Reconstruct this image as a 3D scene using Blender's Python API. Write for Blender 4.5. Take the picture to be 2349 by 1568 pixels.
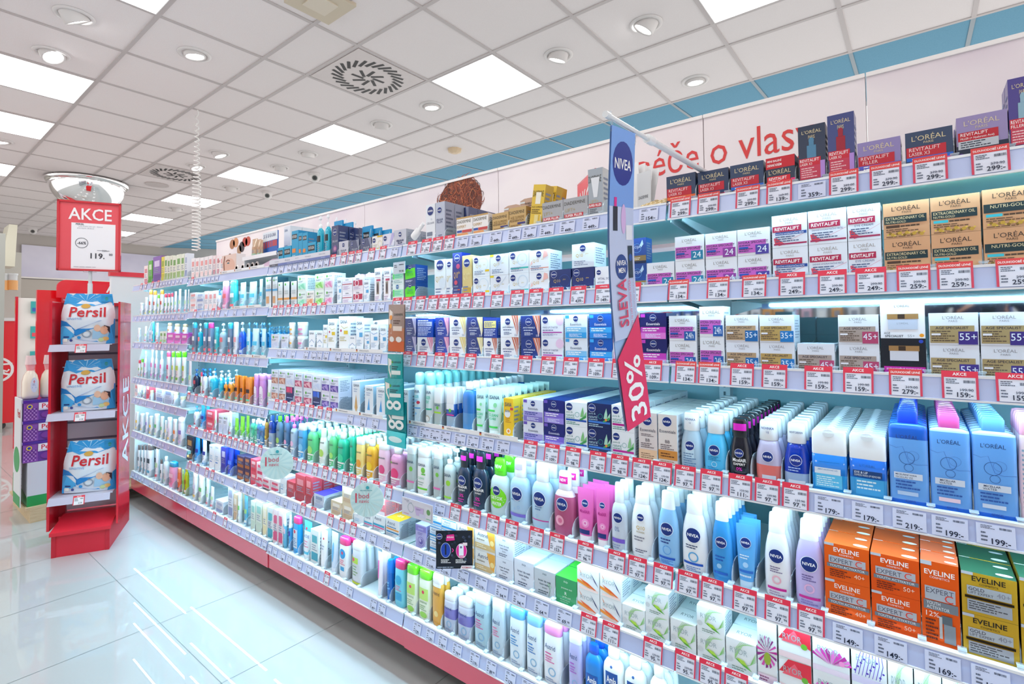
import bpy, math, random
from mathutils import Matrix, Vector
random.seed(7)
for o in list(bpy.data.objects): bpy.data.objects.remove(o)
SC = bpy.context.scene
COL = SC.collection
# ------------------------------------------------------------------ camera
FPX, CX, CY, CAMZ = 1180.19, 1159.71, 712.60, 1.25
_y, _p, _r = math.radians(38.6828), math.radians(1.623), math.radians(-0.5759)
_f = Vector((-math.sin(_y)*math.cos(_p), math.cos(_y)*math.cos(_p), math.sin(_p)))
_rt = Vector((math.cos(_y), math.sin(_y), 0)); _up = _rt.cross(_f)
CR = _rt*math.cos(_r)+_up*math.sin(_r); CU = -_rt*math.sin(_r)+_up*math.cos(_r); CF = _f
cam = bpy.data.objects.new('camera', bpy.data.cameras.new('camera')); COL.objects.link(cam)
cam.matrix_world = Matrix(((CR.x,CU.x,-CF.x,0),(CR.y,CU.y,-CF.y,0),(CR.z,CU.z,-CF.z,CAMZ),(0,0,0,1)))
cam.data.sensor_width = 36; cam.data.sensor_fit = 'HORIZONTAL'
cam.data.lens = 36*FPX/2349; cam.data.shift_x = (1174.5-CX)/2349; cam.data.shift_y = (CY-784)/2349
cam.data.clip_start = 0.02; SC.camera = cam
def ray(u, v): return CF + CR*((u-CX)/FPX) - CU*((v-CY)/FPX)
def aty(u, v, Y): d = ray(u, v); d = d*(Y/d.y); d.z += CAMZ; return d
def atx(u, v, X): d = ray(u, v); d = d*(X/d.x); d.z += CAMZ; return d
def atz(u, v, Z): d = ray(u, v); d = d*((Z-CAMZ)/d.z); d.z += CAMZ; return d
# ------------------------------------------------------------------ world, exposure
w = bpy.data.worlds.new('world'); SC.world = w; w.use_nodes = True
w.node_tree.nodes['Background'].inputs[0].default_value = (1, .96, .95, 1)
w.node_tree.nodes['Background'].inputs[1].default_value = 1.22
SC.view_settings.view_transform = 'Standard'; SC.view_settings.look = 'None'
SC.view_settings.exposure = 0.16; SC.view_settings.gamma = 1
LED_S, PANEL_S, SPOT_S = 50.0, 9.0, 14.0
SC.cycles.max_bounces = 8; SC.cycles.transparent_max_bounces = 16
SC.cycles.sample_clamp_indirect = 4; SC.cycles.caustics_reflective = False; SC.cycles.caustics_refractive = False
# ------------------------------------------------------------------ materials
def lin(h):
    h = h.lstrip('#'); r = []
    for i in (0, 2, 4):
        c = int(h[i:i+2], 16)/255; r.append(c/12.92 if c <= .04045 else ((c+.055)/1.055)**2.4)
    return (*r, 1)
_M = {}
def mat(h, fin='m'):
    k = (h, fin)
    if k in _M: return _M[k]
    m = bpy.data.materials.new('paint_%s_%s' % (h, fin)); m.use_nodes = True; nt = m.node_tree
    b = nt.nodes['Principled BSDF']; I = b.inputs
    I['Base Color'].default_value = lin(h); I['Roughness'].default_value = .45
    if fin == 'g': I['Roughness'].default_value = .2; I['Coat Weight'].default_value = .4; I['Coat Roughness'].default_value = .08
    if fin == 'w': I['Roughness'].default_value = .35; I['Coat Weight'].default_value = .35; I['Coat Roughness'].default_value = .12
    if fin == 'f': I['Metallic'].default_value = .4; I['Roughness'].default_value = .28
    if fin == 'c': I['Metallic'].default_value = 1; I['Roughness'].default_value = .04
    if fin == 't':
        I['Roughness'].default_value = .06; I['Transmission Weight'].default_value = .12; I['IOR'].default_value = 1.33
        I['Coat Weight'].default_value = .5; I['Coat Roughness'].default_value = .03
    if fin == 'e': I['Emission Color'].default_value = lin(h); I['Emission Strength'].default_value = 1
    if fin == 'a':   # clear acrylic
        tr = nt.nodes.new('ShaderNodeBsdfTransparent'); mx = nt.nodes.new('ShaderNodeMixShader'); out = nt.nodes['Material Output']
        fr = nt.nodes.new('ShaderNodeFresnel'); fr.inputs[0].default_value = 1.35
        ad = nt.nodes.new('ShaderNodeMath'); ad.operation = 'ADD'; ad.inputs[1].default_value = .2
        nt.links.new(fr.outputs[0], ad.inputs[0]); nt.links.new(ad.outputs[0], mx.inputs[0])
        nt.links.new(tr.outputs[0], mx.inputs[1]); nt.links.new(b.outputs[0], mx.inputs[2]); nt.links.new(mx.outputs[0], out.inputs[0])
        I['Roughness'].default_value = .1
    if fin == 'v':   # wrinkled film print, small noise bump
        n = nt.nodes.new('ShaderNodeTexNoise'); n.inputs['Scale'].default_value = 18; n.inputs['Detail'].default_value = 3
        bp = nt.nodes.new('ShaderNodeBump'); bp.inputs['Strength'].default_value = .35; bp.inputs['Distance'].default_value = .01
        tc = nt.nodes.new('ShaderNodeTexCoord'); nt.links.new(tc.outputs['Object'], n.inputs['Vector'])
        nt.links.new(n.outputs[0], bp.inputs['Height']); nt.links.new(bp.outputs[0], I['Normal'])
        I['Roughness'].default_value = .22
    _M[k] = m; return m
def emi(name, col, s):
    m = bpy.data.materials.new(name); m.use_nodes = True; nt = m.node_tree; nt.nodes.clear()
    e = nt.nodes.new('ShaderNodeEmission'); o = nt.nodes.new('ShaderNodeOutputMaterial'); nt.links.new(e.outputs[0], o.inputs[0])
    e.inputs[0].default_value = (*col, 1); e.inputs[1].default_value = s; return m
def noisy(name, c1, c2, scale, rough=.5, bump=0, detail=3, lo=.35, hi=.65, vec=(1, 1, 1)):
    m = bpy.data.materials.new(name); m.use_nodes = True; nt = m.node_tree; b = nt.nodes['Principled BSDF']
    tc = nt.nodes.new('ShaderNodeTexCoord'); mp = nt.nodes.new('ShaderNodeMapping'); mp.inputs['Scale'].default_value = vec
    n = nt.nodes.new('ShaderNodeTexNoise'); n.inputs['Scale'].default_value = scale; n.inputs['Detail'].default_value = detail
    r = nt.nodes.new('ShaderNodeValToRGB'); r.color_ramp.elements[0].position = lo; r.color_ramp.elements[1].position = hi
    r.color_ramp.elements[0].color = lin(c1); r.color_ramp.elements[1].color = lin(c2)
    nt.links.new(tc.outputs['Object'], mp.inputs[0]); nt.links.new(mp.outputs[0], n.inputs['Vector'])
    nt.links.new(n.outputs[0], r.inputs[0]); nt.links.new(r.outputs[0], b.inputs['Base Color'])
    b.inputs['Roughness'].default_value = rough
    if bump:
        bp = nt.nodes.new('ShaderNodeBump'); bp.inputs['Strength'].default_value = bump; bp.inputs['Distance'].default_value = .004
        nt.links.new(n.outputs[0], bp.inputs['Height']); nt.links.new(bp.outputs[0], b.inputs['Normal'])
    return m
# ------------------------------------------------------------------ mesh builder
_T = {}
def text2d(s, bold=0):
    k = (s, bold)
    if k not in _T:
        c = bpy.data.curves.new('t', 'FONT'); c.body = s; c.resolution_u = 2; c.offset = bold*.014
        o = bpy.data.objects.new('t', c); me = bpy.data.meshes.new_from_object(o)
        vs = [(v.co.x, v.co.y) for v in me.vertices]; fs = [tuple(p.vertices) for p in me.polygons]
        bpy.data.objects.remove(o); bpy.data.curves.remove(c); bpy.data.meshes.remove(me)
        if not vs: vs = [(0, 0), (0, 0), (0, 0)]
        x0 = min(v[0] for v in vs); x1 = max(v[0] for v in vs); y0 = min(v[1] for v in vs); y1 = max(v[1] for v in vs)
        _T[k] = ([(x-x0, y-y0) for x, y in vs], fs, max(x1-x0, .01), max(y1-y0, .01))
    return _T[k]
class MB:
    def __init__(s): s.v = []; s.f = []; s.m = []; s.sm = []; s.mats = []
    def mi(s, m):
        if isinstance(m, str): m = mat(m)
        elif isinstance(m, tuple): m = mat(*m)
        if m not in s.mats: s.mats.append(m)
        return s.mats.index(m)
    def add(s, vs, fs, m, smooth=False):
        b = len(s.v); i = s.mi(m); s.v += [tuple(v) for v in vs]
        for f in fs: s.f.append([b+k for k in f]); s.m.append(i); s.sm.append(smooth)
        return s
    def box(s, x0, y0, z0, x1, y1, z1, m, mtop=None, mfront=None):
        V = [(x0,y0,z0),(x1,y0,z0),(x1,y1,z0),(x0,y1,z0),(x0,y0,z1),(x1,y0,z1),(x1,y1,z1),(x0,y1,z1)]
        s.add(V, [(0,3,2,1),(1,2,6,5),(2,3,7,6),(3,0,4,7)], m); s.add(V, [(4,5,6,7)], mtop or m); s.add(V, [(0,1,5,4)], mfront or m); return s
    def loft(s, rings, m, smooth=True, caps=(1, 1)):
        n = len(rings[0]); V = [p for r in rings for p in r]; F = []
        for i in range(len(rings)-1):
            for j in range(n):
                k = (j+1) % n; F.append((i*n+j, i*n+k, (i+1)*n+k, (i+1)*n+j))
        s.add(V, F, m, smooth)
        if caps[0]: s.add(rings[0], [tuple(range(n))[::-1]], m)
        if caps[1]: s.add(rings[-1], [tuple(range(n))], m)
        return s
    def cyl(s, c, r0, r1, z0, z1, m, n=16, smooth=True):
        R = [[(c[0]+r*math.cos(2*math.pi*i/n), c[1]+r*math.sin(2*math.pi*i/n), z) for i in range(n)] for r, z in ((r0, z0), (r1, z1))]
        return s.loft(R, m, smooth)
    def rod(s, a, b, r, m, n=10):
        a = Vector(a); b = Vector(b); d = (b-a).normalized(); q = d.orthogonal().normalized(); t = d.cross(q)
        R = [[p+q*(r*math.cos(2*math.pi*i/n))+t*(r*math.sin(2*math.pi*i/n)) for i in range(n)] for p in (a, b)]
        return s.loft(R, m)
    def tube(s, pts, r, m, n=6):
        R = []; P = [Vector(p) for p in pts]
        for i, p in enumerate(P):
            d = (P[min(i+1, len(P)-1)]-P[max(i-1, 0)]).normalized(); q = d.cross(Vector((.3, .2, 1))).normalized(); t = d.cross(q)
            R.append([p+q*(r*math.cos(2*math.pi*k/n))+t*(r*math.sin(2*math.pi*k/n)) for k in range(n)])
        return s.loft(R, m)
    def build(s, name, parent=None, loc=None, rot=None):
        me = bpy.data.meshes.new(name); me.from_pydata(s.v, [], s.f)
        for m in s.mats: me.materials.append(m)
        me.polygons.foreach_set('material_index', s.m); me.polygons.foreach_set('use_smooth', s.sm); me.update()
        return obj(name, me, parent, loc, rot)
def obj(name, me, parent=None, loc=None, rot=None):
    o = bpy.data.objects.new(name, me); COL.objects.link(o)
    if parent: o.parent = parent
    if loc is not None: o.location = loc
    if rot is not None: o.rotation_euler = rot
    return o
def empty(name, loc=(0, 0, 0), rot=(0, 0, 0)):
    o = bpy.data.objects.new(name, None); o.empty_display_size = .05; COL.objects.link(o); o.location = loc; o.rotation_euler = rot; return o
def tag(o, label, cat, group=None):
    o['label'] = label; o['category'] = cat
    if group: o['group'] = group
    return o
def struct(o): o['kind'] = 'structure'; return o
def copy_tree(o, parent=None):
    c = o.copy(); COL.objects.link(c)
    if parent: c.parent = parent
    for ch in o.children: copy_tree(ch, c)
    return c
# ------------------------------------------------------------------ printed elements
def flat(w, h): return lambda x, z, o: (x, -o, z)
def draw(mb, els, w, h, S, curved=False, fin='m'):
    rnd = random.Random(5); W = lambda x: (x-.5)*w; Hh = lambda y: y*h
    for k, e in enumerate(els):
        o = .0004+.00012*k; t = e[0]
        if t == 'N':   # round navy emblem
            x, y, r = e[1:4]; c = e[4] if len(e) > 4 else '0a2a78'; rr = r*w/h
            draw(mb, [('O', x, y, r, r*.07, 'e8eef6'), ('C', x, y, r*.93, c), ('T', 'NIVEA', x-r*.74, y-rr*.2, x+r*.74, y+rr*.2, 'ffffff', 1)], w, h, lambda a, b, q: S(a, b, q+o), curved); continue
        if t == 'R':
            x0, y0, x1, y1, c = e[1:6]; nx = 8 if curved else 1; nz = 4 if curved else 1
            V = [S(W(x0+(x1-x0)*i/nx), Hh(y0+(y1-y0)*j/nz), o) for j in range(nz+1) for i in range(nx+1)]
            F = [(j*(nx+1)+i, j*(nx+1)+i+1, (j+1)*(nx+1)+i+1, (j+1)*(nx+1)+i) for j in range(nz) for i in range(nx)]
            mb.add(V, F, (c, fin))
        elif t in 'CE':
            if t == 'C': x, y, rx, c = e[1:5]; ry = rx*w/h
            else: x, y, rx, ry, c = e[1:6]
            n = 20; rg = 3 if curved else 1; V = [S(W(x), Hh(y), o)]; F = []
            for q in range(1, rg+1):
                V += [S(W(x+rx*q/rg*math.cos(2*math.pi*i/n)), Hh(y+ry*q/rg*math.sin(2*math.pi*i/n)), o) for i in range(n)]
            F += [(0, 1+i, 1+(i+1) % n) for i in range(n)]
            for q in range(1, rg): F += [(1+(q-1)*n+i, 1+q*n+i, 1+q*n+(i+1) % n, 1+(q-1)*n+(i+1) % n) for i in range(n)]
            mb.add(V, F, (c, fin))
        elif t == 'O':
            x, y, r, th, c = e[1:6]; n = 24; a = w/h
            V = [S(W(x+q*math.cos(2*math.pi*i/n)), Hh(y+q*a*math.sin(2*math.pi*i/n)), o) for q in (r-th, r) for i in range(n)]
            mb.add(V, [(i, (i+1) % n, n+(i+1) % n, n+i) for i in range(n)], c)
        elif t == 'P':
            V = [S(W(x), Hh(y), o) for x, y in e[1]]; mb.add(V, [tuple(range(len(V)))], (e[2], fin))
        elif t == 'L':   # stroke: points, width, colour
            P = [(W(x), Hh(y)) for x, y in e[1]]; th = e[2]*w/2; V = []; n = len(P)
            for i, (x, y) in enumerate(P):
                ax, ay = P[max(i-1, 0)]; bx, by = P[min(i+1, n-1)]; l = math.hypot(bx-ax, by-ay) or 1; nx, ny = -(by-ay)/l, (bx-ax)/l
                tt = th*(1 if len(e) < 5 else (math.sin(math.pi*(i+.3)/(n-.4))))
                V += [S(x+nx*tt, y+ny*tt, o), S(x-nx*tt, y-ny*tt, o)]
            mb.add(V, [(2*i, 2*i+1, 2*i+3, 2*i+2) for i in range(n-1)], e[3])
        elif t == 'T':
            s_, x0, y0, x1, y1, c = e[1:7]; b = e[7] if len(e) > 7 else 0; V, F, tw, th = text2d(s_, b)
            sy = (y1-y0)*h/th; sx = min(sy, (x1-x0)*w/tw); ox = W((x0+x1)/2)-sx*tw/2; oz = Hh(y0)
            if len(e) > 8: ox = W(x0)
            mb.add([S(ox+x*sx, oz+y*sy, o) for x, y in V], F, c)
        elif t == 'G':
            x0, y0, x1, y1, c, n = e[1:7]; V = []; F = []; p = (y1-y0)/n
            for i in range(n):
                x = x0; end = x1-rnd.random()*(x1-x0)*.35; yy = y1-p*(i+1)
                while x < end:
                    l = min((.06+.16*rnd.random())*(x1-x0), end-x); b = len(V)
                    V += [S(W(q), Hh(r), o) for q, r in ((x, yy+p*.25), (x+l, yy+p*.25), (x+l, yy+p*.7), (x, yy+p*.7))]
                    F.append((b, b+1, b+2, b+3)); x += l+.025*(x1-x0)
            mb.add(V, F, c)
        elif t == 'B':   # barcode
            x0, y0, x1, y1, c = e[1:6]; V = []; F = []; x = x0
            while x < x1:
                l = (.01+.03*rnd.random())*(x1-x0); b = len(V); V += [S(W(q), Hh(r), o) for q, r in ((x, y0), (x+l, y0), (x+l, y1), (x, y1))]
                F.append((b, b+1, b+2, b+3)); x += l+(.012+.022*rnd.random())*(x1-x0)
            mb.add(V, F, c)
# ------------------------------------------------------------------ package shapes
def sup(rx, ry, cy, z, n, seg=24):
    P = []
    for i in range(seg):
        a = -math.pi/2+2*math.pi*i/seg; c, s_ = math.cos(a), math.sin(a)
        P.append((rx*math.copysign(abs(c)**(2/n), c), cy+ry*math.copysign(abs(s_)**(2/n), s_), z))
    return P
def prof_at(P, z):
    for a, b in zip(P, P[1:]):
        if z <= b[0]:
            t = 0 if b[0] == a[0] else max(0, (z-a[0])/(b[0]-a[0])); return a[1]+(b[1]-a[1])*t, a[2]+(b[2]-a[2])*t
    return P[-1][1], P[-1][2]
def P3(P): return [(p[0], p[1], p[2] if len(p) > 2 else p[1]) for p in P]
SH = {  # body profile, cap profile, exponent, depth ratio, extra
 'lotion': ([(0,.8),(.02,.92),(.08,.98),(.3,1),(.48,.98),(.6,.9),(.7,.76),(.76,.64)], [(.76,.64),(.77,.66),(.96,.58),(.99,.54),(1,.42)], 2.2, .55, None),
 'micel': ([(0,.86),(.02,.96),(.1,1),(.52,1),(.6,.94),(.67,.78),(.71,.56)], [(.71,.56),(.72,.6),(.97,.54),(1,.46)], 2.2, .6, None),
 'eyeb': ([(0,.86),(.03,.97),(.1,1),(.35,1),(.5,.92),(.6,.78),(.68,.68)], [(.68,.7),(.69,.74),(.97,.68),(1,.6)], 2.3, .75, None),
 'rect': ([(0,.9),(.02,.98),(.05,1),(.8,1),(.84,.96),(.86,.6)], [(.86,.5),(.865,.52),(.97,.53),(1,.44)], 5, .42, None),
 'eyer': ([(0,.94),(.02,1),(.62,1)], [(.62,.99),(.63,1),(.98,.99),(1,.94)], 7, .36, None),
 'sham': ([(0,.88),(.02,.97),(.1,1),(.5,1),(.76,.94),(.82,.88)], [(.82,.9),(.83,.93),(.95,.9),(.99,.82),(1,.6)], 2.8, .5, None),
 'pet': ([(0,.9),(.02,.98),(.08,1),(.66,1),(.74,.93),(.8,.72),(.84,.46)], [(.84,.5),(.85,.54),(.98,.54),(1,.44)], 2.6, .6, None),
 'pump': ([(0,.92),(.02,1),(.6,1),(.68,.9),(.73,.5)], [(.73,.42),(.74,.46),(.82,.46),(.83,.2)], 2.4, .7, 'pump'),
 'spray': ([(0,.92),(.02,1),(.6,1),(.7,.8),(.74,.5)], [(.74,.5),(.75,.52),(.8,.5)], 2.4, .7, 'trigger'),
 'aero': ([(0,.95),(.02,1),(.68,1),(.72,.94),(.76,.84)], [(.76,.82),(.77,.86),(.93,.86),(.98,.72),(1,.4)], 2, 1, None),
 'mist': ([(0,.95),(.02,1),(.6,1),(.64,.9)], [(.64,.8),(.66,.84),(.74,.84),(.75,.6),(.94,.56),(1,.5)], 2, 1, None),
 'jar': ([(0,.9),(.05,.97),(.6,1),(.72,.97)], [(.72,1),(.74,1.02),(.97,1.02),(1,.98)], 2, 1, None),
 'tub': ([(0,.82),(.04,.9),(.7,1),(.74,1)], [(.74,1.03),(.76,1.05),(.96,1.05),(1,1)], 2.2, .8, None),
 'tube': ([(.13,.72,1),(.4,.86,.8),(.7,.97,.42),(.93,1,.1),(1,1,.04)], [(0,.68,.98),(.01,.7,1),(.12,.7,1),(.13,.66,.96)], 2.3, .5, None),
 'foam': ([(0,.92),(.02,1),(.62,1),(.7,.94)], [(.7,.96),(.72,1),(.97,.94),(1,.8)], 2, 1, None),
}
L = {}
def BX(n, base, desc, els, side=None, fin='m', top=None, dr=1.0, sc='8a93a8', kind='cosmetic_box', topels=None, hc=None):
    L[n] = dict(k='box', base=base, desc=desc, els=els, side=side or base, fin=fin, top=top or base, dr=dr, sc=sc, kind=kind if kind != 'cosmetic_box' else ('serum_box' if 'tall' in desc or 'slim' in desc else 'foil_box' if fin == 'f' else 'day_cream_box' if base[0] == 'e' else 'night_cream_box' if base[0] in '01' else 'cosmetic_box'), cat='box', te=topels, hc=hc)  # box names sorted by height, finish and base colour, not by contents
def BT(n, shape, base, cap, desc, els, fin='g', capfin='g', bands=None, kind=None, dr=None):
    kd = kind or {'lotion':'lotion_bottle','micel':'cleansing_bottle','eyeb':'remover_bottle','rect':'micellar_bottle','eyer':'remover_bottle','sham':'lotion_bottle','pet':'tonic_bottle','pump':'pump_bottle','spray':'spray_bottle','aero':'aerosol_can','mist':'mist_bottle','jar':'cream_jar','tub':'cream_tub','tube':'cream_tube','foam':'foam_bottle'}[shape]
    L[n] = dict(k=shape, base=base, cap=cap, desc=desc, els=els, fin=fin, cfin=capfin, bands=bands, kind=kd, cat=kd.split('_')[1], dr=dr if dr else SH[shape][3])
def make(look, w, h, far):
    l = L[look]; d = w*l['dr']
    if l['k'] == 'box':
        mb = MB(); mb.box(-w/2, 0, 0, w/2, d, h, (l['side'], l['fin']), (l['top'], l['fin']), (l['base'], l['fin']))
        draw(mb, l['els'], w, h, flat(w, h), fin=l['fin'] if l['fin'] == 'f' else 'm')
        if not far:
            sl = [('G', .12, .14, .88, .84, l['sc'], 7)]
            draw(mb, sl, d, h, lambda x, z, o: (w/2+o, d/2+x, z)); draw(mb, sl, d, h, lambda x, z, o: (-w/2-o, d/2-x, z))
        if l['te']: draw(mb, l['te'], w, d, lambda x, y, o: (x, y, h+o))
        if l['hc']:   # raised header card behind the pack
            hh, c, els = l['hc']; mb.add([(-w/2, d*.9, h), (w/2, d*.9, h), (w/2, d*.9, h*(1+hh*.85)), (w*.25, d*.9, h*(1+hh)), (-w*.25, d*.9, h*(1+hh)), (-w/2, d*.9, h*(1+hh*.85))], [(0, 1, 2, 3, 4, 5)], c)
            draw(mb, els, w, h*hh, lambda x, z, o: (x, d*.9-o-.0004, h+z))
        return mb, [], d
    B, C, n, _, ex = SH[l['k']]; B = P3(B); C = P3(C); cy = d/2; seg = 16 if far else 28
    A = sorted(B+C, key=lambda p: p[0]) if l['k'] != 'tube' else C+B
    mb = MB(); body = (l['base'], l['fin'])
    ring = lambda p: sup(w/2*p[1], d/2*p[2], cy, h*p[0], n, seg)
    if l['bands']:   # liquid layers: (z0, z1, colour)
        zs = sorted({p[0] for p in B}|{q for t in l['bands'] for q in t[:2]}); V = [q for z in zs for q in ring((z,)+prof_at(B, z))]; b0 = len(mb.v); mb.v += V
        for i in range(len(zs)-1):
            c = next((t[2] for t in l['bands'] if t[0] <= (zs[i]+zs[i+1])/2 <= t[1]), l['base']); k = mb.mi((c, l['fin']))
            for j in range(seg): jj = (j+1) % seg; mb.f.append([b0+i*seg+j, b0+i*seg+jj, b0+(i+1)*seg+jj, b0+(i+1)*seg+j]); mb.m.append(k); mb.sm.append(True)
        for idx, rv in ((0, True), (len(zs)-1, False)):
            f = [b0+idx*seg+j for j in range(seg)]; mb.f.append(f[::-1] if rv else f); mb.m.append(k); mb.sm.append(False)
    else: mb.loft([ring(p) for p in B], body)
    def S(x, z, o):
        a, b = prof_at(A, z/h); rx = w/2*a+o; ry = d/2*b+o; q = min(abs(x)/rx, .985)
        return (max(-rx*.985, min(rx*.985, x)), cy-ry*(1-q**n)**(1/n)-.0003, z)
    draw(mb, l['els'], w, h, S, True)
    parts = []; cb = MB(); cb.loft([ring(p) for p in C], (l['cap'], l['cfin'])); parts.append(('cap' if ex is None else 'collar', cb))
    if ex == 'pump':
        pb = MB(); pb.cyl((0, cy), w*.05, w*.05, h*.82, h*.93, (l['cap'], 'g'), 8)
        pb.loft([sup(w*.2, w*.13, cy, h*.93, 2.5, 14), sup(w*.22, w*.14, cy, h*.96, 2.5, 14), sup(w*.16, w*.1, cy, h, 2.5, 14)], (l['cap'], 'g'))
        pb.box(-w*.42, cy-w*.05, h*.935, -w*.1, cy+w*.05, h*.97, (l['cap'], 'g')); parts.append(('pump_head', pb))
    if ex == 'trigger':
        pb = MB(); pb.box(-w*.12, cy-w*.1, h*.8, w*.14, cy+w*.1, h*.9, (l['cap'], 'g')); pb.box(-w*.38, cy-w*.11, h*.9, w*.3, cy+w*.11, h, (l['cap'], 'g'))
        pb.add([(-w*.3, cy-.003, h*.9), (-w*.2, cy-.003, h*.9), (-w*.28, cy-.003, h*.78), (-w*.36, cy-.003, h*.78), (-w*.3, cy+.003, h*.9), (-w*.2, cy+.003, h*.9), (-w*.28, cy+.003, h*.78), (-w*.36, cy+.003, h*.78)], [(0,1,2,3), (7,6,5,4), (0,4,5,1), (1,5,6,2), (2,6,7,3), (3,7,4,0)], (l['cap'], 'g'))
        parts.append(('trigger_head', pb))
    return mb, parts, d
_P = {}
def proto(look, w, h, far):
    k = (look, round(w, 3), round(h, 3))
    if k not in _P:
        mb, parts, d = make(look, w, h, far); o = mb.build(L[look]['kind'])
        ch = [p.build(n, o) for n, p in parts]; _P[k] = [o, d, False]
    r = _P[k]
    if not r[2]: r[2] = True; return r[0], r[1]
    return copy_tree(r[0]), r[1]
# ------------------------------------------------------------------ room
X0R, X1R, Y0R, Y1R, HC = -13.3, 3.2, -3.4, 5.6, 3.091
XG = lambda i: -.3129-.625*i
YL = [1.0555-.625*k for k in range(6, 0, -1)]+[1.0555, 1.6805, 1.993, 2.618, 3.243, 3.5555, 4.18]
mb = MB(); fm = mat('b6bcbc', 'g'); fb = fm.node_tree.nodes['Principled BSDF'].inputs; fb['Roughness'].default_value = .5; fb['Coat Weight'].default_value = 1; fb['Coat Roughness'].default_value = .012
mb.add([(X0R, Y0R, 0), (X1R, Y0R, 0), (X1R, Y1R, 0), (X0R, Y1R, 0)], [(0, 1, 2, 3)], fm)
x = -3.148-.6*17
while x < X1R:
    if x > X0R: mb.add([(x-.0012, Y0R, .0006), (x+.0012, Y0R, .0006), (x+.0012, Y1R, .0006), (x-.0012, Y1R, .0006)], [(0, 1, 2, 3)], '7f8a8a')
    x += .6
y = .81-.6*7
while y < Y1R:
    if y > Y0R: mb.add([(X0R, y-.0012, .0006), (X1R, y-.0012, .0006), (X1R, y+.0012, .0006), (X0R, y+.0012, .0006)], [(0, 1, 2, 3)], '7f8a8a')
    y += .6
struct(mb.build('floor'))
cm = noisy('ceiling_tile', 'ebe3e1', 'efe8e6', 240, .85, .08)
bm_ = noisy('border_tile_light_tint', '5f9ab6', '6aa4be', 200, .8, .05)  # blue tone stands in for the bluish light on the rising border tiles
mb = MB(); mb.add([(X0R, Y0R, HC), (X1R, Y0R, HC), (X1R, 4.18, HC), (X0R, 4.18, HC)], [(3, 2, 1, 0)], cm)
mb.add([(X0R, 4.18, HC), (X1R, 4.18, HC), (X1R, Y1R, HC+.1), (X0R, Y1R, HC+.1)], [(3, 2, 1, 0)], bm_)
struct(mb.build('ceiling'))
mb = MB(); gm = 'c3bbb9'
for i in range(-5, 21):
    x = XG(i)
    if x > X0R: mb.box(x-.012, Y0R, HC-.005, x+.012, 4.18, HC+.002, gm); mb.add([(x-.012, 4.18, HC-.004), (x+.012, 4.18, HC-.004), (x+.012, Y1R, HC+.095), (x-.012, Y1R, HC+.095)], [(3, 2, 1, 0)], '8a9aa2')  # bars past the border tinted to follow that bluish light
for y in YL: mb.box(X0R, y-.012, HC-.0055, X1R, y+.012, HC+.002, gm)
struct(mb.build('trim_1'))
wallm = 'b9b4ae'
def wall(n, x0, y0, x1, y1, z1=HC+.1, c=wallm): mb = MB(); mb.box(x0, y0, 0, x1, y1, z1, c); return struct(mb.build(n))
wall('wall_left', X0R-.1, Y0R, X0R, Y1R)

# lavender header board on the far wall
mb = MB(); mb.box(X0R+.02, 1.86, 2.27, X0R+.06, 5.2, 2.88, (noisy('far_board_print', 'c3c1d6', 'dcdae8', 1.2, .5)), 'ded9d6'); mb.box(X0R+.01, 1.84, 2.24, X0R+.08, 5.2, 2.27, 'e4e0dc')
tag(mb.build('header_board'), 'pale lavender printed header board high on the far left wall', 'header board')
mb = MB(); mb.box(X0R+.02, 1.86, 1.55, X0R+.05, 5.2, 2.23, 'b5aea4'); mb.box(X0R+.02, 1.86, 1.86, X0R+.054, 5.2, 1.87, '8a857d')
tag(mb.build('wall_panel'), 'beige slatted panel under the lavender header on far wall', 'wall panel')
# ceiling light panels
LP = [((XG(i+1), XG(i)), (2.618, 3.243)) for i in (-3, 0, 3, 6, 9, 12, 15, 18)]+[((XG(i+1), XG(i)), (1.0555-.625, 1.0555)) for i in (1, 4, 7, 9, 12)]+[((XG(i+1), XG(i)), (-1.4445, -.8195)) for i in (-2, 1, 4, 7, 10, 13)]
pe = emi('panel_glow', (1, .985, .97), PANEL_S)
for n, ((a, b), (c, d)) in enumerate(LP):
    mb = MB(); z = HC-.008; a += .014; b -= .014; c += .014; d -= .014; e = .006
    mb.box(a, c, z, b, d, HC-.001, 'e9e6e4'); o = mb.build('ceiling_light')
    m2 = MB(); m2.add([(a+e, c+e, z-.001), (b-e, c+e, z-.001), (b-e, d-e, z-.001), (a+e, d-e, z-.001)], [(3, 2, 1, 0)], pe); m2.build('diffuser', o)
    w_ = 'over the shelves' if c > 2 else ('left of the aisle' if c > 0 else 'behind the camera')
    k = n if n < 8 else (n-8 if n < 13 else n-13)
    tag(o, '%s square glowing ceiling panel %s, counted from the camera' % (('first', 'second', 'third', 'fourth', 'fifth', 'sixth', 'seventh', 'eighth')[k], w_), 'ceiling light', 'square light panels in the ceiling')
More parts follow.
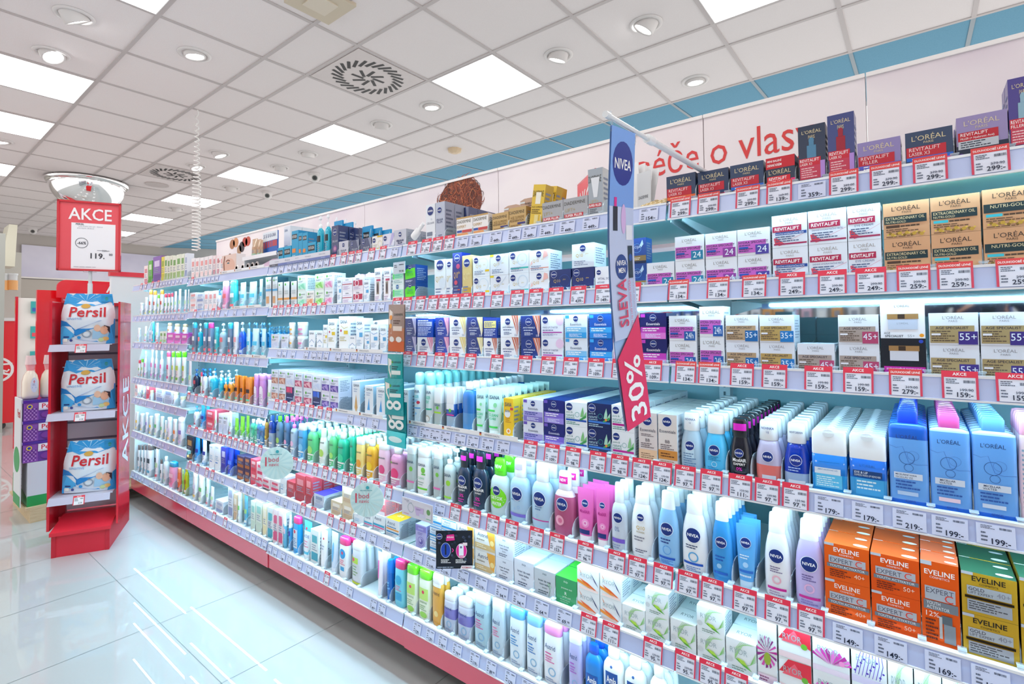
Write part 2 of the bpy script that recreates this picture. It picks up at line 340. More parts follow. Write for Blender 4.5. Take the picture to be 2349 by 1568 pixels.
# downlights
se = emi('spot_glow', (1, 1, 1), SPOT_S)
DL = [(170,35,40,20),(118,122,35,-60),(446,124,10,0),(503,351,25,-30),(707,352,20,60),(875,285,25,60),(990,243,5,0),(1281,126,25,80),(1482,55,40,100),(1595,185,5,0),(450,380,25,-60),(642,383,35,60),(530,430,35,60),(405,478,35,60),(0,323,10,0)]
for n, (u, v, tilt, az) in enumerate(DL):
    p = atz(u, v, HC); mb = MB()
    mb.loft([[(r*math.cos(2*math.pi*i/28), r*math.sin(2*math.pi*i/28), z) for i in range(28)] for r, z in ((.1, 0), (.098, -.006), (.078, -.008), (.074, .0))], 'e4dfdc', caps=(0, 0))
    o = mb.build('downlight', None, (p.x, p.y, HC-.001))
    h = MB(); h.loft([[(r*math.cos(2*math.pi*i/24), r*math.sin(2*math.pi*i/24), z) for i in range(24)] for r, z in ((.066, .05), (.066, -.035), (.06, -.04), (.052, -.03))], 'dcd7d4', caps=(1, 0))
    ho = h.build('lamp_head', o, (0, 0, .0 if tilt > 15 else .018), (math.radians(tilt*.8), 0, math.radians(az)))
    g = MB(); g.cyl((0, 0), .052, .052, -.031, -.029, se, 20); g.build('lens', ho)
    tag(o, 'round white %s downlight, %s' % ('tilted' if tilt > 15 else 'flush', ('brightest one at the top left corner', 'below the brightest one at top left', 'right of the two at top left', 'left of the coiled cord and third panel', 'between the second and third shelf panels', 'left of the second shelf panel', 'between the swirl vent and the big panel', 'right of the nearest big light panel', 'close to the top edge, right of middle', 'nearest the blue ceiling border', 'beside the coiled cord above far vent', 'right of the third shelf panel', 'beside the wall camera, far along', 'far away left of the cord', 'cut by the left picture edge')[n]), 'downlight', 'round downlights')
# swirl vents
def swirl(x, y, s, lab):
    mb = MB(); mb.box(-s, -s, -.004, s, s, .0, 'd9d0cd'); o = mb.build('ceiling_vent', None, (x, y, HC-.003)); sl = MB()
    for n, r0, r1, tw in ((26, .62, .88, .28), (8, .12, .42, .5)):
        for i in range(n):
            a = 2*math.pi*i/n; p0 = Vector((r0*s*math.cos(a), r0*s*math.sin(a), -.0052)); p1 = Vector((r1*s*math.cos(a+tw), r1*s*math.sin(a+tw), -.0052)); d = (p1-p0).normalized(); q = Vector((-d.y, d.x, 0))*.012*s/.3
            sl.add([p0-q, p1-q, p1+q, p0+q], [(3, 2, 1, 0)], '0b0d10')
            sl.add([p0-q*1.15-d*.004, p0-q-d*.0, p0+q, p0+q*1.15-d*.004], [(3, 2, 1, 0)], 'b0a8a4')
    sl.build('swirl_slots', o); tag(o, lab, 'vent')
swirl((XG(4)+XG(5))/2, 2.3055, .29, 'square swirl air diffuser with black slots near the big light panel')
swirl(XG(10)-.31, 2.3055, .29, 'far square swirl air diffuser behind the coiled white cord')
mb = MB(); mb.cyl((0, 0), .13, .125, -.008, 0, 'cfc6c3', 28); tag(mb.build('ceiling_speaker', None, (-7.534, 2.317, HC)), 'round flat speaker grille beside the far swirl vent', 'speaker')
p = atz(1043, 342, HC); mb = MB(); mb.loft([[(r*math.cos(math.pi*i/4+.4), r*math.sin(math.pi*i/4+.4), z) for i in range(8)] for r, z in ((.075, 0), (.07, -.03), (.03, -.045))], 'dcc3a0', False); tag(mb.build('smoke_detector', None, (p.x, p.y, HC)), 'small beige octagonal detector on the ceiling above the red hair print', 'detector')
p = atz(735, 3, HC); mb = MB(); mb.box(-.14, -.14, -.02, .14, .14, 0, 'cfc2ab'); mb.box(-.07, -.07, -.026, .07, .07, -.02, 'dbd0bd'); tag(mb.build('ceiling_sensor', None, (p.x, p.y, HC)), 'beige square ceiling unit cut by the top picture edge', 'sensor')
for u, v, az, lab in ((722, 398, 40, 'white dome security camera, right one, near the blue ceiling border'), (613, 440, 20, 'white dome security camera, left one, beside the long light rows'), (75, 524, 60, 'white dome security camera on the far left above lavender board')):
    p = atz(u, v, HC); mb = MB(); mb.cyl((0, 0), .07, .066, -.02, 0, 'e6e3e1', 24); o = mb.build('security_camera', None, (p.x, p.y, HC-.001))
    b = MB(); R = [[(.058*math.sin(t)*math.cos(2*math.pi*i/20), .058*math.sin(t)*math.sin(2*math.pi*i/20), -.02-.06*(1-math.cos(t))/1.2-.02*(t > .1)) for i in range(20)] for t in (1.57, 1.2, .8, .4, .05)]
    b.loft([[(.06*math.cos(2*math.pi*i/20), .06*math.sin(2*math.pi*i/20), -.02) for i in range(20)]]+[[(.06*math.cos(t)*math.cos(2*math.pi*i/20), .06*math.cos(t)*math.sin(2*math.pi*i/20), -.045-.06*math.sin(t)) for i in range(20)] for t in (0, .4, .8, 1.2, 1.5)], 'e2dfdc'); bo = b.build('housing', o)
    d = (Vector((0, 0, CAMZ))-p).normalized(); c = Vector((0, 0, -.05)); e = MB()
    for r, z0, z1, m in ((.036, .03, .0635, 'c8c5c2'), (.028, .03, .065, '3d4642'), (.013, .03, .067, '0c0d0e')):
        e.rod(c+d*z0, c+d*z1, r, (m, 'g'), 18)
    e.build('lens', o); tag(o, lab, 'camera')
# coiled cord
p = atz(452, 250, HC); P = []; zb = aty(452, 572, p.y).z; turns = 34
for i in range(turns*12+1):
    t = i/(turns*12); k = 1 if t > .38 else .35+t*1.2; z = HC-.01-(HC-zb)*(t**.75); a = 2*math.pi*i/12
    P.append((.028*k*math.cos(a), .028*k*math.sin(a), z-HC))
mb = MB(); mb.tube(P, .0055, ('e9e7e4', 'g'), 6); tag(mb.build('coiled_cord', None, (p.x, p.y, HC)), 'white coiled cord hanging from the ceiling to the far shelf top', 'cord')
# dome mirror
mb = MB(); n = 48; R0 = .385
mb.loft([[(R0*math.cos(a)*math.cos(2*math.pi*i/n), R0*math.cos(a)*math.sin(2*math.pi*i/n), -.34*math.sin(a)) for i in range(n)] for a in [k*math.pi/2/16 for k in range(16)]+[1.56]], ('f2f2f2', 'c'), caps=(0, 1)); o = mb.build('dome_mirror', None, (-8.0, 1.72, HC-.03))
r = MB(); r.loft([[(q*math.cos(2*math.pi*i/n), q*math.sin(2*math.pi*i/n), z) for i in range(n)] for q, z in ((R0-.03, .02), (R0+.03, .02), (R0+.035, .008), (R0+.01, -.03), (R0-.01, -.02))], ('e8e8e8', 'c'), caps=(1, 0)); r.build('rim', o)
tag(o, 'half dome chrome security mirror on the ceiling above the red sign', 'mirror')
# ------------------------------------------------------------------ shelving run
XS, YLIP, YP, YB = -.476, 1.240, 1.262, 1.72
RZ = {0: [.2992,.0985,-.099,-.3487,-.5986,-.7897,-1.0362], 3: [.302,.105,-.148,-.394,-.588,-.80,-1.027], 4: [.318,.097,-.095,-.348,-.494,-.737,-1.027]}
RZ[1] = RZ[2] = RZ[0]
SPAN = {0: (XS+.003, .70), 1: (XS-1+.003, XS-.003), 2: (XS-2+.003, XS-1-.003), 3: (XS-3+.003, XS-2-.003), 4: (XS-4-.02, XS-3-.003)}
RN = ['top', 'second', 'third', 'fourth', 'fifth', 'sixth', 'bottom']; BN = ['nearest', 'second', 'third', 'fourth', 'farthest']
led = emi('led_glow', (.5, .82, 1), LED_S); ledr = emi('led_dot', (.85, .96, 1), LED_S)
TILT = math.atan(.0086/.042)
steel = mat('92cbcb'); steel.node_tree.nodes['Principled BSDF'].inputs['Roughness'].default_value = .35  # teal of the underside is coloured shelf light put into the paint
railm = mat('bccaf0', 'w'); beadm = mat('f2f6fb', 'g')
for b in range(5):
    xa, xb = SPAN[b]; xc = (xa+xb)/2
    for r in range(7):
        z = RZ[b][r]+CAMZ; o = empty('wall_shelf', (xc, YLIP, z)); hw = (xb-xa)/2
        tag(o, 'pale steel %s shelf of the %s bay with a price rail' % (RN[r], BN[b]), 'shelf', 'steel shelves of the long wall run')
        y0 = .004; y1 = YB-YLIP-.01
        mb = MB(); mb.box(-hw, y0, -.026, hw, y1, -.006, steel, mat('e3eaee', 'g')); mb.build('shelf_board', o)
        mb = MB(); dy = -.0086; zb = -.042
        mb.add([(-hw, 0, -.002), (hw, 0, -.002), (hw, dy, zb), (-hw, dy, zb), (-hw, .003, -.002), (hw, .003, -.002), (hw, dy+.003, zb), (-hw, dy+.003, zb)], [(0, 3, 2, 1), (4, 5, 6, 7), (0, 4, 7, 3), (1, 2, 6, 5)], railm)
        mb.box(-hw, -.002, -.004, hw, .012, .001, beadm); mb.box(-hw, dy-.0025, zb-.0035, hw, dy+.004, zb, beadm)
        mb.box(-hw, 0-.0012, -.0085, hw, .002, -.0075, 'a8b6d0'); mb.build('price_rail', o)
        if r < 6:
            mb = MB(); mb.box(-hw+.03, .006, -.036, hw-.03, .03, -.026, 'dcebf2'); mb.add([(-hw+.035, .008, -.0365), (hw-.035, .008, -.0365), (hw-.035, .018, -.0365), (-hw+.035, .018, -.0365)], [(3, 2, 1, 0)], led); mb.add([(-hw+.035, .0304, -.035), (hw-.035, .0304, -.035), (hw-.035, .0304, -.029), (-hw+.035, .0304, -.029)], [(3, 2, 1, 0)], led)
            mb.build('led_strip', o)
        for s in (-1, 1):
            if b == 0 and s == 1: continue
            x = s*(hw-.012); br = MB(); br.add([(x-.0015, .06, -.026), (x-.0015, y1, -.026), (x-.0015, y1, -.075), (x-.0015, .06, -.038), (x+.0015, .06, -.026), (x+.0015, y1, -.026), (x+.0015, y1, -.075), (x+.0015, .06, -.038)], [(3,2,1,0), (4,5,6,7), (0,1,5,4), (1,2,6,5), (2,3,7,6), (3,0,4,7)], 'c3d8de')
            br.build('bracket', o)
    # back panel, mirror strip, plinth
    mb = MB(); z0, z1 = RZ[b][2]+CAMZ, RZ[b][1]+CAMZ-.03
    mb.box(xa-.003, YB, .05, xb+.003, YB+.02, z0, '86b4c0'); mb.box(xa-.003, YB, z1 if b < 3 else z0, xb+.003, YB+.02, 1.498, '7fb0ba')  # panel teal holds the tinted shade of the shelf interior
    o = mb.build('back_panel'); tag(o, 'pale grey steel back panel of the %s shelving bay' % BN[b], 'back panel', 'back panels of the wall run')
    if b < 3:
        mb = MB(); mb.box(xa, YB-.006, z0+.001, xb, YB-.0005, z1-.001, ('dfe9ec', 'c')); tag(mb.build('mirror_panel'), 'mirror strip behind the packs on the third shelf, %s bay' % BN[b], 'mirror', 'mirror strips of the wall run')
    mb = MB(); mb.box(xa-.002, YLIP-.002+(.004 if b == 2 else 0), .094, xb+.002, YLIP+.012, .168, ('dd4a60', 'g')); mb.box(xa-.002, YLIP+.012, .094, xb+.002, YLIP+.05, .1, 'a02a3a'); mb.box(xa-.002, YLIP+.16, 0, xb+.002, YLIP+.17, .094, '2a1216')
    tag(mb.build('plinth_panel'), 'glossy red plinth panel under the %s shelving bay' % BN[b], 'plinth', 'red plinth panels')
for k in range(6):
    x = XS-k if k < 5 else .45
    if k == 4: x = XS-4-.02
    mb = MB(); mb.box(x-.016, YB-.035, 0, x+.016, YB, 1.53, 'b9cfd8'); mb.box(x-.016, YB, 1.5, x+.016, 1.8, 1.53, 'b9cfd8')
    for q in range(60): mb.box(x-.003, YB-.0362, .1+q*.025, x+.003, YB-.0352, .112+q*.025, '4a6470')
    tag(mb.build('upright_post'), 'slotted steel post between shelving bays, %s one from camera' % ('first', 'second', 'third', 'fourth', 'fifth', 'rightmost')[k], 'post', 'slotted uprights')
# header boards with lettering
bmt = noisy('header_print', 'f1e9ea', 'cfbfcf', 1.6, .42, 0, 2, .42, .78, (1, 1, 1.6)); YH = 1.80
hx = [.75, -.10, -.56, -1.476, -2.476, -3.476, -4.47]
for k in range(6):
    mb = MB(); a, b_ = hx[k+1]+.0015, hx[k]-.0015
    mb.box(a, YH, 1.5, b_, YH+.03, 1.955, bmt); mb.box(a, YH-.006, 1.955, b_, YH+.034, 1.967, 'f4f1ee')
    o = mb.build('poster_board'); tag(o, 'pale marbled header panel above the shelves, ' + ('at the right picture edge', 'carrying the end of the red lettering', 'carrying most of the red lettering', 'printed with curly red hair', 'blank one left of the red hair', 'printed with coloured petals at far end')[k], 'header panel', 'header panels above the shelves')
    if k == 2:
        t = MB(); V, F, tw, th = text2d('péče o vlasy'); s = 1/tw
        a1 = aty(1466, 400, YH).x; a2 = aty(1822, 340, YH).x; Vs, Fs, tws, ths = text2d('péče o vlas'); s = (a2-a1)/tws; z_ = aty(1640, 379, YH).z
        base = min(y for x, y in V); xh = text2d('o')[3]; dz_ = text2d('p')[3]-xh
        t.add([(a1+x*s, YH-.0012, z_-dz_*s*1.25+y*s*1.25) for x, y in V], F, 'dd3b3a'); t.build('lettering', o)
    if k == 3:
        t = MB(); c = aty(1055, 455, YH); rx, rz = (aty(1106, 450, YH).x-aty(1002, 450, YH).x)/2, .12; rn = random.Random(3); c.z -= .02
        t.add([(c.x+rx*.93*math.cos(q*.2618)*(1+.07*rn.random()), YH-.001, c.z+rz*math.sin(q*.2618)*(1+.07*rn.random())) for q in range(24)], [tuple(range(24))], '6e2f1c')
        for q in range(330):
            a = rn.random()*6.28; rr = rn.random()**.5*.93; px, pz = c.x+rx*rr*math.cos(a), c.z+rz*rr*math.sin(a); R = .012+.028*rn.random(); a0 = rn.random()*6.28; dr = rn.choice((-1, 1)); P = []
            for i in range(8): t_ = a0+dr*i*.42; P.append(((px+R*math.cos(t_)*(1-.05*i)), pz+R*math.sin(t_)*(1-.05*i)))
            draw(t, [('L', [(x+.5, z) for x, z in P], .0016+.0032*rn.random(), rn.choice(('8a3a20', '9c4526', 'b35a33', '5a2414', 'c77448', '46190e')), 1)], 1, 1, lambda x, z, o_: (x, YH-.0014-q*.000004, z))
        t.build('hair_print', o)
    if k == 5:
        t = MB()
        for u, v, ru, rv, rot, cc in ((527, 594, 5, 13, 20, '7b5442'), (533, 560, 6, 11, -5, 'a9714c'), (541, 556, 6, 11, 0, 'cf9163'), (549, 573, 5, 11, -20, 'a88263'), (555, 566, 6, 12, 25, '3a3038'), (562, 555, 6, 11, 10, 'b2382c'), (569, 553, 6, 11, -10, 'c04a38'), (547, 588, 4, 6, 0, '7b4a3a')):
            p0 = aty(u, v, YH); sx = abs(aty(u+ru, v, YH).x-p0.x); sz = abs(aty(u, v+rv, YH).z-p0.z); a = math.radians(rot)
            P = [(p0.x+sx*math.cos(q*.35)*math.cos(a)+sz*math.sin(q*.35)*math.sin(a), YH-.0012, p0.z-sx*math.cos(q*.35)*math.sin(a)+sz*math.sin(q*.35)*math.cos(a)) for q in range(18)]
            t.add(P, [tuple(range(18))], cc)
        t.build('petal_print', o)
# ------------------------------------------------------------------ placing packs
REC = []; EDGE = {}; DIV = []
def pv(X, Y, Z):
    d = Vector((X, Y, Z-CAMZ)); return CY-d.dot(CU)/d.dot(CF)*FPX

def put(bay, row, u0, u1, vt, look, tiers=1, q=1, op={}):
    z = RZ[bay][row-1]+CAMZ-.0055+op.get('z', 0); y = YP+op.get('y', 0); uc = (u0+u1)/2; names = look.split('|'); l = L[names[0]]; far = bay > 2
    Xc = aty(uc, vt, y).x; vm = (vt+pv(Xc, y, z))/2
    if l['k'] == 'box' or op.get('flat'):
        a, b = aty(u0, vm, y).x, aty(u1, vm, y).x; ztop = aty(uc, vt, y).z
    else:
        w = .05; dr = l['dr']; n = SH[l['k']][2]
        for _ in range(4):
            yc = y+dr*w/2; P = aty(uc, vm, yc); ds = math.hypot(P.x, P.y); r0, r1 = ray(u0, vm), ray(u1, vm)
            ang = abs(math.atan2(r0.x, r0.y)-math.atan2(r1.x, r1.y)); app = 2*ds*math.sin(ang/2); cf, sf = P.y/ds, abs(P.x)/ds
            w = app/(cf+dr*sf) if n >= 4 else app/math.sqrt(cf*cf+dr*dr*sf*sf)
        a, b = P.x-w/2, P.x+w/2; ztop = aty(uc, vt, y+dr*w/2).z
    k = (bay, row)
    if not op.get('y') and 'nc' not in op:
        e = EDGE.get(k)
        if e is not None and a < e+.0015: a = e+.0015
        EDGE[k] = b
        if 'nd' not in op: DIV.append((bay, row, b+.001))
    w = max(b-a, .012); h = max((ztop-z)/tiers, .02); xc = (a+b)/2; first = None; dd = None
    for i in range(q):
        for t in range(tiers):
            nm = names[min(tiers-1-t, len(names)-1)] if len(names) > 1 else names[0]
            o, d = proto(nm, w, h, far); dd = d; yy = y+i*(d+.003)
            if yy+d > YB-.04 and i > 0:
                _rm(o); continue
            o.location = (xc, yy, z+t*(h+.0004)); o.rotation_euler = (op.get('rx', 0), op.get('ry', 0), op.get('rz', 0)+(0 if i else random.uniform(-.02, .02)*(tiers == 1)))
            REC.append((o, nm, row, bay, 'queue' if i else ('' if tiers == 1 else ('lower' if t == 0 else ('upper' if t == tiers-1 else 'middle'))), xc))
def _rm(o):
    for k, r in list(_P.items()):
        if r[0] is o: r[2] = False; return
    for c in list(o.children): bpy.data.objects.remove(c)
    bpy.data.objects.remove(o)
def rows(bay, row, fr, ent):
    fx, fy, s = fr
    for e in ent:
        x0, x1, y, look = e[:4]; t = e[4] if len(e) > 4 else 1; q = e[5] if len(e) > 5 else 1; op = e[6] if len(e) > 6 else {}
        put(bay, row, fx+x0/s, fx+x1/s, fy+y/s, look, t, q, op)
# price tags
_TG = {}; TREC = []; NT = {}
def price_tag(bay, row, X, kind, price, old=None, w=.05, small=False):
    k = (kind, price, old, round(w, 3)); h = .05 if kind != 'P' else .0345
    if k not in _TG:
        mb = MB(); mb.box(-w/2, 0, 0, w/2, .0007, h, 'e6ebfa' if kind != 'P' else 'd2dbf6'); E_ = []; y1 = .77 if kind != 'P' else 1.0; s = 1 if kind != 'P' else .0
        if kind != 'P':
            hd = {'A': 'AKCE', 'D': 'DLOUHODOBĚ LEVNÉ', 'V': 'VÝPRODEJ'}[kind]; rc = 'e2304c' if kind != 'D' else 'df4040'
            E_ += [('R', 0, y1, 1, 1, rc), ('R', 0, 0, .07, y1, 'd8405f'), ('R', .93, 0, 1, y1, 'd8405f'), ('T', hd, .06 if kind == 'D' else .2, y1+.06, .94 if kind == 'D' else .8, .94, 'ffffff', 1)]
        E_ += [('T', 'NIVEA' if price[:2] in ('97', '98', '12', '10', '13') else 'COSM', .12, y1-.11, .3, y1-.06, '3a4050')] if 0 else []
        E_ += [('G', .12, y1-.24, .5, y1-.05, '4a5468', 3), ('G', .12, .12, .3, y1-.34, '5a6478', 3), ('B', .6, y1-.2, .9, y1-.1, '1a2440')]
        m = price.split('.'); pt_ = .235 if kind != 'P' else .34
        if old: E_ += [('T', old, .5, .27, .86, .37, '39435c'), ('L', [(.5, .315), (.86, .335)], .012, '39435c')]
        if len(m) > 1: E_ += [('T', m[0]+'.', .4, .06, .72, pt_, '14203c', 1), ('T', m[1], .73, .06+(pt_-.06)*.45, .9, pt_, '14203c', 1)]
        else: E_ += [('T', m[0]+':-', .38, .06, .88, pt_, '14203c', 1)]
        if kind == 'P': E_ = [(e[0],)+tuple(e[1:]) for e in E_]
        draw(mb, E_, w, h, flat(w, h)); _TG[k] = mb.build('price_tag'); o = _TG[k]
    else: o = _TG[k].copy(); COL.objects.link(o)
    zb = RZ[bay][row-1]+CAMZ-.0405; o.location = (X, YLIP-.0108, zb); o.rotation_euler = (-TILT, 0, 0)
    TREC.append((o, kind, price, row, bay, X))
def tags(bay, row, fr, ent):
    fx, fy, s = fr; vr = None
    for e in ent:
        u = fx+(e[0]+e[1])/2/s; kind = e[2]; zc = RZ[bay][row-1]+CAMZ-.02; v = 750
        for _ in range(3): X = aty(u, v, YLIP-.006).x; v = pv(X, YLIP, zc)
        wd = .05
        l_ = [o for o in TREC if o[3] == row and o[4] == bay]
        if l_ and X-l_[-1][5] < wd+.001 and X > l_[-1][5]: wd = .05; X = max(X, l_[-1][5]+.0505)
        price_tag(bay, row, X, kind, e[3], e[4] if len(e) > 4 else None, wd)
def autotags(bay, row, red, prices, step=None, w=None):
    # one small card per pack front, red framed inside the given pixel spans
    xs = sorted(x for (b, r, x) in DIV if b == bay and r == row); last = -99; i = 0
    fr = sorted({round(x, 3) for (o, n, r, b, t, x) in REC if r == row and b == bay and t != 'queue'})
    for x in fr:
        if x-last < .0415: continue
        if not (SPAN[bay][0]+.02 < x < SPAN[bay][1]-.02): continue
        d = Vector((x, YLIP, RZ[bay][row-1])); u = CX+d.dot(CR)/d.dot(CF)*FPX
        k = 'A' if any(a <= u <= b for a, b in red) else 'P'
        price_tag(bay, row, x, k, prices[i % len(prices)], None, .040); last = x; i += 1
def strip(bay, row, u0, u1, lab):   # white rail banner with little flags
    v = 700
    X0 = aty(u0, v, YLIP).x; v = pv(X0, YLIP, RZ[bay][row-1]+CAMZ); X0 = aty(u0, v, YLIP).x; X1 = aty(u1, v, YLIP).x
    v = pv(X1, YLIP, RZ[bay][row-1]+CAMZ); X1 = aty(u1, v, YLIP).x; W_ = X1-X0; mb = MB(); hh = .013; mb.box(0, 0, 0, W_, .0008, hh, 'f3f4f6')
    n = max(1, round(W_/.17)); E_ = []
    for i in range(n):
        x = (i+.12)/n
        for j, c in enumerate(('16161a', 'd0202c', 'f0b41c')): E_.append(('R', x-.004/W_, .66-.27*j, x+.004/W_, .9-.27*j, c))
        E_.append(('T', 'NĚMECKÁ KVALITA', x+.012/W_, .25, x+.085/W_, .75, '2b3348'))
    draw(mb, E_, W_, hh, lambda x, z, o: (x+W_/2, -o, z)); o = mb.build('rail_banner', None, (X0, YLIP-.0045, RZ[bay][row-1]+CAMZ-.001)); tag(o, lab, 'rail banner', 'white rail banners with little flags')
# ------------------------------------------------------------------ pack designs (boxes)
W_, NAVY, MAG = 'ffffff', '0b2350', 'c4148c'
def LO(c, y=.76, hh=.14): return [('T', "L'ORÉAL", .14, y, .86, y+hh, c), ('T', 'PARIS', .38, y-.09, .62, y-.03, c)]
def GL(x0, y0, x1, y1, c, n=3): return [('G', x0, y0, x1, y1, c, n)]
def lx(n, desc, base, low, c2, tall=0, word='LASER X3', fc='d8c9a0'):
    if tall:
        e = LO(fc, .86, .07)+[('R', .32, .45, .66, .66, c2), ('E', .49, .74, .1, .05, c2), ('R', .4, .66, .58, .76, c2), ('R', .42, .02, .62, .3, low), ('R', .02, .32, .82, .45, 'cf2238'), ('T', 'REVITALIFT', .06, .385, .76, .435, W_), ('T', word, .06, .33, .5, .37, W_), ('R', .05, .1, .8, .32, 'c93a55')]+GL(.1, .12, .7, .3, 'f2c8cc', 5)+[('R', .8, .1, .97, .38, 'b58bd8')]
    else: e = LO(fc, .74, .17)+[('R', .02, .3, .86, .58, 'c51f33'), ('T', 'REVITALIFT', .08, .46, .74, .56, 'f6dfe0'), ('T', word, .08, .34, .52, .43, 'f6dfe0'), ('R', .02, .2, 1, .3, c2), ('R', .1, .0, .9, .2, low)]+GL(.14, .02, .8, .29, W_, 4)+[('R', .86, .0, .97, .2, 'f04fa0')]
    BX(n, base, desc, e, fin='w', sc='6a7ba8')
lx('lxo', 'navy box with red band and orange stripe', '0f2f56', 'b03050', 'e8692c')
lx('lxr', 'navy box with red band and dark lower text', '0f2f56', '8a2440', '203a66')
lx('lxb', 'navy box with red band above blue stripe', '10345c', 'a83a5c', '1e6ad0')
lx('lxs', 'tall navy box showing a silver pump', '0c2646', '7a1c34', '4f86a8', 1)
lx('lxe', 'tall violet-blue box showing red dropper', '34407e', '3a1030', 'a01830', 1)
lx('lxl', 'lilac box with red band and blue lower half', '8d80b8', '4446a8', '5b62c8', 0, 'FILLER', 'd8c8a8')
lx('lxp', 'tall purple box with red band', '3c2c88', '2440a8', '8fb6c8', 1, 'FILLER')
BX('lxm', '9486b8', 'lilac box with red band over dark base', LO('d8c8b0', .78, .14)+[('R', 0, 0, 1, .34, '122440'), ('R', .03, .44, .82, .64, 'c0162c'), ('T', 'REVITALIFT', .08, .55, .62, .62, W_), ('T', 'FILLER (+ Hyaluronic Acid)', .08, .46, .74, .52, W_), ('R', .03, .26, .82, .44, 'c4ccd4')]+GL(.08, .28, .7, .43, '2a3448', 3)+[('C', .08, .12, .06, '5a2a90'), ('C', .14, .06, .05, '6c3aa8')], fin='w')
BX('mini', '0d2446', 'box with red top half and navy brand band', [('R', 0, .66, 1, 1, 'cc1c2e'), ('T', 'MINI BALENÍ', .05, .86, .55, .94, W_, 1), ('T', 'DENNÍ KRÉM', .05, .73, .55, .82, W_, 1), ('T', "L'ORÉAL", .1, .48, .86, .64, 'd8c9a0'), ('R', .04, .16, .84, .42, 'e01c30'), ('T', 'REVITALIFT', .1, .3, .72, .39, W_, 1), ('T', 'LASER X3', .1, .2, .5, .28, W_, 1), ('R', .86, 0, 1, .3, 'f02c7c')]+GL(.1, .02, .8, .15, W_, 2), fin='w')
def hydra(n, desc, c2, t='24', base='e9eef6'):
    BX(n, base, desc, LO('8f8a86', .76, .14)+[('R', .02, .1, .88, .56, 'c862c0'), ('T', 'HYDRA SPECIALIST', .04, .44, .94, .53, '3b2a50', 1), ('R', .56, .02, .96, .38, c2), ('T', t, .62, .1, .9, .33, 'e8f4fa')]+GL(.05, .14, .5, .42, '40306a', 4)+[('R', .05, .26, .34, .33, '2454b0')], fin='w')
hydra('hyt', 'white box with violet panel and teal square', '1b7fa6'); hydra('hym', 'white box with violet panel and magenta square', '8d3a98'); hydra('hyv', 'white box with violet panel and indigo square', '4a3f9c'); hydra('hyb', 'white box with violet panel and blue square', '1e5aa6', '24h')
def revi(n, desc, hc, blue):
    e = LO('a39a94', .8, .12)+[('R', .02, .48, .84, .66, 'b01c48'), ('T', 'REVITALIFT', .08, .52, .78, .62, W_, 1), ('P', [(.05, .3), (.14, .3), (.34, .13), (.5, .12), (.2, .06), (.08, .14)], 'e04455'), ('R', .05, .08, .98, .13, 'a82a58'), ('L', [(.2, .1), (.5, .2), (.98, .42)], .008, 'd86a7c')]+GL(.1, .16, .8, .36, '4a5a80', 3)+([('R', .1, .38, .98, .47, '1c4a98'), ('T', 'NOČNÍ HYDRATAČNÍ PÉČE', .12, .395, .9, .455, W_)] if blue else [('T', 'DENNÍ HYDRATAČNÍ PÉČE' if hc else 'EYE CREAM', .1, .39, .9, .45, '5a6a90')])
    BX(n, 'e8eef8', desc, e, fin='w')
revi('rvn', 'white box with crimson band over blue band', 1, 1); revi('rvd', 'white box with crimson band, day cream', 1, 0); revi('rve', 'narrow white box with crimson band, eye cream', 0, 0)
def gold(n, desc, t1, t2, t3, c3):
    e = [('T', "L'ORÉAL", .14, .76, .86, .91, '43342a'), ('T', 'PARIS', .4, .68, .64, .74, '43342a'), ('R', .02, .4, .94, .62, '0e2f36'), ('T', t1, .06, .51, .9, .59, 'e8d8a8'), ('R', .06, .29, .36, .36, c3)]+([('T', t2, .06, .42, .5, .48, 'e8d8a8')] if t2 else [])+GL(.38, .28, .9, .37, '4a3424', 1)+GL(.06, .16, .8, .27, '6a4a30', 2)
    for i in range(16): e.append(('C', .1+.052*i, .1+.035*math.sin(i*1.7), .022+.012*(i % 3), ('e3c34c', '8a6a20', 'c9a03a')[i % 3]))
    e += GL(.06, .01, .9, .06, '6a4a30', 1)
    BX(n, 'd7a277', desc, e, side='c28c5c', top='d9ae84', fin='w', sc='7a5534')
gold('gd1', 'copper-gold box with teal-black band', 'EXTRAORDINARY OIL', 'NUTRI-GOLD', '', '4a3020'); gold('gd2', 'copper-gold box with dark band and cyan mark', 'EXTRAORDINARY OIL', 'NUTRI-GOLD', '', '38c0d0'); gold('gd3', 'wide copper-gold box with large band lettering', 'NUTRI-GOLD', '', '', '38c0d0')
def age(n, desc, num, c2, tan='b79a78'):
    e = LO('8d8a90', .8, .12)+[('R', .02, .06, .92, .6, tan), ('T', 'AGE SPECIALIST', .04, .49, .9, .57, '2c2a38', 1), ('R', .6, .02, .98, .42, c2), ('T', num, .62, .15, .96, .36, 'e4f0fa')]+GL(.05, .1, .55, .46, '5c4a3c', 5)+[('R', .05, .3, .24, .36, 'e8e8f0')]
    BX(n, 'e3e9f4', desc, e, fin='w')
age('a35', 'white box, tan panel, blue 35+ square', '35+', '1565a8'); age('a35b', 'white box, sandy panel, bright blue 35+ square', '35+', '1a78c0', 'b89858'); age('a45', 'white box, taupe panel, rose 45+ square', '45+', 'b04068', 'a89890'); age('a55', 'white box, khaki panel, purple 55+ square', '55+', '3b2a80', 'a89468')
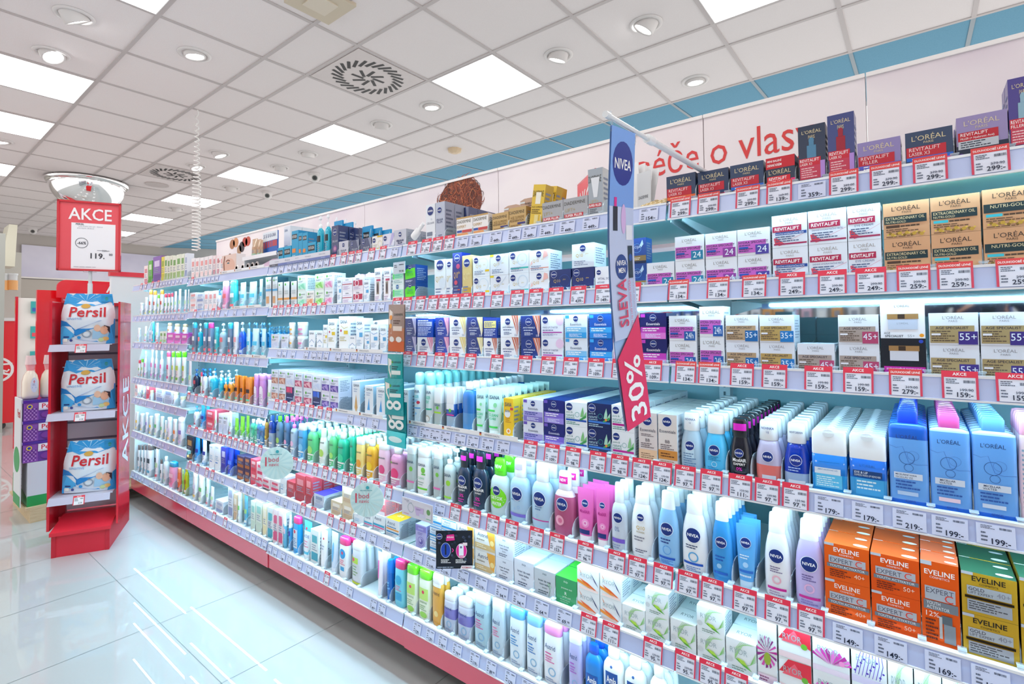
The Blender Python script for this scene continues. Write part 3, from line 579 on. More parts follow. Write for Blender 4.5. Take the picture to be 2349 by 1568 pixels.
BX('duo', 'eef2fa', 'tall white-over-black twin pack showing two jars', [('R', 0, 0, 1, .5, '0c1420'), ('T', "L'ORÉAL", .16, .92, .84, .96, '4a4440'), ('R', .18, .62, .84, .76, 'c2cce0'), ('T', "L'ORÉAL", .36, .69, .66, .72, '8a94a8'), ('R', .16, .76, .86, .83, 'a07848'), ('R', .4, .765, .56, .825, '3a2a20'), ('T', 'AGE', .08, .555, .22, .585, '3a3440'), ('T', 'SPECIALIST', .08, .515, .54, .545, '2a2430', 1), ('T', '55+', .6, .515, .78, .55, 'a0a0a8'), ('C', .92, .54, .05, 'f0a028'), ('C', .9, .46, .05, '2848c0'), ('R', .2, .2, .84, .33, 'd4d8e4'), ('R', .18, .33, .86, .4, 'a07848'), ('R', .4, .335, .56, .395, '3a2a20'), ('R', .06, .01, .98, .12, 'c01c9c'), ('T', 'ZVÝHODNĚNÉ DVOJBALENÍ /', .1, .07, .94, .105, W_, 1), ('T', 'KEDVEZMÉNYES CSOMAG', .16, .02, .9, .055, W_, 1)], fin='w')
def nv(n, base, desc, els, side=None, x=.5, y=.78, r=.13, **k): BX(n, base, desc, [('N', x, y, r)]+els, side=side, fin='w', **k)
def ess(n, desc, base, c1, c2, tc, corner):
    nv(n, base, desc, [('T', 'Essentials', .2, .53, .8, .63, tc), ('R', .03, .0, .97, .46, c1), ('R', .03, 0, .97, .24, c2), ('R', .03, .84, .2, .97, corner)]+GL(.1, .28, .9, .44, W_ if base != 'dfe5f4' else '2a3a90', 2)+GL(.2, .04, .8, .2, 'e8ecff', 3), y=.82, r=.12)
ess('esl', 'pale grey box with lilac lower panel', 'dfe5f4', 'a79fdc', '7f74c4', '2a3358', '6a52b8'); ess('esn', 'navy box with violet lower panel', '101c70', '7a64cc', '9684dc', 'e8ecff', '6a52b8'); ess('esb', 'white box with pale blue lower panel', 'e6effa', '7fc2ea', '2f9ee0', '2a3358', '2f9ee0'); ess('esc', 'blue box with bright blue lower panel', '0a58b8', '38a8ee', '1e88de', W_, '38a8ee'); ess('esm', 'navy box with magenta lower panel', '0c1660', 'c43ab8', 'e078d4', W_, 'c43ab8'); ess('esp', 'white box with pink corner', 'e8e4f4', 'e8c4e4', 'd8a8dc', '2a3358', 'c43ab8')
def pn(n, desc, base, bar, leaf, drop=0):
    dk = base != 'eef3f8'; tc = 'b8d8e8' if dk else '4a8a80'
    BX(n, base, desc, [('N', .2, .8, .16), ('T', 'pure &', .05, .52, .36, .62, tc), ('T', 'natural', .05, .4, .42, .52, tc), ('R', .04, .22, .97, .3, bar), ('O', .56, .5, .1, .015, '3a9a90'), ('P', [(.7, .42), (.74, .62), (.82, .84), (.86, .6), (.84, .42)], leaf), ('P', [(.82, .4), (.9, .55), (.98, .66), (.97, .45), (.9, .36)], leaf), ('P', [(.66, .32), (.95, .5), (.97, .42), (.72, .27)], '3c9a50')]+([('C', .8, .38, .05, 'e8903c')] if drop else [])+GL(.05, .32, .55, .38, tc, 1)+GL(.06, .06, .7, .2, tc, 2), fin='w')
pn('pnw', 'white box with green leaf and blue bar', 'eef3f8', '1a50b0', '7fbf7a'); pn('pnn', 'navy box with pale leaf and oil drop', '0b1f58', '3a7ad0', 'a8d8c0', 1); pn('pnm', 'white box with leaf and magenta bar', 'eef3f8', 'b8128a', '8fc890')
def anti(n, desc, base, sw, tc):
    BX(n, base, desc, [('P', [(.62, 1), (1, 1), (1, .3), (.92, .02), (.86, .3), (.76, .6)], sw), ('L', [(.72, .98), (.86, .6), (.93, .06)], .03, 'f4f0f0'), ('L', [(.86, .98), (.94, .6), (.96, .2)], .02, 'd8d0d8'), ('N', .42, .72, .16, '0a2a78'), ('T', 'ANTI-WRINKLE', .12, .42, .74, .49, tc, 1), ('O', .43, .33, .001, .001, tc)]+GL(.16, .3, .74, .38, tc, 1)+GL(.2, .1, .66, .26, tc, 3)+[('T', '55+', .8, .05, .96, .14, tc)], fin='w')
anti('awb', 'white box with lilac-blue curved stripes', 'f0f3f8', '8a8ec8', '2a3a78'); anti('anb', 'navy box with lilac curved stripes', '0d2f7c', 'b8b0dc', 'dfe6f4'); anti('anp', 'blue box with pink curved stripes', '0f3aa0', 'e490b8', 'dfe6f4'); anti('awp', 'white box with pink curved stripes', 'f2f3f8', 'e08aa8', '2a3a78'); anti('awy', 'white box with yellow curved stripes', 'f2f3f8', 'e6cf7c', '2a3a78'); anti('any', 'navy box with yellow curved stripes', '0d2f7c', 'ecdf9c', 'dfe6f4'); anti('awr', 'white box with terracotta curved stripes', 'f2f3f8', 'c46a50', '2a3a78'); anti('anr', 'navy box with terracotta curved stripes', '0d2f7c', 'cc7458', 'dfe6f4')
BX('bkb', '1448b0', 'blue box turned to its text side', [('R', .05, .6, .95, .84, 'c8ccec')]+GL(.06, .86, .9, .96, W_, 1)+GL(.1, .62, .9, .82, '3a4a98', 3)+GL(.06, .08, .94, .56, 'e0e8ff', 6), fin='w')
BX('bky', '123a98', 'navy box turned to its yellow text side', [('R', .05, .5, .95, .84, 'efe08c')]+GL(.1, .54, .9, .8, '3a4a98', 4)+GL(.06, .08, .94, .46, 'e0e8ff', 5), fin='w')
nv('mkp', 'eceef8', 'white box with thin magenta bar', [('C', .86, .76, .18, 'e8c8e4'), ('T', 'MAKE-UP STARTER', .08, .42, .78, .5, '4a4878'), ('R', .08, .22, .96, .27, 'b02a98')]+GL(.08, .3, .7, .38, '4a4878', 1)+GL(.08, .08, .8, .2, '8a8ab0', 3), x=.2, y=.78, r=.14)
def q10(n, desc, base, tc, ex, x=.2, y=.8, r=.14): nv(n, base, desc, [('T', 'Q10', .12, .42, .56, .58, tc), ('T', 'plus', .58, .52, .8, .6, tc)]+ex+GL(.1, .08, .75, .3, '7a88a8', 3), x=x, y=y, r=r)
q10('q1', 'white box with soft gold lettering', 'eaf2f8', 'd0b870', [('O', .62, .6, .3, .03, 'd4e4f0'), ('R', .74, .22, .97, .32, 'e8c020')]); q10('q2', 'white box with silver streaks, gold lettering', 'e4eaf2', 'c8b060', [('R', 0, .9, .2, 1, 'e8d020'), ('L', [(.1, .1), (.5, .5), (.9, .95)], .02, 'cdd6e4')], .45); q10('q3', 'white box with teal underline', 'e8f0f8', 'd0b870', [('R', .08, .2, .98, .27, '3ab8b0'), ('O', .68, .62, .26, .04, 'd0e0ee')]); q10('q4', 'white box with orange dotted fan', 'eef2f8', 'd8a848', [('R', .06, .16, .98, .19, 'e07850'), ('P', [(.7, .6), (.76, .95), (.92, .9), (.96, .68)], 'f0b8b0'), ('P', [(.05, .3), (.12, .55), (.2, .4)], 'f4ccc4')], .5); q10('q5', 'navy box with fine gold lettering', '122a68', 'c8ac60', [('O', .7, .5, .26, .02, '2c4a90')]); q10('q6', 'large white box with gold lettering', 'e9f3f8', 'd0ac48', [('P', [(0, 0), (1, 0), (1, .2), (0, .34)], 'd8dfea')], .5)
q10('q7', 'tall white box with gold lettering', 'e8f0f6', 'd0b870', [('E', .7, .4, .3, .14, 'dce8f2')], .5, .86, .34); q10('q8', 'tall navy box with pink blots', '12247e', 'e8c060', [('C', .6, .7, .2, 'c84a78'), ('C', .35, .35, .18, 'd8506a'), ('R', .1, .18, .8, .2, 'e86040')], .5, .88, .3); q10('q9', 'tall golden dotted box', 'd9c27e', 'f0e4b0', [('R', .1, .08, .9, .24, 'c8a040')], .5, .82, .34); q10('q10', 'box with navy front and golden Czech lettering', '13276a', 'd8b860', [('R', .1, .18, .9, .2, 'e8b850'), ('T', 'VÝHODNOU CENU', .1, .04, .9, .14, 'e8b850', 1)])
nv('vts', 'f0f2f8', 'white box with wide plain lettering', [('T', 'VITAL SOJA', .1, .42, .96, .54, '4a4870'), ('T', 'ANTI-AGE', .1, .3, .5, .38, '4a4870'), ('R', .1, .02, 1, .2, '7a5a38')], x=.2, y=.76)
BX('soj', '0b4696', 'royal blue box with silver leaf swirl', [('T', 'SOJA', .06, .56, .6, .7, 'c8ddf4'), ('O', .34, .6, .32, .03, '5a98d8'), ('P', [(.55, .7), (.75, .92), (.82, .74), (.66, .62)], 'b8d8f0'), ('R', 0, .08, 1, .3, '8a7448'), ('R', 0, 0, 1, .09, '10244a')]+GL(.1, .12, .7, .24, 'e8e0c8', 2), side='1a5aa8', fin='w')
BX('urb', '15387a', 'navy box with neon green brush stroke', [('P', [(.03, .66), (.2, .8), (.95, .82), (1, .3), (.5, .24), (.06, .2)], '5fe020'), ('T', 'URBAN', .25, .56, .72, .66, '20788a'), ('T', 'DETOX', .2, .4, .8, .54, '38b028', 1), ('N', .5, .86, .14)]+GL(.1, .05, .9, .16, 'dfe6ff', 2), fin='w')
BX('urw', 'e4f2f0', 'white box with mint green panel', [('R', .04, .3, .98, .7, 'a8ecc0'), ('R', .04, .3, .16, .7, '48d858'), ('N', .45, .86, .14, '3a78b0')]+GL(.2, .36, .9, .64, '58c8a0', 3)+GL(.1, .06, .9, .24, '88b0b0', 2), fin='w')
BX('nsw', 'e8ecf2', 'tall white box with round navy emblem', [('N', .5, .83, .36), ('T', 'CELLULAR', .1, .5, .9, .55, '6a7088'), ('R', .1, .2, .7, .3, '7a8498'), ('C', .6, .62, .08, 'd0d8e4')]+GL(.12, .05, .8, .18, '9aa4b8', 3), fin='w', dr=.9)
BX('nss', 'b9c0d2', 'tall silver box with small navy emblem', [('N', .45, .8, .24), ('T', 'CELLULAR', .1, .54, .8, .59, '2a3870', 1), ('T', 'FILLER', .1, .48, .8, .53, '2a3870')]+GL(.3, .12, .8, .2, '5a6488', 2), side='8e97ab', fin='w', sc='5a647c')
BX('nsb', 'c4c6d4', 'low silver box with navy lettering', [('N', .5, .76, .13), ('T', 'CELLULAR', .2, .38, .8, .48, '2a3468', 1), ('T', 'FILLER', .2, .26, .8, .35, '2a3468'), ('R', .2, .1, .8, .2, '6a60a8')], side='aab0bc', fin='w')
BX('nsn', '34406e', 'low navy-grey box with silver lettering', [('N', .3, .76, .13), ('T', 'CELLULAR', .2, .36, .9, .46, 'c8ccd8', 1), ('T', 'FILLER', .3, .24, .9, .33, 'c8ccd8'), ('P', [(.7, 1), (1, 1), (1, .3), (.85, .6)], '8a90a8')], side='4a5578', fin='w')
BX('nsp', '2c3a6c', 'tall dark indigo box with pink glow', [('N', .5, .8, .3), ('C', .5, .3, .3, '8a5a9a'), ('C', .5, .3, .16, 'c890b0'), ('T', 'CELLULAR', .1, .5, .9, .56, 'c8ccd8', 1)], fin='w')
BX('nsy', 'eeece8', 'low white box with yellow side mark', [('N', .2, .74, .16), ('O', .75, .5, .2, .03, 'e0d4b0'), ('R', .5, .9, 1, 1, 'e0b830'), ('R', .5, .08, .7, .26, 'e8d020')]+GL(.1, .2, .6, .5, 'b8b8b0', 3), fin='w')
BX('nsl', 'dcdcee', 'low white-lilac box with navy emblem', [('N', .2, .74, .16), ('P', [(.5, 0), (1, .8), (1, 1), (.8, 1)], 'bcb4e0')]+GL(.1, .2, .6, .4, '9a98c8', 2), fin='w')
def dia(n, desc, base, w2, c2, ex, **k): BX(n, base, desc, [('T', 'DIADERMINE', .04, .72, .9, .86, '4a4638')]+ex, fin='w', **k)
dia('dxp', 'white box with orange glitter base', 'f0eeec', '', '', [('R', 0, .93, 1, 1, 'c8a060'), ('T', 'EXPERT', .05, .5, .6, .62, 'c09848'), ('R', .04, .06, .94, .26, 'e4a060'), ('R', .36, .28, .96, .4, 'c84848'), ('R', .04, .3, .34, .4, '3050a8')])
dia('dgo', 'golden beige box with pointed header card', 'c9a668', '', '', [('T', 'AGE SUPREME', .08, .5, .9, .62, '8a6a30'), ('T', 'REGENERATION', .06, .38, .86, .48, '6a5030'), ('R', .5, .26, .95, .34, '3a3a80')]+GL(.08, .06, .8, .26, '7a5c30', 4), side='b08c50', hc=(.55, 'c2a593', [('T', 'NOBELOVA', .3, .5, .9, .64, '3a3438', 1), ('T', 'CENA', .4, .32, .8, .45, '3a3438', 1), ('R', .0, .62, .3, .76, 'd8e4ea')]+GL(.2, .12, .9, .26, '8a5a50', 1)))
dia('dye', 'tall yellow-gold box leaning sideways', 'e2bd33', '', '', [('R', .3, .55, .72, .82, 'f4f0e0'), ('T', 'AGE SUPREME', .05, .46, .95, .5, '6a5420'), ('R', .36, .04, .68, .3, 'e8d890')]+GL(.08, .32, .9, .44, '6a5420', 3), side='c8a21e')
dia('dgr', 'grey box with red filler band', 'a9abb0', '', '', [('T', 'LIFT+', .08, .44, .5, .58, 'b8a878'), ('R', .04, .2, .82, .34, 'c82838'), ('T', 'SUPER FILLER', .06, .22, .8, .32, W_, 1), ('R', .04, .06, .3, .16, 'd8dce4')]+GL(.34, .06, .9, .17, '6a6e78', 2), side='b8b8bc')
dia('dgt', 'tall grey box showing a white tube', 'a4adb6', '', '', [('P', [(.2, .82), (.8, .82), (.62, .42), (.38, .42)], 'e6e9ee'), ('T', 'LIFT+', .1, .3, .7, .37, 'c0b080'), ('R', .04, .22, .9, .3, 'c82838'), ('T', 'SUPER FILLER', .06, .235, .88, .285, W_, 1), ('R', .1, .03, .5, .06, 'c82838')]+GL(.1, .1, .7, .2, '5a6470', 3), side='c4c6c8')
def gar(n, desc, base, c2, c3, low=0):
    BX(n, base, desc, ([('C', .28, .8, .09, '4ea832'), ('T', 'GARNIER', .36, .76, .92, .84, '3a4a50')] if not low else [])+([('R', 0, 0, 1, 1, '0e1f5c'), ('R', .05, .62, .5, .98, c2), ('R', .54, .62, .8, .98, c3), ('R', .1, .3, .8, .34, 'b8c4e8')] if low else [('R', .05, .12, .95, .5, c2), ('P', [(.05, .3), (.4, .1), (.3, .36), (.9, .06), (.7, .5)], c3)])+GL(.1, .55, .8, .68, '5a6478', 2), fin='w')
gar('gbr', 'white box with brown swirl panel', 'dfe4f2', 'b87a68', 'e0b8a8'); gar('grd', 'white box with rose swirl panel', 'dfe4f2', 'b84a70', 'e8b0bc'); gar('gvi', 'white box with violet swirl panel', 'e2e2f4', '5a48a0', 'a890d0'); gar('gna', 'white over navy box with pink blocks', 'dfe4f2', 'e03a70', 'd84880', 1); gar('gnb', 'white box with green emblem', 'e4e8f6', 'd4dcf0', 'c8d2ec')
gar('gnl', 'navy lower box with blue blocks', 'dfe4f2', '2a60d8', '4a80e8', 1)
gar('gmi', 'white box with mint swirl', 'e6f4f0', 'bce8d0', '8ad8b4'); gar('gpk', 'white box with pink ring', 'eef0f6', 'f0c8dc', 'e48ab4'); gar('ggr', 'white box with apple green patch', 'eaf4e8', 'c4e8a8', '88cc60'); gar('gor', 'white box with orange patch', 'f2eeea', 'f0c8a8', 'e0906a')
BX('gtl', 'e2e4e6', 'tall slim box with bubble print', [('C', .3, .9, .12, '4ea832'), ('T', 'GARNIER', .4, .88, .95, .92, '3a4a50'), ('R', 0, .56, 1, .63, '58a8d8'), ('R', .1, .18, .6, .4, 'd8a070')]+[('C', .25+.22*(i % 3), .68+.06*(i//3), .09, 'c4c8c8') for i in range(6)], side='12303a', dr=1.1)
BX('gto', 'e2e4e6', 'tall slim box with orange foot line', [('C', .3, .9, .12, '4ea832'), ('R', 0, .32, 1, .4, 'e09848')]+[('C', .25+.22*(i % 3), .56+.08*(i//3), .09, 'bfc4c4') for i in range(6)]+GL(.1, .08, .8, .28, '8a8a90', 4), side='12303a', dr=1.1)
def isa(n, desc, base, c2, ex, **k): BX(n, base, desc, [('T', 'ISANA', .14, .8, .84, .88 if k.get('dr') else .9, '2a4a68', 1)]+ex, fin='w', **k)
isa('is1', 'tall white box with yellow foot', 'f2f5f8', '', [('L', [(.2, .74), (.5, .66), (.9, .7)], .03, 'c8b040'), ('R', .5, .5, .9, .6, 'e8c428'), ('R', 0, 0, 1, .07, 'f0dc30'), ('C', .22, .6, .08, 'c03058')]+GL(.1, .3, .8, .44, 'b8a860', 3)); isa('is2', 'white box with blue wave and patch', 'f0f4fa', '', [('L', [(.1, .72), (.4, .66), (.9, .72)], .04, '4a90c8'), ('R', .45, .45, .9, .58, '58a8dc')]+GL(.1, .2, .8, .38, '98b0cc', 4)+[('R', 0, 0, 1, .05, '58a8dc')]); isa('is3', 'small white box with blue wave', 'f4f6fa', '', [('L', [(.1, .4), (.5, .55), (.9, .4)], .05, '5a88b8')]+GL(.3, .12, .8, .3, '98a8c0', 2)); isa('is4', 'white box with pink bands', 'f2f0f8', '', [('R', 0, .5, 1, .56, 'b03a50'), ('L', [(.1, .7), (.9, .7)], .03, 'c8b8dc')]+GL(.1, .1, .8, .4, 'b898c0', 4), hc=(.35, 'e090b4', [('O', .4, .5, .2, .06, W_)])); isa('is5', 'box with crimson window and pink card', 'f0e8f0', '', [('R', .05, .35, .95, .75, 'b8284c'), ('O', .4, .55, .2, .06, 'f4dce4')]+GL(.1, .08, .8, .3, 'b898c0', 3), hc=(.35, 'e090b4', [('O', .4, .5, .2, .06, W_)])); isa('is6', 'tall white box with dark vial window', 'f2f0f6', '', [('L', [(.1, .74), (.9, .72)], .04, 'c08aa0'), ('R', .3, .25, .66, .6, '9a8878'), ('E', .48, .42, .1, .14, '40303c'), ('R', .3, .62, .9, .68, 'c04060')]+GL(.1, .05, .8, .2, 'b898b8', 3)); isa('is7', 'yellow box with white oval and orange dot', 'f7c822', '', [('C', .4, .62, .3, 'eef0f0'), ('T', 'ISANA', .16, .66, .64, .72, '2a4a68', 1), ('C', .5, .2, .22, 'f8f4e4'), ('C', .5, .2, .12, 'f08a28'), ('R', .7, .72, 1, .78, 'd83a48')]+GL(.2, .4, .8, .54, 'c88a20', 3), side='f3cd38')
def ast(n, desc, base, c2, ex, **k): BX(n, base, desc, [('T', 'Astrid', .1, .68, .68, .86, '2a3e68')]+ex, fin='w', **k)
ast('asb', 'white box with two blue bands', 'eef4fa', '', [('R', 0, .94, 1, 1, '2a90d0'), ('R', 0, .3, 1, .44, '2a90cc'), ('R', 0, .12, 1, .18, '58b0e0')]+GL(.1, .48, .8, .62, '8aa0c0', 2)); ast('asg', 'white box with golden oil splash', 'eeece8', '', [('R', 0, .1, 1, .36, 'd8b880'), ('P', [(.6, 1), (1, 1), (1, .2), (.78, .3), (.7, .6)], 'eba83c'), ('C', .86, .5, .1, 'f8dc90')]+GL(.1, .48, .6, .6, '9a8a78', 1)+GL(.1, .16, .6, .32, 'fff6e0', 2)); ast('asy', 'white box with yellow-orange top', 'eef2f6', '', [('R', .05, .4, .95, .48, 'f0a040'), ('R', .05, .24, .95, .32, '3a88b8')]+GL(.1, .06, .7, .2, '8aa0b8', 2)+GL(.1, .5, .8, .62, '3a88b8', 1), top='f8bc1c', side='d6dfe6', topels=[('T', 'care', .3, .4, .7, .6, 'f8f0c8', 1)]); ast('asc', 'white box with cyan and pink bands', 'eef4f8', '', [('R', 0, .34, 1, .46, '38a8d0'), ('R', 0, .24, 1, .31, 'e04a90')]+GL(.1, .06, .7, .2, '8aa0b8', 2))
BX('lil', 'b7b3e2', 'lilac box with flower ring print', [('R', 0, .72, 1, .95, '8f84cc'), ('T', 'Luxury', .2, .78, .8, .88, 'e8e4f8'), ('O', .5, .3, .3, .04, '8a80c8'), ('C', .5, .3, .18, '6a60b0'), ('C', .45, .34, .1, 'c4bcec')]+GL(.2, .56, .8, .68, '7a70b8', 2), side='a8a6e0')
BX('pkd', 'f4e8ee', 'white box with coral side panel', [('R', .0, .3, 1, .7, 'e87a88'), ('R', 0, .0, 1, .06, 'e870a8')]+GL(.1, .36, .9, .64, 'fff0f0', 4), side='e6808c')
def zia(n, desc, base, tc, ex=[], **k): BX(n, base, desc, [('O', .5, .84, .001, .001, tc), ('T', 'ziaja', .34, .8, .66, .9, tc), ('T', 'krem de nuit', .15, .55, .85, .63, tc, 1), ('T', 'luxe wake', .18, .42, .82, .5, tc, 1), ('T', 'krém', .3, .3, .7, .37, tc)]+GL(.2, .08, .8, .24, tc, 2)+ex, fin='w', **k)
zia('zi1', 'plain white box with handwritten lines', 'dde2ee', '4a5068'); zia('zi2', 'silver box with green stem drawing', 'c4cad2', '4a5860', [('L', [(.7, .05), (.76, .3), (.7, .5)], .02, '6a9a70'), ('C', .7, .52, .05, 'a8c8b0'), ('C', .78, .44, .04, 'a8c8b0')]); BX('zig', '2f9a5c', 'green box with white lettering', [('T', 'ziaja', .3, .8, .66, .9, 'd8f0e0'), ('T', 'jeunesse nuit', .2, .56, .84, .64, 'e8f8ec'), ('T', 'R', .42, .36, .54, .48, 'e8f8ec', 1), ('T', 'jardin nuit', .2, .24, .84, .32, 'e8f8ec')]+GL(.2, .06, .8, .2, 'a0d8b4', 2), top='4cc23c', fin='w')
def ryo(n, desc, els, base='eef2f4', top='f2f6f6', tc='7c8c90', **k): BX(n, base, desc, els+[('T', 'RYOR', .14, .58, .72, .76, 'a8b4b8')], top=top, fin='w', topels=[('T', 'RYOR', .25, .42, .75, .62, tc)], **k)
ryo('ryo', 'white box with orange flame leaves', [('P', [(0, .42), (.3, .36), (.7, .14), (.5, .16), (0, .3)], 'f09030'), ('P', [(.1, .5), (.5, .36), (.94, .1), (.8, .12), (.3, .34)], 'e8601c'), ('P', [(.6, .9), (.8, .5), (.97, .3), (.8, .6)], '3a4070'), ('P', [(.08, .95), (.3, .6), (.34, .56), (.14, .8)], 'e8782c'), ('R', .1, .04, .95, .14, 'f8dcd4')])
ryo('ryg', 'white box with fan of green blades', [('L', [(.3, .4), (.3+.04*i, .7+.03*i), (.5+.06*i, .98)], .012, 'a8d88c') for i in range(8)]+[('L', [(.55, .25), (.8, .35), (.98, .5+.05*i)], .012, '8ccc70') for i in range(6)]+[('P', [(.3, .42), (.56, .4), (.86, .16), (.6, .24)], '58a828'), ('P', [(.36, .46), (.6, .42), (.72, .28), (.5, .32)], 'b4dc40')]+GL(.2, .06, .8, .2, '7a9080', 2)+[('C', .12, .36, .1, 'd4d8da')])
ryo('ryf', 'tall white box with magenta spiky flower', [('P', [(.5, .5), (.5+.55*math.cos(a)-.03, .5+.26*math.sin(a)), (.5+.5*math.cos(a+.18), .5+.24*math.sin(a+.18))], ('b8208c', 'd848a8', '8a1878')[i % 3]) for i, a in enumerate([k*.42 for k in range(15)])]+[('E', .52, .4, .18, .1, '9ab030'), ('R', 0, 0, 1, .14, 'e8d0e0')]+GL(.1, .03, .7, .12, '8a4070', 2), dr=.9)
ryo('ryr', 'white box with red blossom top', [('P', [(0, .55), (.3, .98), (1, 1), (1, .45), (.6, .6)], 'e0283c'), ('P', [(.1, .5), (.5, .9), (.8, .5)], 'f05c6c'), ('C', .8, .5, .1, '6ab030'), ('R', 0, .02, 1, .2, 'f0d4d8')], tc='5a7a68')
ryo('ryp', 'white box with pink lotus blossom', [('P', [(.5+.06*math.cos(a), .28), (.5+.5*math.cos(a)-.06, .35+.3*math.sin(a)), (.5+.52*math.cos(a), .42+.32*math.sin(a)), (.5+.5*math.cos(a)+.08, .35+.28*math.sin(a))], ('d840b0', 'e878cc', 'b82890')[i % 3]) for i, a in enumerate([.1+k*.33 for k in range(9)])]+[('C', .8, .4, .08, 'f090c8'), ('R', 0, .0, 1, .16, 'ead8e8')], tc='4a8a70')
ryo('ryl', 'white box with violet lavender sprigs', [('L', [(.1+.1*i, .2), (.2+.1*i, .6), (.3+.08*i, .9)], .02, ('6a48b8', '4a38a0', '8a70d0')[i % 3]) for i in range(8)]+[('C', .1+.09*i, .3+.12*(i % 4), .035, '5c40b0') for i in range(10)]+[('R', 0, 0, 1, .18, 'dcd4f0')], tc='dfe4ea')
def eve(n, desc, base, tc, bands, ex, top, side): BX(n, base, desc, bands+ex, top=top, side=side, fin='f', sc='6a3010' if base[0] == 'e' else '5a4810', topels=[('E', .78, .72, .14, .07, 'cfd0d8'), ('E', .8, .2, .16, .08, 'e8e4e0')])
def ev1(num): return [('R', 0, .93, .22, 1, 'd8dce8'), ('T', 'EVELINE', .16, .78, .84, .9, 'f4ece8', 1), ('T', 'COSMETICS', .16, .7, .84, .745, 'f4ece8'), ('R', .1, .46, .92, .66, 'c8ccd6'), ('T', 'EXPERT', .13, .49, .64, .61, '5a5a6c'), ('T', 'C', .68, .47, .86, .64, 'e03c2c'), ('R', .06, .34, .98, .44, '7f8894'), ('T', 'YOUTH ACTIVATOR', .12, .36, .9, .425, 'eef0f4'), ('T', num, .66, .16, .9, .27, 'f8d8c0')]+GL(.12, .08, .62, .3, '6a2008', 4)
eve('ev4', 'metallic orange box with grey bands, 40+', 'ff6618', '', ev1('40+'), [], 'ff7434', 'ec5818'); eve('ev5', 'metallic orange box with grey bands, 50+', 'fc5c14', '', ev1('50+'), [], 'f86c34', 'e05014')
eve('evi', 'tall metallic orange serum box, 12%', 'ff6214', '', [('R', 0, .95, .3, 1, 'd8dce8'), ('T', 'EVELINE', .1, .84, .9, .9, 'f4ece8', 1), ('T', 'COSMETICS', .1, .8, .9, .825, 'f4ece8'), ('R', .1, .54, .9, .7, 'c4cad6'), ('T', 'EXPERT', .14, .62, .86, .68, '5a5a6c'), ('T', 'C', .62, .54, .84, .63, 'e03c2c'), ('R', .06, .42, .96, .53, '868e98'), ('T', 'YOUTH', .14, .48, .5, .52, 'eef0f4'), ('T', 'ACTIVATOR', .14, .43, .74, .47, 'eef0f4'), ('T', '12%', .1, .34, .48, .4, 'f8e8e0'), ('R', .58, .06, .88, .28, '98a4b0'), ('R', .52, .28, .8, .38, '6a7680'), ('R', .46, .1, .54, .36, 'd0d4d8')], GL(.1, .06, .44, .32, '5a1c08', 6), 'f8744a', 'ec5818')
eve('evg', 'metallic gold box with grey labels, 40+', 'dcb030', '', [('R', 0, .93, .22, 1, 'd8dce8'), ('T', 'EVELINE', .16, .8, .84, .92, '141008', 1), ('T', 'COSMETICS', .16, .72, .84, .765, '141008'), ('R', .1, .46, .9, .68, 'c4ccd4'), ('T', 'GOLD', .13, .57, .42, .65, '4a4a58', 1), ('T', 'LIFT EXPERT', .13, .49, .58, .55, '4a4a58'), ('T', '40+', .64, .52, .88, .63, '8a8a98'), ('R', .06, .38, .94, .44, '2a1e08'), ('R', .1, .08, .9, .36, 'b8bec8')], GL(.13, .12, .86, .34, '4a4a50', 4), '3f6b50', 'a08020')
BX('neb', '1b9fcd', 'turquoise box with black label', [('R', .06, .76, .8, .9, '10242c'), ('T', 'NEUTROGENA', .1, .79, .76, .87, W_), ('R', .1, .36, .6, .48, 'f08a38')]+GL(.1, .14, .7, .3, 'bfe6f2', 3), side='1790be'); BX('nes', '1aa4cf', 'small turquoise box with black label', [('R', .05, .58, .85, .86, '0e2028'), ('T', 'NEUTROGENA', .1, .66, .8, .8, W_)]+GL(.1, .14, .7, .44, 'bfe6f2', 2)); BX('neg', '1f9bd4', 'flat turquoise pouch with black label', [('R', .1, .6, .7, .82, '0e2028'), ('T', 'Neutrogena', .14, .65, .66, .78, W_), ('L', [(.2, .1), (.6, .4), (.9, .9)], .06, 'a8dcf0')], dr=.12, kind='cleansing_pouch'); BX('isw', 'eaf0f5', 'tall white box with blue side lines', [('T', 'ISANA', .1, .88, .6, .94, '2a5a90'), ('R', .1, .3, .5, .34, '2a80c8')]+GL(.1, .4, .7, .6, '98c0dc', 3), side='dfe9f0')
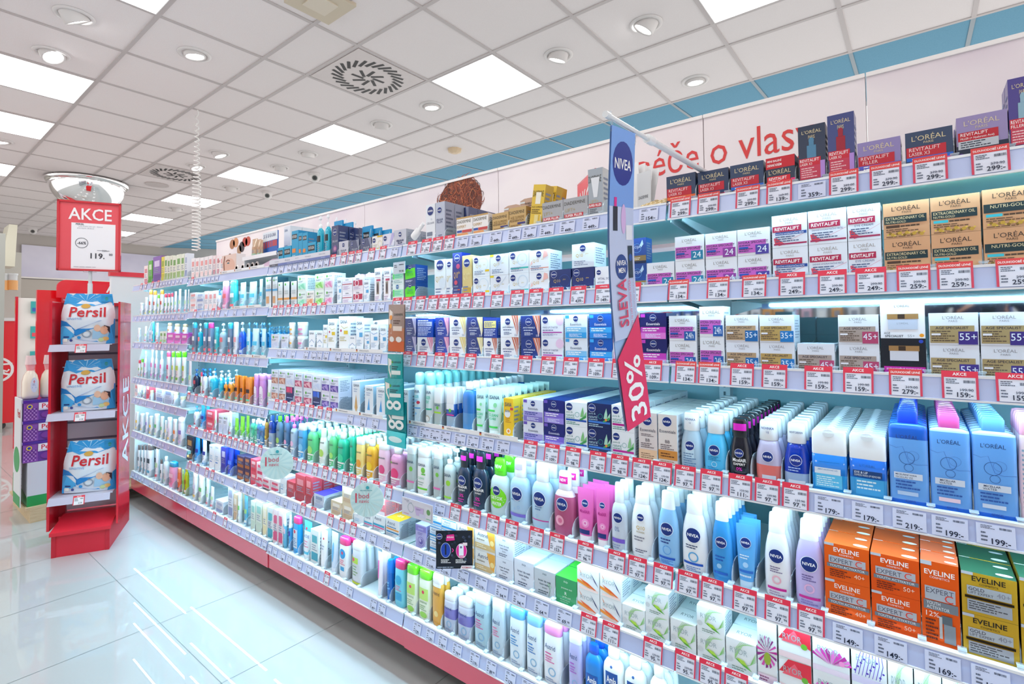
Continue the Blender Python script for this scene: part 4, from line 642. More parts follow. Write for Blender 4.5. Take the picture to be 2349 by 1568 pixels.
# generic far packs
def far(n, base, c1, c2, desc, top=None): BX(n, base, desc, [('R', .18, .62, .82, .84, c1), ('R', .1, .1, .9, .34, c2)]+GL(.15, .38, .85, .58, '98a0b4', 3), top=top)
far('f1', 'f3eef0', 'eaa0a0', 'f0d4d4', 'white box with salmon square'); far('f2', 'f6e4e6', 'd89098', 'c88a98', 'pink and white tall box'); far('f3', '6cb850', 'd8ecc8', '4a9838', 'green box'); far('f4', '8a66b4', 'd8c8ec', '6a489a', 'purple box'); far('f5', 'e8dc50', '9ab048', 'c8c040', 'yellow box'); far('f6', 'e6ecdc', '78a860', '98b878', 'white box with green foliage'); far('f7', 'dfe4ee', 'a8b4d0', '8a98c0', 'pale blue-grey box'); far('f8', 'e4566a', 'f4c8cc', 'd83a52', 'red-pink box'); far('f9', '3a2c50', 'b8744a', 'a8602c', 'dark box with copper base'); far('f10', 'f0e0e6', 'e05a78', 'd83a64', 'white box with pink-red base'); far('f11', 'dcc8a8', 'f0e8dc', 'c8a888', 'beige box with large letters'); far('f12', 'c84450', 'e89098', 'a83040', 'crimson box'); far('f13', 'dce8dc', '98d0c8', 'c8dccc', 'cream and mint tall box'); far('f14', 'f2eccc', 'f6f2e0', 'ece0b0', 'cream coloured tall box'); far('f15', 'e8f2f4', '58b8c8', '38a0b8', 'white box with teal heart'); far('f16', 'f4e6ec', 'e06a90', 'd85080', 'white box with pink heart'); far('f17', '3a44b0', 'c4c8ec', '2a3498', 'box with indigo top'); far('f18', 'ccd4e2', '8a98b4', 'a8b2c8', 'silver box with grey print', '4c46b8'); far('f19', '101c2c', 'b89048', '8a6030', 'black box with gilded frame'); far('f20', 'd85ac0', 'f0d8ec', 'e878cc', 'magenta and white box')
BX('trayw', 'e6ecf2', 'white tray of slim carded packs', [('T', 'ISANA', .2, .84, .9, .92, '2a4a68', 1), ('P', [(.3, .2), (.5, .6), (.7, .2), (.5, .05)], 'd0a060'), ('R', 0, 0, 1, .04, 'd8e020')]+GL(.2, .66, .8, .8, 'a8b8d0', 2), side='b4d4e8', dr=3.2, kind='display_tray')
BX('trayb', 'e6ecf2', 'white tray of carded packs with blue vial', [('T', 'ISANA', .2, .84, .9, .92, '2a4a68', 1), ('P', [(.3, .2), (.5, .6), (.6, .2)], '4aa0e0')]+GL(.2, .66, .8, .8, 'a8b8d0', 2), side='b4d4e8', dr=3.2, kind='display_tray')
# ------------------------------------------------------------------ pack designs (bottles, tubes, tubs)
def N(y, r, x=.5): return [('N', x, y, r)]
BT('b1', 'eyeb', 'b9d4e6', 'f4f8fb', 'clear bottle with white NEW cap', N(.42, .22)+[('T', 'NOVINKA', .26, .86, .74, .9, '4a5a88', 1), ('T', 'ÚJ', .4, .8, .6, .84, '4a5a88'), ('R', .3, .2, .7, .36, 'c4e0f0')]+GL(.2, .05, .8, .3, '5a80a8', 6), 't')
BT('b2', 'eyeb', '58c8fa', 'f0f6fa', 'sky blue bottle with white cap', N(.4, .24)+GL(.22, .22, .8, .3, '1a78b0', 3)+[('O', .5, .16, .12, .02, 'c8e8f4')]+GL(.2, .03, .7, .12, '1a78b0', 3), 't')
BT('b3', 'eyeb', '10131f', '14161e', 'black bottle with magenta cap label', N(.42, .2)+[('R', .24, .8, .8, .92, 'd818b0'), ('T', 'MicellAIR', .22, .27, .8, .33, W_, 1), ('T', 'EXPERT', .24, .21, .78, .25, W_, 1), ('T', '0%', .34, .12, .66, .18, 'e028b8', 1), ('R', .2, .03, .8, .06, 'd818b0')], 'g')
BT('b4', 'eyeb', 'e58e96', 'f2f6fa', 'bottle with clear upper, pink lower layer', N(.42, .22)+[('T', 'NOVINKA', .26, .86, .74, .9, '24408a', 1), ('T', 'ÚJ', .4, .79, .6, .84, '24408a'), ('R', .28, .05, .8, .12, 'd8e0ec')], 't', bands=[(0, .28, 'f07a70'), (.28, .68, 'c8c0dc')])
BT('b5', 'eyeb', '1c50c8', 'f2f6fa', 'two-phase bottle, deep blue over clear', N(.42, .24, .5)[:0]+[('N', .5, .42, .24, '0c2a86')]+[('T', 'NOVÝ DESIGN', .26, .84, .76, .88, '3a4a78', 1)]+GL(.2, .24, .8, .32, 'a8c4f4', 2)+[('R', .2, .04, .84, .11, 'e0e8f4')], 't', bands=[(0, .22, 'a8c4e8'), (.22, .68, '123cb4')])
BT('b6', 'eyer', '2a8ccc', 'f2f6f9', 'flat blue bottle with wide white cap', [('R', .08, .3, .82, .4, 'dce8f4'), ('T', 'JEMNÝ ODLIČOVAČ OČÍ', .1, .355, .8, .385, '2a78b0', 1), ('R', .1, .08, .86, .3, '5ac0ec')]+GL(.14, .1, .8, .27, 'd8f2fc', 5)+[('E', .5, .97, .17, .06, 'e4ebee'), ('L', [(.2, .5), (.8, .5)], .01, '1a70b0')], 't', bands=[(0, .3, '2aa0ec'), (.3, .62, '1f78cc')])
BT('b7', 'eyer', '2a7cc4', 'f2f6f9', 'flat blue bottle, white cap, navy label', [('R', .1, .34, .88, .44, '123e78'), ('T', 'EYE & LIP', .14, .39, .5, .425, 'e0ecf8', 1), ('T', 'EXPRESS MAKE-UP REMOVER', .14, .35, .84, .38, 'e0ecf8'), ('T', "L'ORÉAL", .22, .5, .78, .55, '3a70b8'), ('R', .16, .06, .92, .32, '3ea4e0')]+GL(.2, .14, .86, .3, 'd8f2fc', 3)+[('E', .5, .97, .17, .06, 'e4ebee')], 't', bands=[(0, .32, '44a8e8'), (.32, .62, '1c68c8')])
def mic(n, cap, desc, c1, lab, lc):
    e = [('T', "L'ORÉAL", .2, .7, .76, .75, '1a3a78'), ('O', .46, .5, .2, .012, '1c4488'), ('O', .62, .53, .15, .008, '4a78c0'), ('O', .5, .4, .12, .01, '1c4488'), ('L', [(.02, .62), (.2, .6), (.36, .62), (.5, .46), (.7, .44), (.98, .45)], .01, '3a68b8'), ('R', .12, .28, .84, .345, 'd4e0f0'), ('T', lab[0], .16, .315, .7, .335, '16294a', 1), ('T', lab[1], .16, .287, .6, .308, '16294a')]+GL(.16, .17, .8, .27, '2a58a8', 3)+[('R', .2, .11, .72, .15, lc), ('T', '400ML', .36, .04, .7, .065, '2450a0')]
    BT(n, 'rect', '86c0fa', cap, desc, e, 't', bands=[(0, .06, '2f78f0'), (.06, .7 if c1 else .82, '74b4fc'), ((.7 if c1 else .82), .86, c1 or 'b8dcfc')])
mic('m1', '1d45d0', 'large blue bottle with royal blue cap', '2c68d0', ('MICELÁRNÍ VODA', 'MICELLÁS VÍZ'), 'b4d0f0'); mic('m2', 'ec5fa8', 'large pale blue bottle with pink cap', '', ('MICELLAR', 'WATER'), 'f0d8e8'); mic('m3', '6db2ee', 'large blue bottle with light blue cap', '', ('MICELLAR', 'WATER'), 'd0e0f4')
BT('m4', 'sham', 'f2d4dc', 'f0a8c0', 'white bottle with pink shoulders', GL(.1, .1, .8, .7, '8aa0b8', 14)); L['m4']['desc'] = 'white bottle with pink cap at right edge'
def lot(n, base, cap, desc, ex, y=.5, r=.3, sh='lotion', fin='g', **k): BT(n, sh, base, cap, desc, N(y, r)+ex, fin, **k)
lot('n1', 'eeeff4', 'fcfdfe', 'white bottle with pink swirl', GL(.25, .3, .75, .38, '7a6a90', 3)+[('O', .5, .22, .18, .06, 'f0b8c8'), ('R', .14, .1, .86, .13, 'c81888')]+GL(.2, .03, .8, .09, 'a890b0', 2)); lot('n2', 'c6b8ea', 'fcfdff', 'lilac bottle with pink swirl', GL(.25, .3, .75, .38, '6a5a98', 3)+[('O', .5, .22, .18, .06, 'e8b8e0'), ('R', .14, .1, .86, .13, 'c81888')]+GL(.2, .03, .8, .09, '8878b8', 2))
lot('n3', 'eef1f4', 'fcfdfe', 'white bottle with gold Q10 lettering', [('T', 'Q10', .3, .4, .7, .46, 'd0a848'), ('T', 'POWER', .32, .36, .68, .385, 'a89860')]+GL(.2, .24, .8, .32, '8a8a98', 2)+GL(.25, .08, .8, .14, '5a5a70', 2)+[('L', [(.1, .06), (.5, .05), (.9, .07)], .01, '5a5a70')], y=.58, r=.16); lot('n4', '8fc4f0', 'fafdff', 'light blue bottle with blue bar', GL(.2, .3, .8, .38, '24408a', 2)+[('O', .5, .22, .2, .03, '5aa0e0'), ('R', .1, .1, .86, .13, '1450b4')]+GL(.2, .03, .8, .09, '3a70c0', 3)); lot('n5', 'f0f4f8', 'fcfeff', 'white bottle with blue swirl and bar', GL(.2, .32, .8, .38, '3a4a70', 2)+[('O', .5, .22, .2, .05, '58a8dc'), ('R', .1, .12, .86, .15, '1450b4')]+GL(.2, .03, .8, .1, '4a70b0', 3)); lot('n6', '3f9fe8', 'fafdff', 'clear blue bottle with white cap', GL(.2, .26, .8, .34, '1a5ab8', 2)+[('C', .4, .2, .12, '9ad0f4'), ('R', .12, .1, .8, .13, '1a60c0')], y=.5, r=.28, fin='t')
BT('n7', 'tube', '5fb0f0', 'c8e4f8', 'light blue tube with white emblem text', N(.72, .28)+GL(.2, .46, .8, .54, 'd8ecfc', 2)+[('C', .5, .38, .14, 'a8d4f8'), ('R', .16, .26, .86, .3, '2a70d0')]+GL(.2, .18, .8, .24, 'd8ecfc', 1)); BT('n8', 'micel', 'd8e2f0', 'f4f8fc', 'clear bottle with violet cap top', N(.5, .3)+[('T', '0%', .3, .3, .6, .37, '6a78a8'), ('R', .1, .14, .9, .2, '7a5ac8')]+GL(.1, .05, .8, .12, '8a98b8', 2), 't')
BT('n9', 'micel', '1a3048', '1c2430', 'dark blue bottle with pink cap label', N(.48, .28)+[('R', .3, .84, .7, .93, 'e030c0'), ('T', 'MicellAIR', .2, .34, .86, .39, W_, 1), ('T', 'EXPERT', .2, .29, .84, .32, W_), ('T', '0%', .3, .18, .7, .24, 'e82cb0', 1)]+GL(.2, .08, .8, .16, 'd828a8', 2)); BT('n10', 'micel', 'cfe4e8', '66dd28', 'clear bottle with neon green label', [('C', .5, .34, .44, '7cd820'), ('N', .5, .46, .2), ('T', 'DETOX', .2, .3, .8, .36, W_, 1), ('T', 'WATER', .24, .2, .76, .26, W_, 1), ('R', .26, .8, .74, .94, '58d018'), ('T', 'NEW', .32, .84, .68, .9, W_, 1)], 't'); BT('n11', 'micel', 'b4d4ee', 'f6fafc', 'clear blue bottle with violet foot label', N(.46, .28)+GL(.2, .34, .8, .38, '5a80b0', 1)+[('O', .4, .22, .04, .01, '7ab0e0'), ('O', .6, .25, .06, .01, '7ab0e0'), ('R', .1, .1, .9, .15, '7a6ac8'), ('R', .3, .84, .7, .93, 'b8a8e4')], 't'); BT('n12', 'micel', 'bcd8ee', 'f6fafc', 'clear blue bottle with magenta line', N(.46, .3)+GL(.3, .28, .7, .36, '5a80b0', 2)+[('O', .4, .2, .05, .01, '7ab0e0'), ('R', .1, .13, .9, .145, 'c82a90')], 't'); BT('n13', 'micel', 'e098b0', 'f4f4f8', 'clear rose bottle with NEW cap', N(.5, .26)+[('R', .3, .82, .7, .93, 'd8188c'), ('T', 'NEW', .36, .85, .64, .9, W_, 1), ('C', .4, .24, .2, 'f0a8c0'), ('C', .42, .24, .1, 'd86a90')], 't', bands=[(0, .62, 'b8547c'), (.62, .71, 'e4c8d4')]); BT('n14', 'tube', 'e868b4', 'f8f4f8', 'bright pink tube with rose print', N(.72, .2)+[('T', 'MicellAIR', .2, .54, .8, .6, 'b01878', 1), ('C', .56, .36, .22, 'f08cc8'), ('C', .56, .36, .13, 'f8c0e0'), ('C', .56, .36, .06, 'e068b0'), ('R', .2, .16, .8, .24, '1a2a70')])
def ism(n, sh, base, cap, desc, ex, ty=.6, **k): BT(n, sh, base, cap, desc, [('T', 'ISANA', .16, ty, .84, ty+.06, '2a4a68', 1)]+ex, **k)
ism('i1', 'aero', 'e6f2f8', 'a4ecf0', 'spray can with mint cap, blue foot', [('T', 'WASSER', .2, .5, .8, .56, '38c0c8', 1), ('T', 'SPRAY', .2, .42, .7, .48, '38a0d8', 1), ('C', .74, .42, .14, 'd83a50'), ('R', .1, .3, .9, .32, '3090d8'), ('P', [(.2, .02), (.5, .24), (.9, .02)], '6ab8ec')], ty=.6); ism('i2', 'aero', 'e6f2f4', '98ecec', 'spray can with mint cap, coconut print', [('T', 'WASSER', .2, .5, .8, .56, '30c0a0', 1), ('T', 'SPRAY', .2, .42, .7, .48, '30c0a0', 1), ('C', .45, .14, .3, 'c4b8a8'), ('C', .47, .13, .22, 'f4f2ee'), ('R', .1, .3, .9, .33, '30b890')]); ism('i3', 'eyer', 'c8d8d8', 'f4f8fa', 'clear bottle, white cap, lime stripe', [('C', .5, .5, .16, '6cc040'), ('R', .05, .36, .95, .4, 'a8dc30'), ('R', .05, .04, .95, .08, 'a8dc30')], fin='t', dr=.5, ty=.54); ism('i4', 'eyer', '3a74b0', 'f4f8fa', 'blue bottle, white cap, pink stripe', [('R', .05, .48, .95, .62, 'f0f4f8'), ('C', .5, .46, .16, '6cc040'), ('R', .05, .34, .95, .37, 'e03898'), ('R', .05, .04, .95, .08, 'e03898')], fin='t', dr=.5, ty=.54, bands=[(0, .32, 'a8c4dc'), (.32, .62, '2050a0')]); BT('i5', 'pet', '4c96d8', 'f0f6fa', 'blue liquid bottle with white screw cap', [], 't', bands=[(0, .38, '5a9cd8'), (.38, .84, '3a80cc')]); BT('i6', 'tube', 'cdeee8', 'e8f8fa', 'white to turquoise tube with green leaf', [('T', 'ISANA', .16, .78, .84, .86, '2a4a68', 1), ('R', .0, .52, .6, .56, '48d058'), ('T', 'CLEAN', .2, .42, .8, .48, '38c088', 1), ('T', '+CARE', .2, .35, .7, .4, '38c088', 1), ('R', .1, .18, .8, .22, '48d058'), ('C', .6, .66, .12, '8ad8a0')]); ism('i7', 'sham', 'f4f7f7', 'fbfdfd', 'white bottle with green leaf and foot', [('C', .62, .54, .16, '7cc848'), ('T', 'CLEAN', .2, .34, .7, .39, '6cc090'), ('R', .5, .44, .8, .47, '68c850'), ('R', .05, .12, .95, .16, '68c828')]+GL(.2, .2, .8, .3, '9ab0a8', 2), ty=.62); ism('i8', 'sham', 'c4d4d4', 'f6fafa', 'clear bottle with pink label foot', [('C', .6, .5, .18, '7cc848'), ('R', .05, .2, .9, .24, 'e878b8')], fin='t', ty=.62); ism('i9', 'pump', 'd0dede', 'f4f8f8', 'clear pump bottle with lime leaf', [('C', .6, .38, .2, '9ad83c'), ('R', .1, .08, .9, .12, '9ad83c')], fin='t', ty=.5); ism('i10', 'sham', 'd890d8', 'e8a0dc', 'violet-pink bottle with white arch label', [('R', .14, .1, .86, .5, 'eee4f4'), ('C', .5, .54, .34, 'f2e8f6')]+GL(.2, .14, .8, .4, 'a890b8', 5), ty=.56)
def gb(n, sh, base, cap, desc, c2, fin='t', **k): BT(n, sh, base, cap, desc, [('C', .22, .62, .07, '6cb82c'), ('T', 'GARNIER', .3, .6, .82, .64, '3a4a50', 1), ('C', .5, .34, .3, c2), ('R', .12, .2, .88, .24, 'f4f4f0')]+GL(.2, .08, .8, .18, 'e8ece8', 2), fin, **k)
gb('g1', 'pet', '1c58b0', '3a78d8', 'clear blue bottle with blue cap', '8ab0d8', bands=[(0, .5, 'b0c4dc'), (.5, .84, '1a4ab0')]); gb('g2', 'pet', '6a90b0', '6cd83c', 'clear bottle with lime cap', 'a8d868'); gb('g3', 'pet', '5a80a8', 'f070c0', 'clear bottle with pink cap', 'f0a8d0'); gb('g4', 'pump', 'b8cce0', 'f080cc', 'clear bottle with pink pump', 'f0c0dc'); gb('g5', 'sham', '4ca8e0', 'f6fafc', 'blue bottle with white cap', '88ccf0', 'g'); gb('g6', 'pet', '6cd890', 'f4faf8', 'light green clear bottle', 'a8e878'); gb('g7', 'lotion', 'eef6ee', 'f6fbf8', 'white milk bottle with green leaf', 'b8e068', 'g'); gb('g8', 'pet', '2cc49c', 'f4faf8', 'emerald clear bottle, white cap', '40d8a0'); gb('g9', 'sham', 'f8dc88', 'f8faf8', 'pale yellow milk bottle', 'f0a028', 'g'); gb('g10', 'pet', 'f8b838', 'f8faf8', 'amber-yellow clear bottle with flowers', 'f8d028'); gb('g11', 'sham', 'f2c8dc', 'f8fafa', 'pale pink milk bottle', 'e04880', 'g'); gb('g12', 'pet', 'e8a0c8', 'f8fafa', 'pink clear bottle with rose print', 'e83a78'); gb('g13', 'pet', '50c8a0', 'f4faf8', 'teal clear bottle with white cap', '88e0c0'); gb('g14', 'pet', '4080b8', 'f4faf8', 'blue green bottle with white cap', '6ca8d0'); gb('g15', 'pet', 'b89040', '2a3040', 'amber dark bottle with yellow dots', 'e8d040')
def sb(n, sh, base, cap, desc, c1, c2, fin='g', **k): BT(n, sh, base, cap, desc, [('R', .14, .42, .86, .56, c1), ('R', .14, .12, .86, .2, c2)]+GL(.2, .22, .8, .4, '8a98b0', 4), fin, **k)
def asd(n, base, cap, desc, c1, fin='g', sh='sham', **k): BT(n, sh, base, cap, desc, [('T', 'Astrid', .14, .58, .72, .66, '2a4a80'), ('R', .16, .5, .5, .52, c1), ('O', .54, .22, .2, .05, '88b8dc')]+GL(.16, .36, .7, .48, c1, 3)+GL(.2, .05, .8, .12, '8aa0c0', 2), fin, **k)
asd('s1', 'e4f0fa', '6cbcf0', 'white bottle with light blue cap', '3a90d0'); asd('s2', 'e6f1fa', '88c8f4', 'white bottle with pale blue flip cap', '3a80c8'); asd('s3', 'eef0f6', 'f094d4', 'white bottle with pink flip cap', 'e05aa0'); asd('s4', 'c4c0f0', 'f4f8fc', 'clear lilac bottle with white cap', 'b060c8', 't'); asd('s5', 'cfe2f0', 'f6fafc', 'clear bottle with white cap, pale label', 'e878a8', 't'); asd('s6', 'b8dcec', 'f4f8fb', 'clear bottle with 3v1 lettering', 'e05aa0', 't'); asd('s7', 'b8b8e8', 'f6f8fc', 'round clear bottle with violet band', '6a60c0', 't', 'sham', bands=[(0, .36, 'c8d4ec'), (.36, .62, '8a84d0'), (.62, .82, 'd8dcf0')]); BT('s8', 'sham', 'f0b048', 'f4f0ec', 'amber bottle with white flared top', [('R', .1, .76, .9, .98, 'e8e4e4'), ('T', 'Astrid', .2, .6, .8, .67, '5a4038'), ('C', .5, .24, .2, 'f8dc90')], 't')
BT('d1', 'sham', 'eef8e0', '78e02c', 'white bottle with lime flip cap', [('R', .12, .4, .88, .64, 'c4e878'), ('C', .5, .56, .1, 'e03a60'), ('E', .5, .1, .3, .06, 'a0e060'), ('T', 'SENSITIVE', .2, .33, .8, .37, '5a8a50')]+GL(.2, .18, .8, .3, '90b080', 3)); BT('d2', 'sham', '78d8f0', 'e83a80', 'pale bottle with pink cap, blue label', [('C', .5, .58, .3, '38b0e0'), ('R', .2, .14, .8, .3, '38a8dc')]+GL(.2, .34, .8, .46, 'e878a8', 3)); BT('d3', 'foam', '0a6cc8', '1a7cdc', 'solid blue bottle with blue cap', GL(.2, .3, .8, .5, '6ab8f0', 3)); BT('d4', 'tube', 'f4eef8', 'f0f0f8', 'white tube with magenta stripe', [('R', .1, .4, .34, .8, 'f060b8')]); BT('d5', 'pet', '1f7fd0', '1450c8', 'blue bottle with dark blue cap', [('R', .16, .34, .84, .52, '1a58b0'), ('T', 'Amla', .22, .38, .78, .48, W_, 1)]+GL(.2, .12, .8, .28, 'a8d4f4', 3)); BT('d6', 'pet', 'f2f5f6', 'fbfdfd', 'white bottle with blue square label', [('R', .2, .44, .8, .66, '1a50a0'), ('T', 'Amla', .26, .49, .74, .6, W_, 1), ('C', .5, .74, .06, '3a60a0')]+GL(.2, .2, .8, .36, 'e0a070', 3)); BT('d7', 'sham', 'e2e8f2', 'f2f6fa', 'clear bottle with green side drops', [('R', .16, .5, .7, .64, 'b8dc50'), ('C', .3, .58, .1, 'e03a60')]+GL(.2, .2, .7, .46, '90b080', 4)+[('R', .1, .02, .9, .07, 'd0e020')], 't'); BT('d8', 'sham', 'f2f4f8', 'e83a80', 'white bottle with pink cap, blue patch', [('C', .5, .6, .3, '30a0e0'), ('C', .5, .62, .1, 'e03a60'), ('R', .3, .18, .7, .28, '38a0d8')]+GL(.2, .32, .8, .46, 'e06888', 3)); BT('d9', 'sham', '10a0e8', 'e83a88', 'bright blue bottle with pink cap', [('R', .1, .16, .76, .66, 'd4e4f0'), ('C', .4, .6, .14, 'e03a60')]+GL(.14, .2, .7, .44, '3a80c0', 5)); BT('d10', 'tube', '50c8ec', 'e8f4fa', 'white tube with cyan top', [('R', .0, .2, 1, .74, 'e8f2fa'), ('C', .4, .8, .1, 'e03a60'), ('T', 'ACNE', .16, .56, .8, .64, '2a6aa8', 1)]+GL(.2, .3, .8, .5, 'e090b0', 3)); BT('d11', 'tube', 'f4f6fa', 'f4f8fc', 'white tube with red emblem', [('C', .5, .76, .09, 'd83050'), ('L', [(.1, .3), (.9, .32)], .03, '6aa8d8')]+GL(.2, .46, .8, .6, '98a8c0', 2)); BT('d12', 'tube', 'd4e4f8', 'e8f0fa', 'pale blue tube', [('E', .4, .5, .16, .24, '6ab8e8')])
sb('h1', 'pump', '2a9ad0', '1a8ccc', 'teal pump bottle', '9ad8f0', 'e8606c'); sb('h2', 'pump', '15b0cc', 'e4f2f8', 'turquoise bottle with pale pump', 'f08888', '78d8e8'); sb('h3', 'pump', 'b4ccdc', 'e6f0f8', 'clear bottle with white pump', 'e8707c', 'd0dcec', 't'); sb('h4', 'sham', '788ca8', '38b8d8', 'grey clear bottle with cyan cap', 'f0f0f4', 'e8707c', 't'); sb('h5', 'sham', '7a98b8', 'e84a9c', 'clear bottle with hot pink cap', 'f0f0f4', 'e8707c', 't'); sb('h6', 'sham', 'f0f4fa', 'f4f8fc', 'white bottle with red cross mark', 'f0a8b0', 'e8ecf4'); sb('h7', 'pump', '1058d8', 'd8eaf8', 'royal blue bottle with pale pump', '2a70e8', 'c0d8f4'); sb('h8', 'tube', 'c8e8f4', 'e8f6fa', 'pale blue tube with cyan label', '48b8dc', '68ccd8'); sb('h9', 'pump', '3a98d0', '68b8e0', 'blue pump bottle at the back', '88c8e8', '58a8d8'); sb('h10', 'pump', '142844', '1a6ab8', 'navy pump bottle', 'c04858', '3a4a68'); sb('h11', 'pump', 'f2f4fa', '2a9ae0', 'white pump bottle with blue head', 'd0d8ec', 'c83a50'); sb('h12', 'pump', '2cb4d4', 'f2f6f8', 'cyan bottle with white pump', '58c8e0', 'e8f4f8'); sb('h13', 'pump', 'f2962c', 'f4e8e0', 'orange bottle with black label', '14181c', '58c8a8'); sb('h14', 'eyer', 'f08420', 'f89028', 'orange upright pack with black label', '14181c', '60c8a0'); sb('h15', 'sham', 'f4f4f8', 'f4f8fb', 'white slim bottle', 'd8d8ec', 'e8d070'); sb('h16', 'tube', 'f2f4f8', 'f2f6fa', 'white tube', 'b8dca8', 'e05868'); sb('h17', 'sham', 'f4f4f6', 'f09838', 'white bottle with orange cap', 'c84838', '98b848'); sb('h18', 'sham', 'f4f6f4', '7ad838', 'white tube-bottle with green cap', '98c848', 'f0a038'); sb('h19', 'sham', 'f6f2f4', 'e8405c', 'white bottle with red cap', '68a848', 'c83040'); sb('h20', 'sham', 'f4f0f6', 'f05888', 'white bottle with pink cap, pink label', 'e05090', 'd04080'); sb('h21', 'spray', 'f4f0f8', 'f4f8fb', 'white trigger spray with magenta label', 'e858b0', 'c858c0'); sb('h22', 'sham', 'f6f8f4', '68d820', 'white bottle with bright green cap', 'b8d848', '78c040'); sb('h23', 'sham', 'f4f4f0', 'f2f6f8', 'white bottle with yellow label', 'f0c838', 'f8e080'); sb('h24', 'sham', 'f2f6f2', 'f4f8fa', 'white bottle with green leaf label', '68c078', 'd8f0d0'); sb('h25', 'sham', 'f4f2ee', 'f4f8fa', 'white bottle with orange label', 'f08838', 'f8c048'); sb('h26', 'sham', 'f2f0f8', 'f2f6fa', 'white bottle with violet label', '8878c8', 'c8c0e8'); sb('h27', 'sham', 'f4f6f8', '6a5a58', 'white bottle with brown cap, black print', '3a4450', '58a8c8'); sb('h28', 'pet', 'e4eef0', 'f2f6f6', 'clear jug bottle with white cap', 'd8e8e4', '98c8b8', 't'); sb('h29', 'sham', 'f5a8cc', '2a9cc8', 'pink bottle with teal cap', 'f8d8e8', 'e888b8'); sb('h30', 'sham', 'f87848', 'f89868', 'orange bottle', 'f8b898', '2a2028'); sb('h31', 'sham', 'a8e068', 'c8f0a0', 'small lime bottle', '58b038', 'e8f8d8'); sb('h32', 'pet', 'c8c818', 'c8c020', 'yellow-olive clear bottle', 'a87838', 'f4f0e8', 't'); sb('h33', 'foam', 'f0f2f6', 'd8dce4', 'white foam bottle with clear cap', '78c868', 'e8f0e0'); sb('h34', 'tube', '58b8d8', '48a0c8', 'tube with green wave print', '98d080', 'e8f4f4'); sb('h35', 'tube', '78d838', 'f4f8f4', 'green and white tube', '98e050', 'f4f8f4'); sb('h36', 'tube', '1a98e0', '88ccf0', 'blue tube with navy emblem', '12308c', '58b8f0'); sb('h37', 'tube', 'f4f6fa', '58b0e8', 'white tube with navy emblem', '12308c', 'c8e0f4'); sb('h38', 'tube', '1c48c8', '1c58d8', 'royal blue tube', '4878e8', '1430a0'); sb('h39', 'sham', 'f090b8', 'f4c8dc', 'pink bottle with label square', 'e86870', 'f0b8d0'); sb('h40', 'sham', '38c0c8', '48c8d0', 'teal bottle with white label', 'f0f4f6', 'e86870'); sb('h41', 'mist', '78c8e8', 'e8f4fa', 'pale blue mist bottle', 'f0d0e0', '58b8e0'); sb('h42', 'mist', '48a8e0', 'e8f4fa', 'blue mist bottle with indigo label', '3a48b0', '68b8e8'); sb('h43', 'aero', 'f4f4f4', 'c8b088', 'clear-capped gold spray', 'c89858', 'e850a0'); sb('h44', 'jar', 'f0f0f4', 'd8c8a8', 'small jar with gold lid', 'f0e8f0', 'e8e0ec'); sb('h45', 'tub', 'f4f2ee', 'f8f8f8', 'white tub with orange splash', 'f0b048', 'e8a058'); sb('h46', 'tub', 'f4f0f4', 'f8f8fa', 'white tub with pink splash', 'e88ab8', 'd878b0'); sb('h47', 'pump', '1cb4d0', 'f2f6fa', 'turquoise bottle with white pump', '0e2028', '48c8dc'); sb('h48', 'tube', 'c8a888', 'd8c0a8', 'tan coloured tube', 'b89070', '98c0a8')
BX('bb1', 'e0d6d4', 'tall cream box with pale peach foot', [('N', .48, .84, .26), ('T', 'Essentials', .08, .62, .92, .68, '2a2a48'), ('T', 'BB', .34, .42, .64, .48, '4a3a48'), ('R', 0, 0, 1, .26, 'e8c4a0')]+GL(.12, .29, .86, .4, '6a5a60', 3)+GL(.12, .08, .86, .2, '8a6a50', 3)+GL(.14, .52, .86, .58, '6a5a60', 2), side='dfe4ec', fin='w')
BX('bb2', 'e4dcd8', 'tall cream box with caramel foot', [('N', .48, .86, .26), ('T', 'Essentials', .06, .64, .94, .7, '2a2a48'), ('T', 'BB', .34, .44, .64, .5, '4a3a48'), ('R', 0, .12, 1, .3, 'cf8a3c')]+GL(.12, .31, .86, .42, '6a5a60', 3)+GL(.12, .16, .86, .26, '5a2c10', 2)+GL(.12, .02, .9, .1, 'a87850', 3), side='dfe4ec', fin='w')
BT('gap', 'jar', 'ffffff', 'ffffff', 'x', [])
# ------------------------------------------------------------------ shelf contents: (left, right, top, design, tiers, queue)
F3, F4, F5, F6, F7, F8 = (300,420,3.92), (600,420,3.92), (900,380,4.271), (1380,220,3.267), (1800,160,3.92), (1750,450,3.3356)
G1, G2, G3, G4, G5, G6, G7, G8 = (300,700,5.2275), (600,700,5.2278), (880,680,4.121), (1400,650,3.336), (1800,850,3.4845), (1800,1150,3.7505), (1350,1050,3.027), (900,1000,2.76)
H1, H2, H8, Z6 = (300,950,4.48), (600,950,3.92), (440,420,4.517), (1100,780,2.635)
Y = {'y': .10}; BK = {'y': .16, 'nc': 1}
def yy(v): return {'y': v, 'nc': 1}
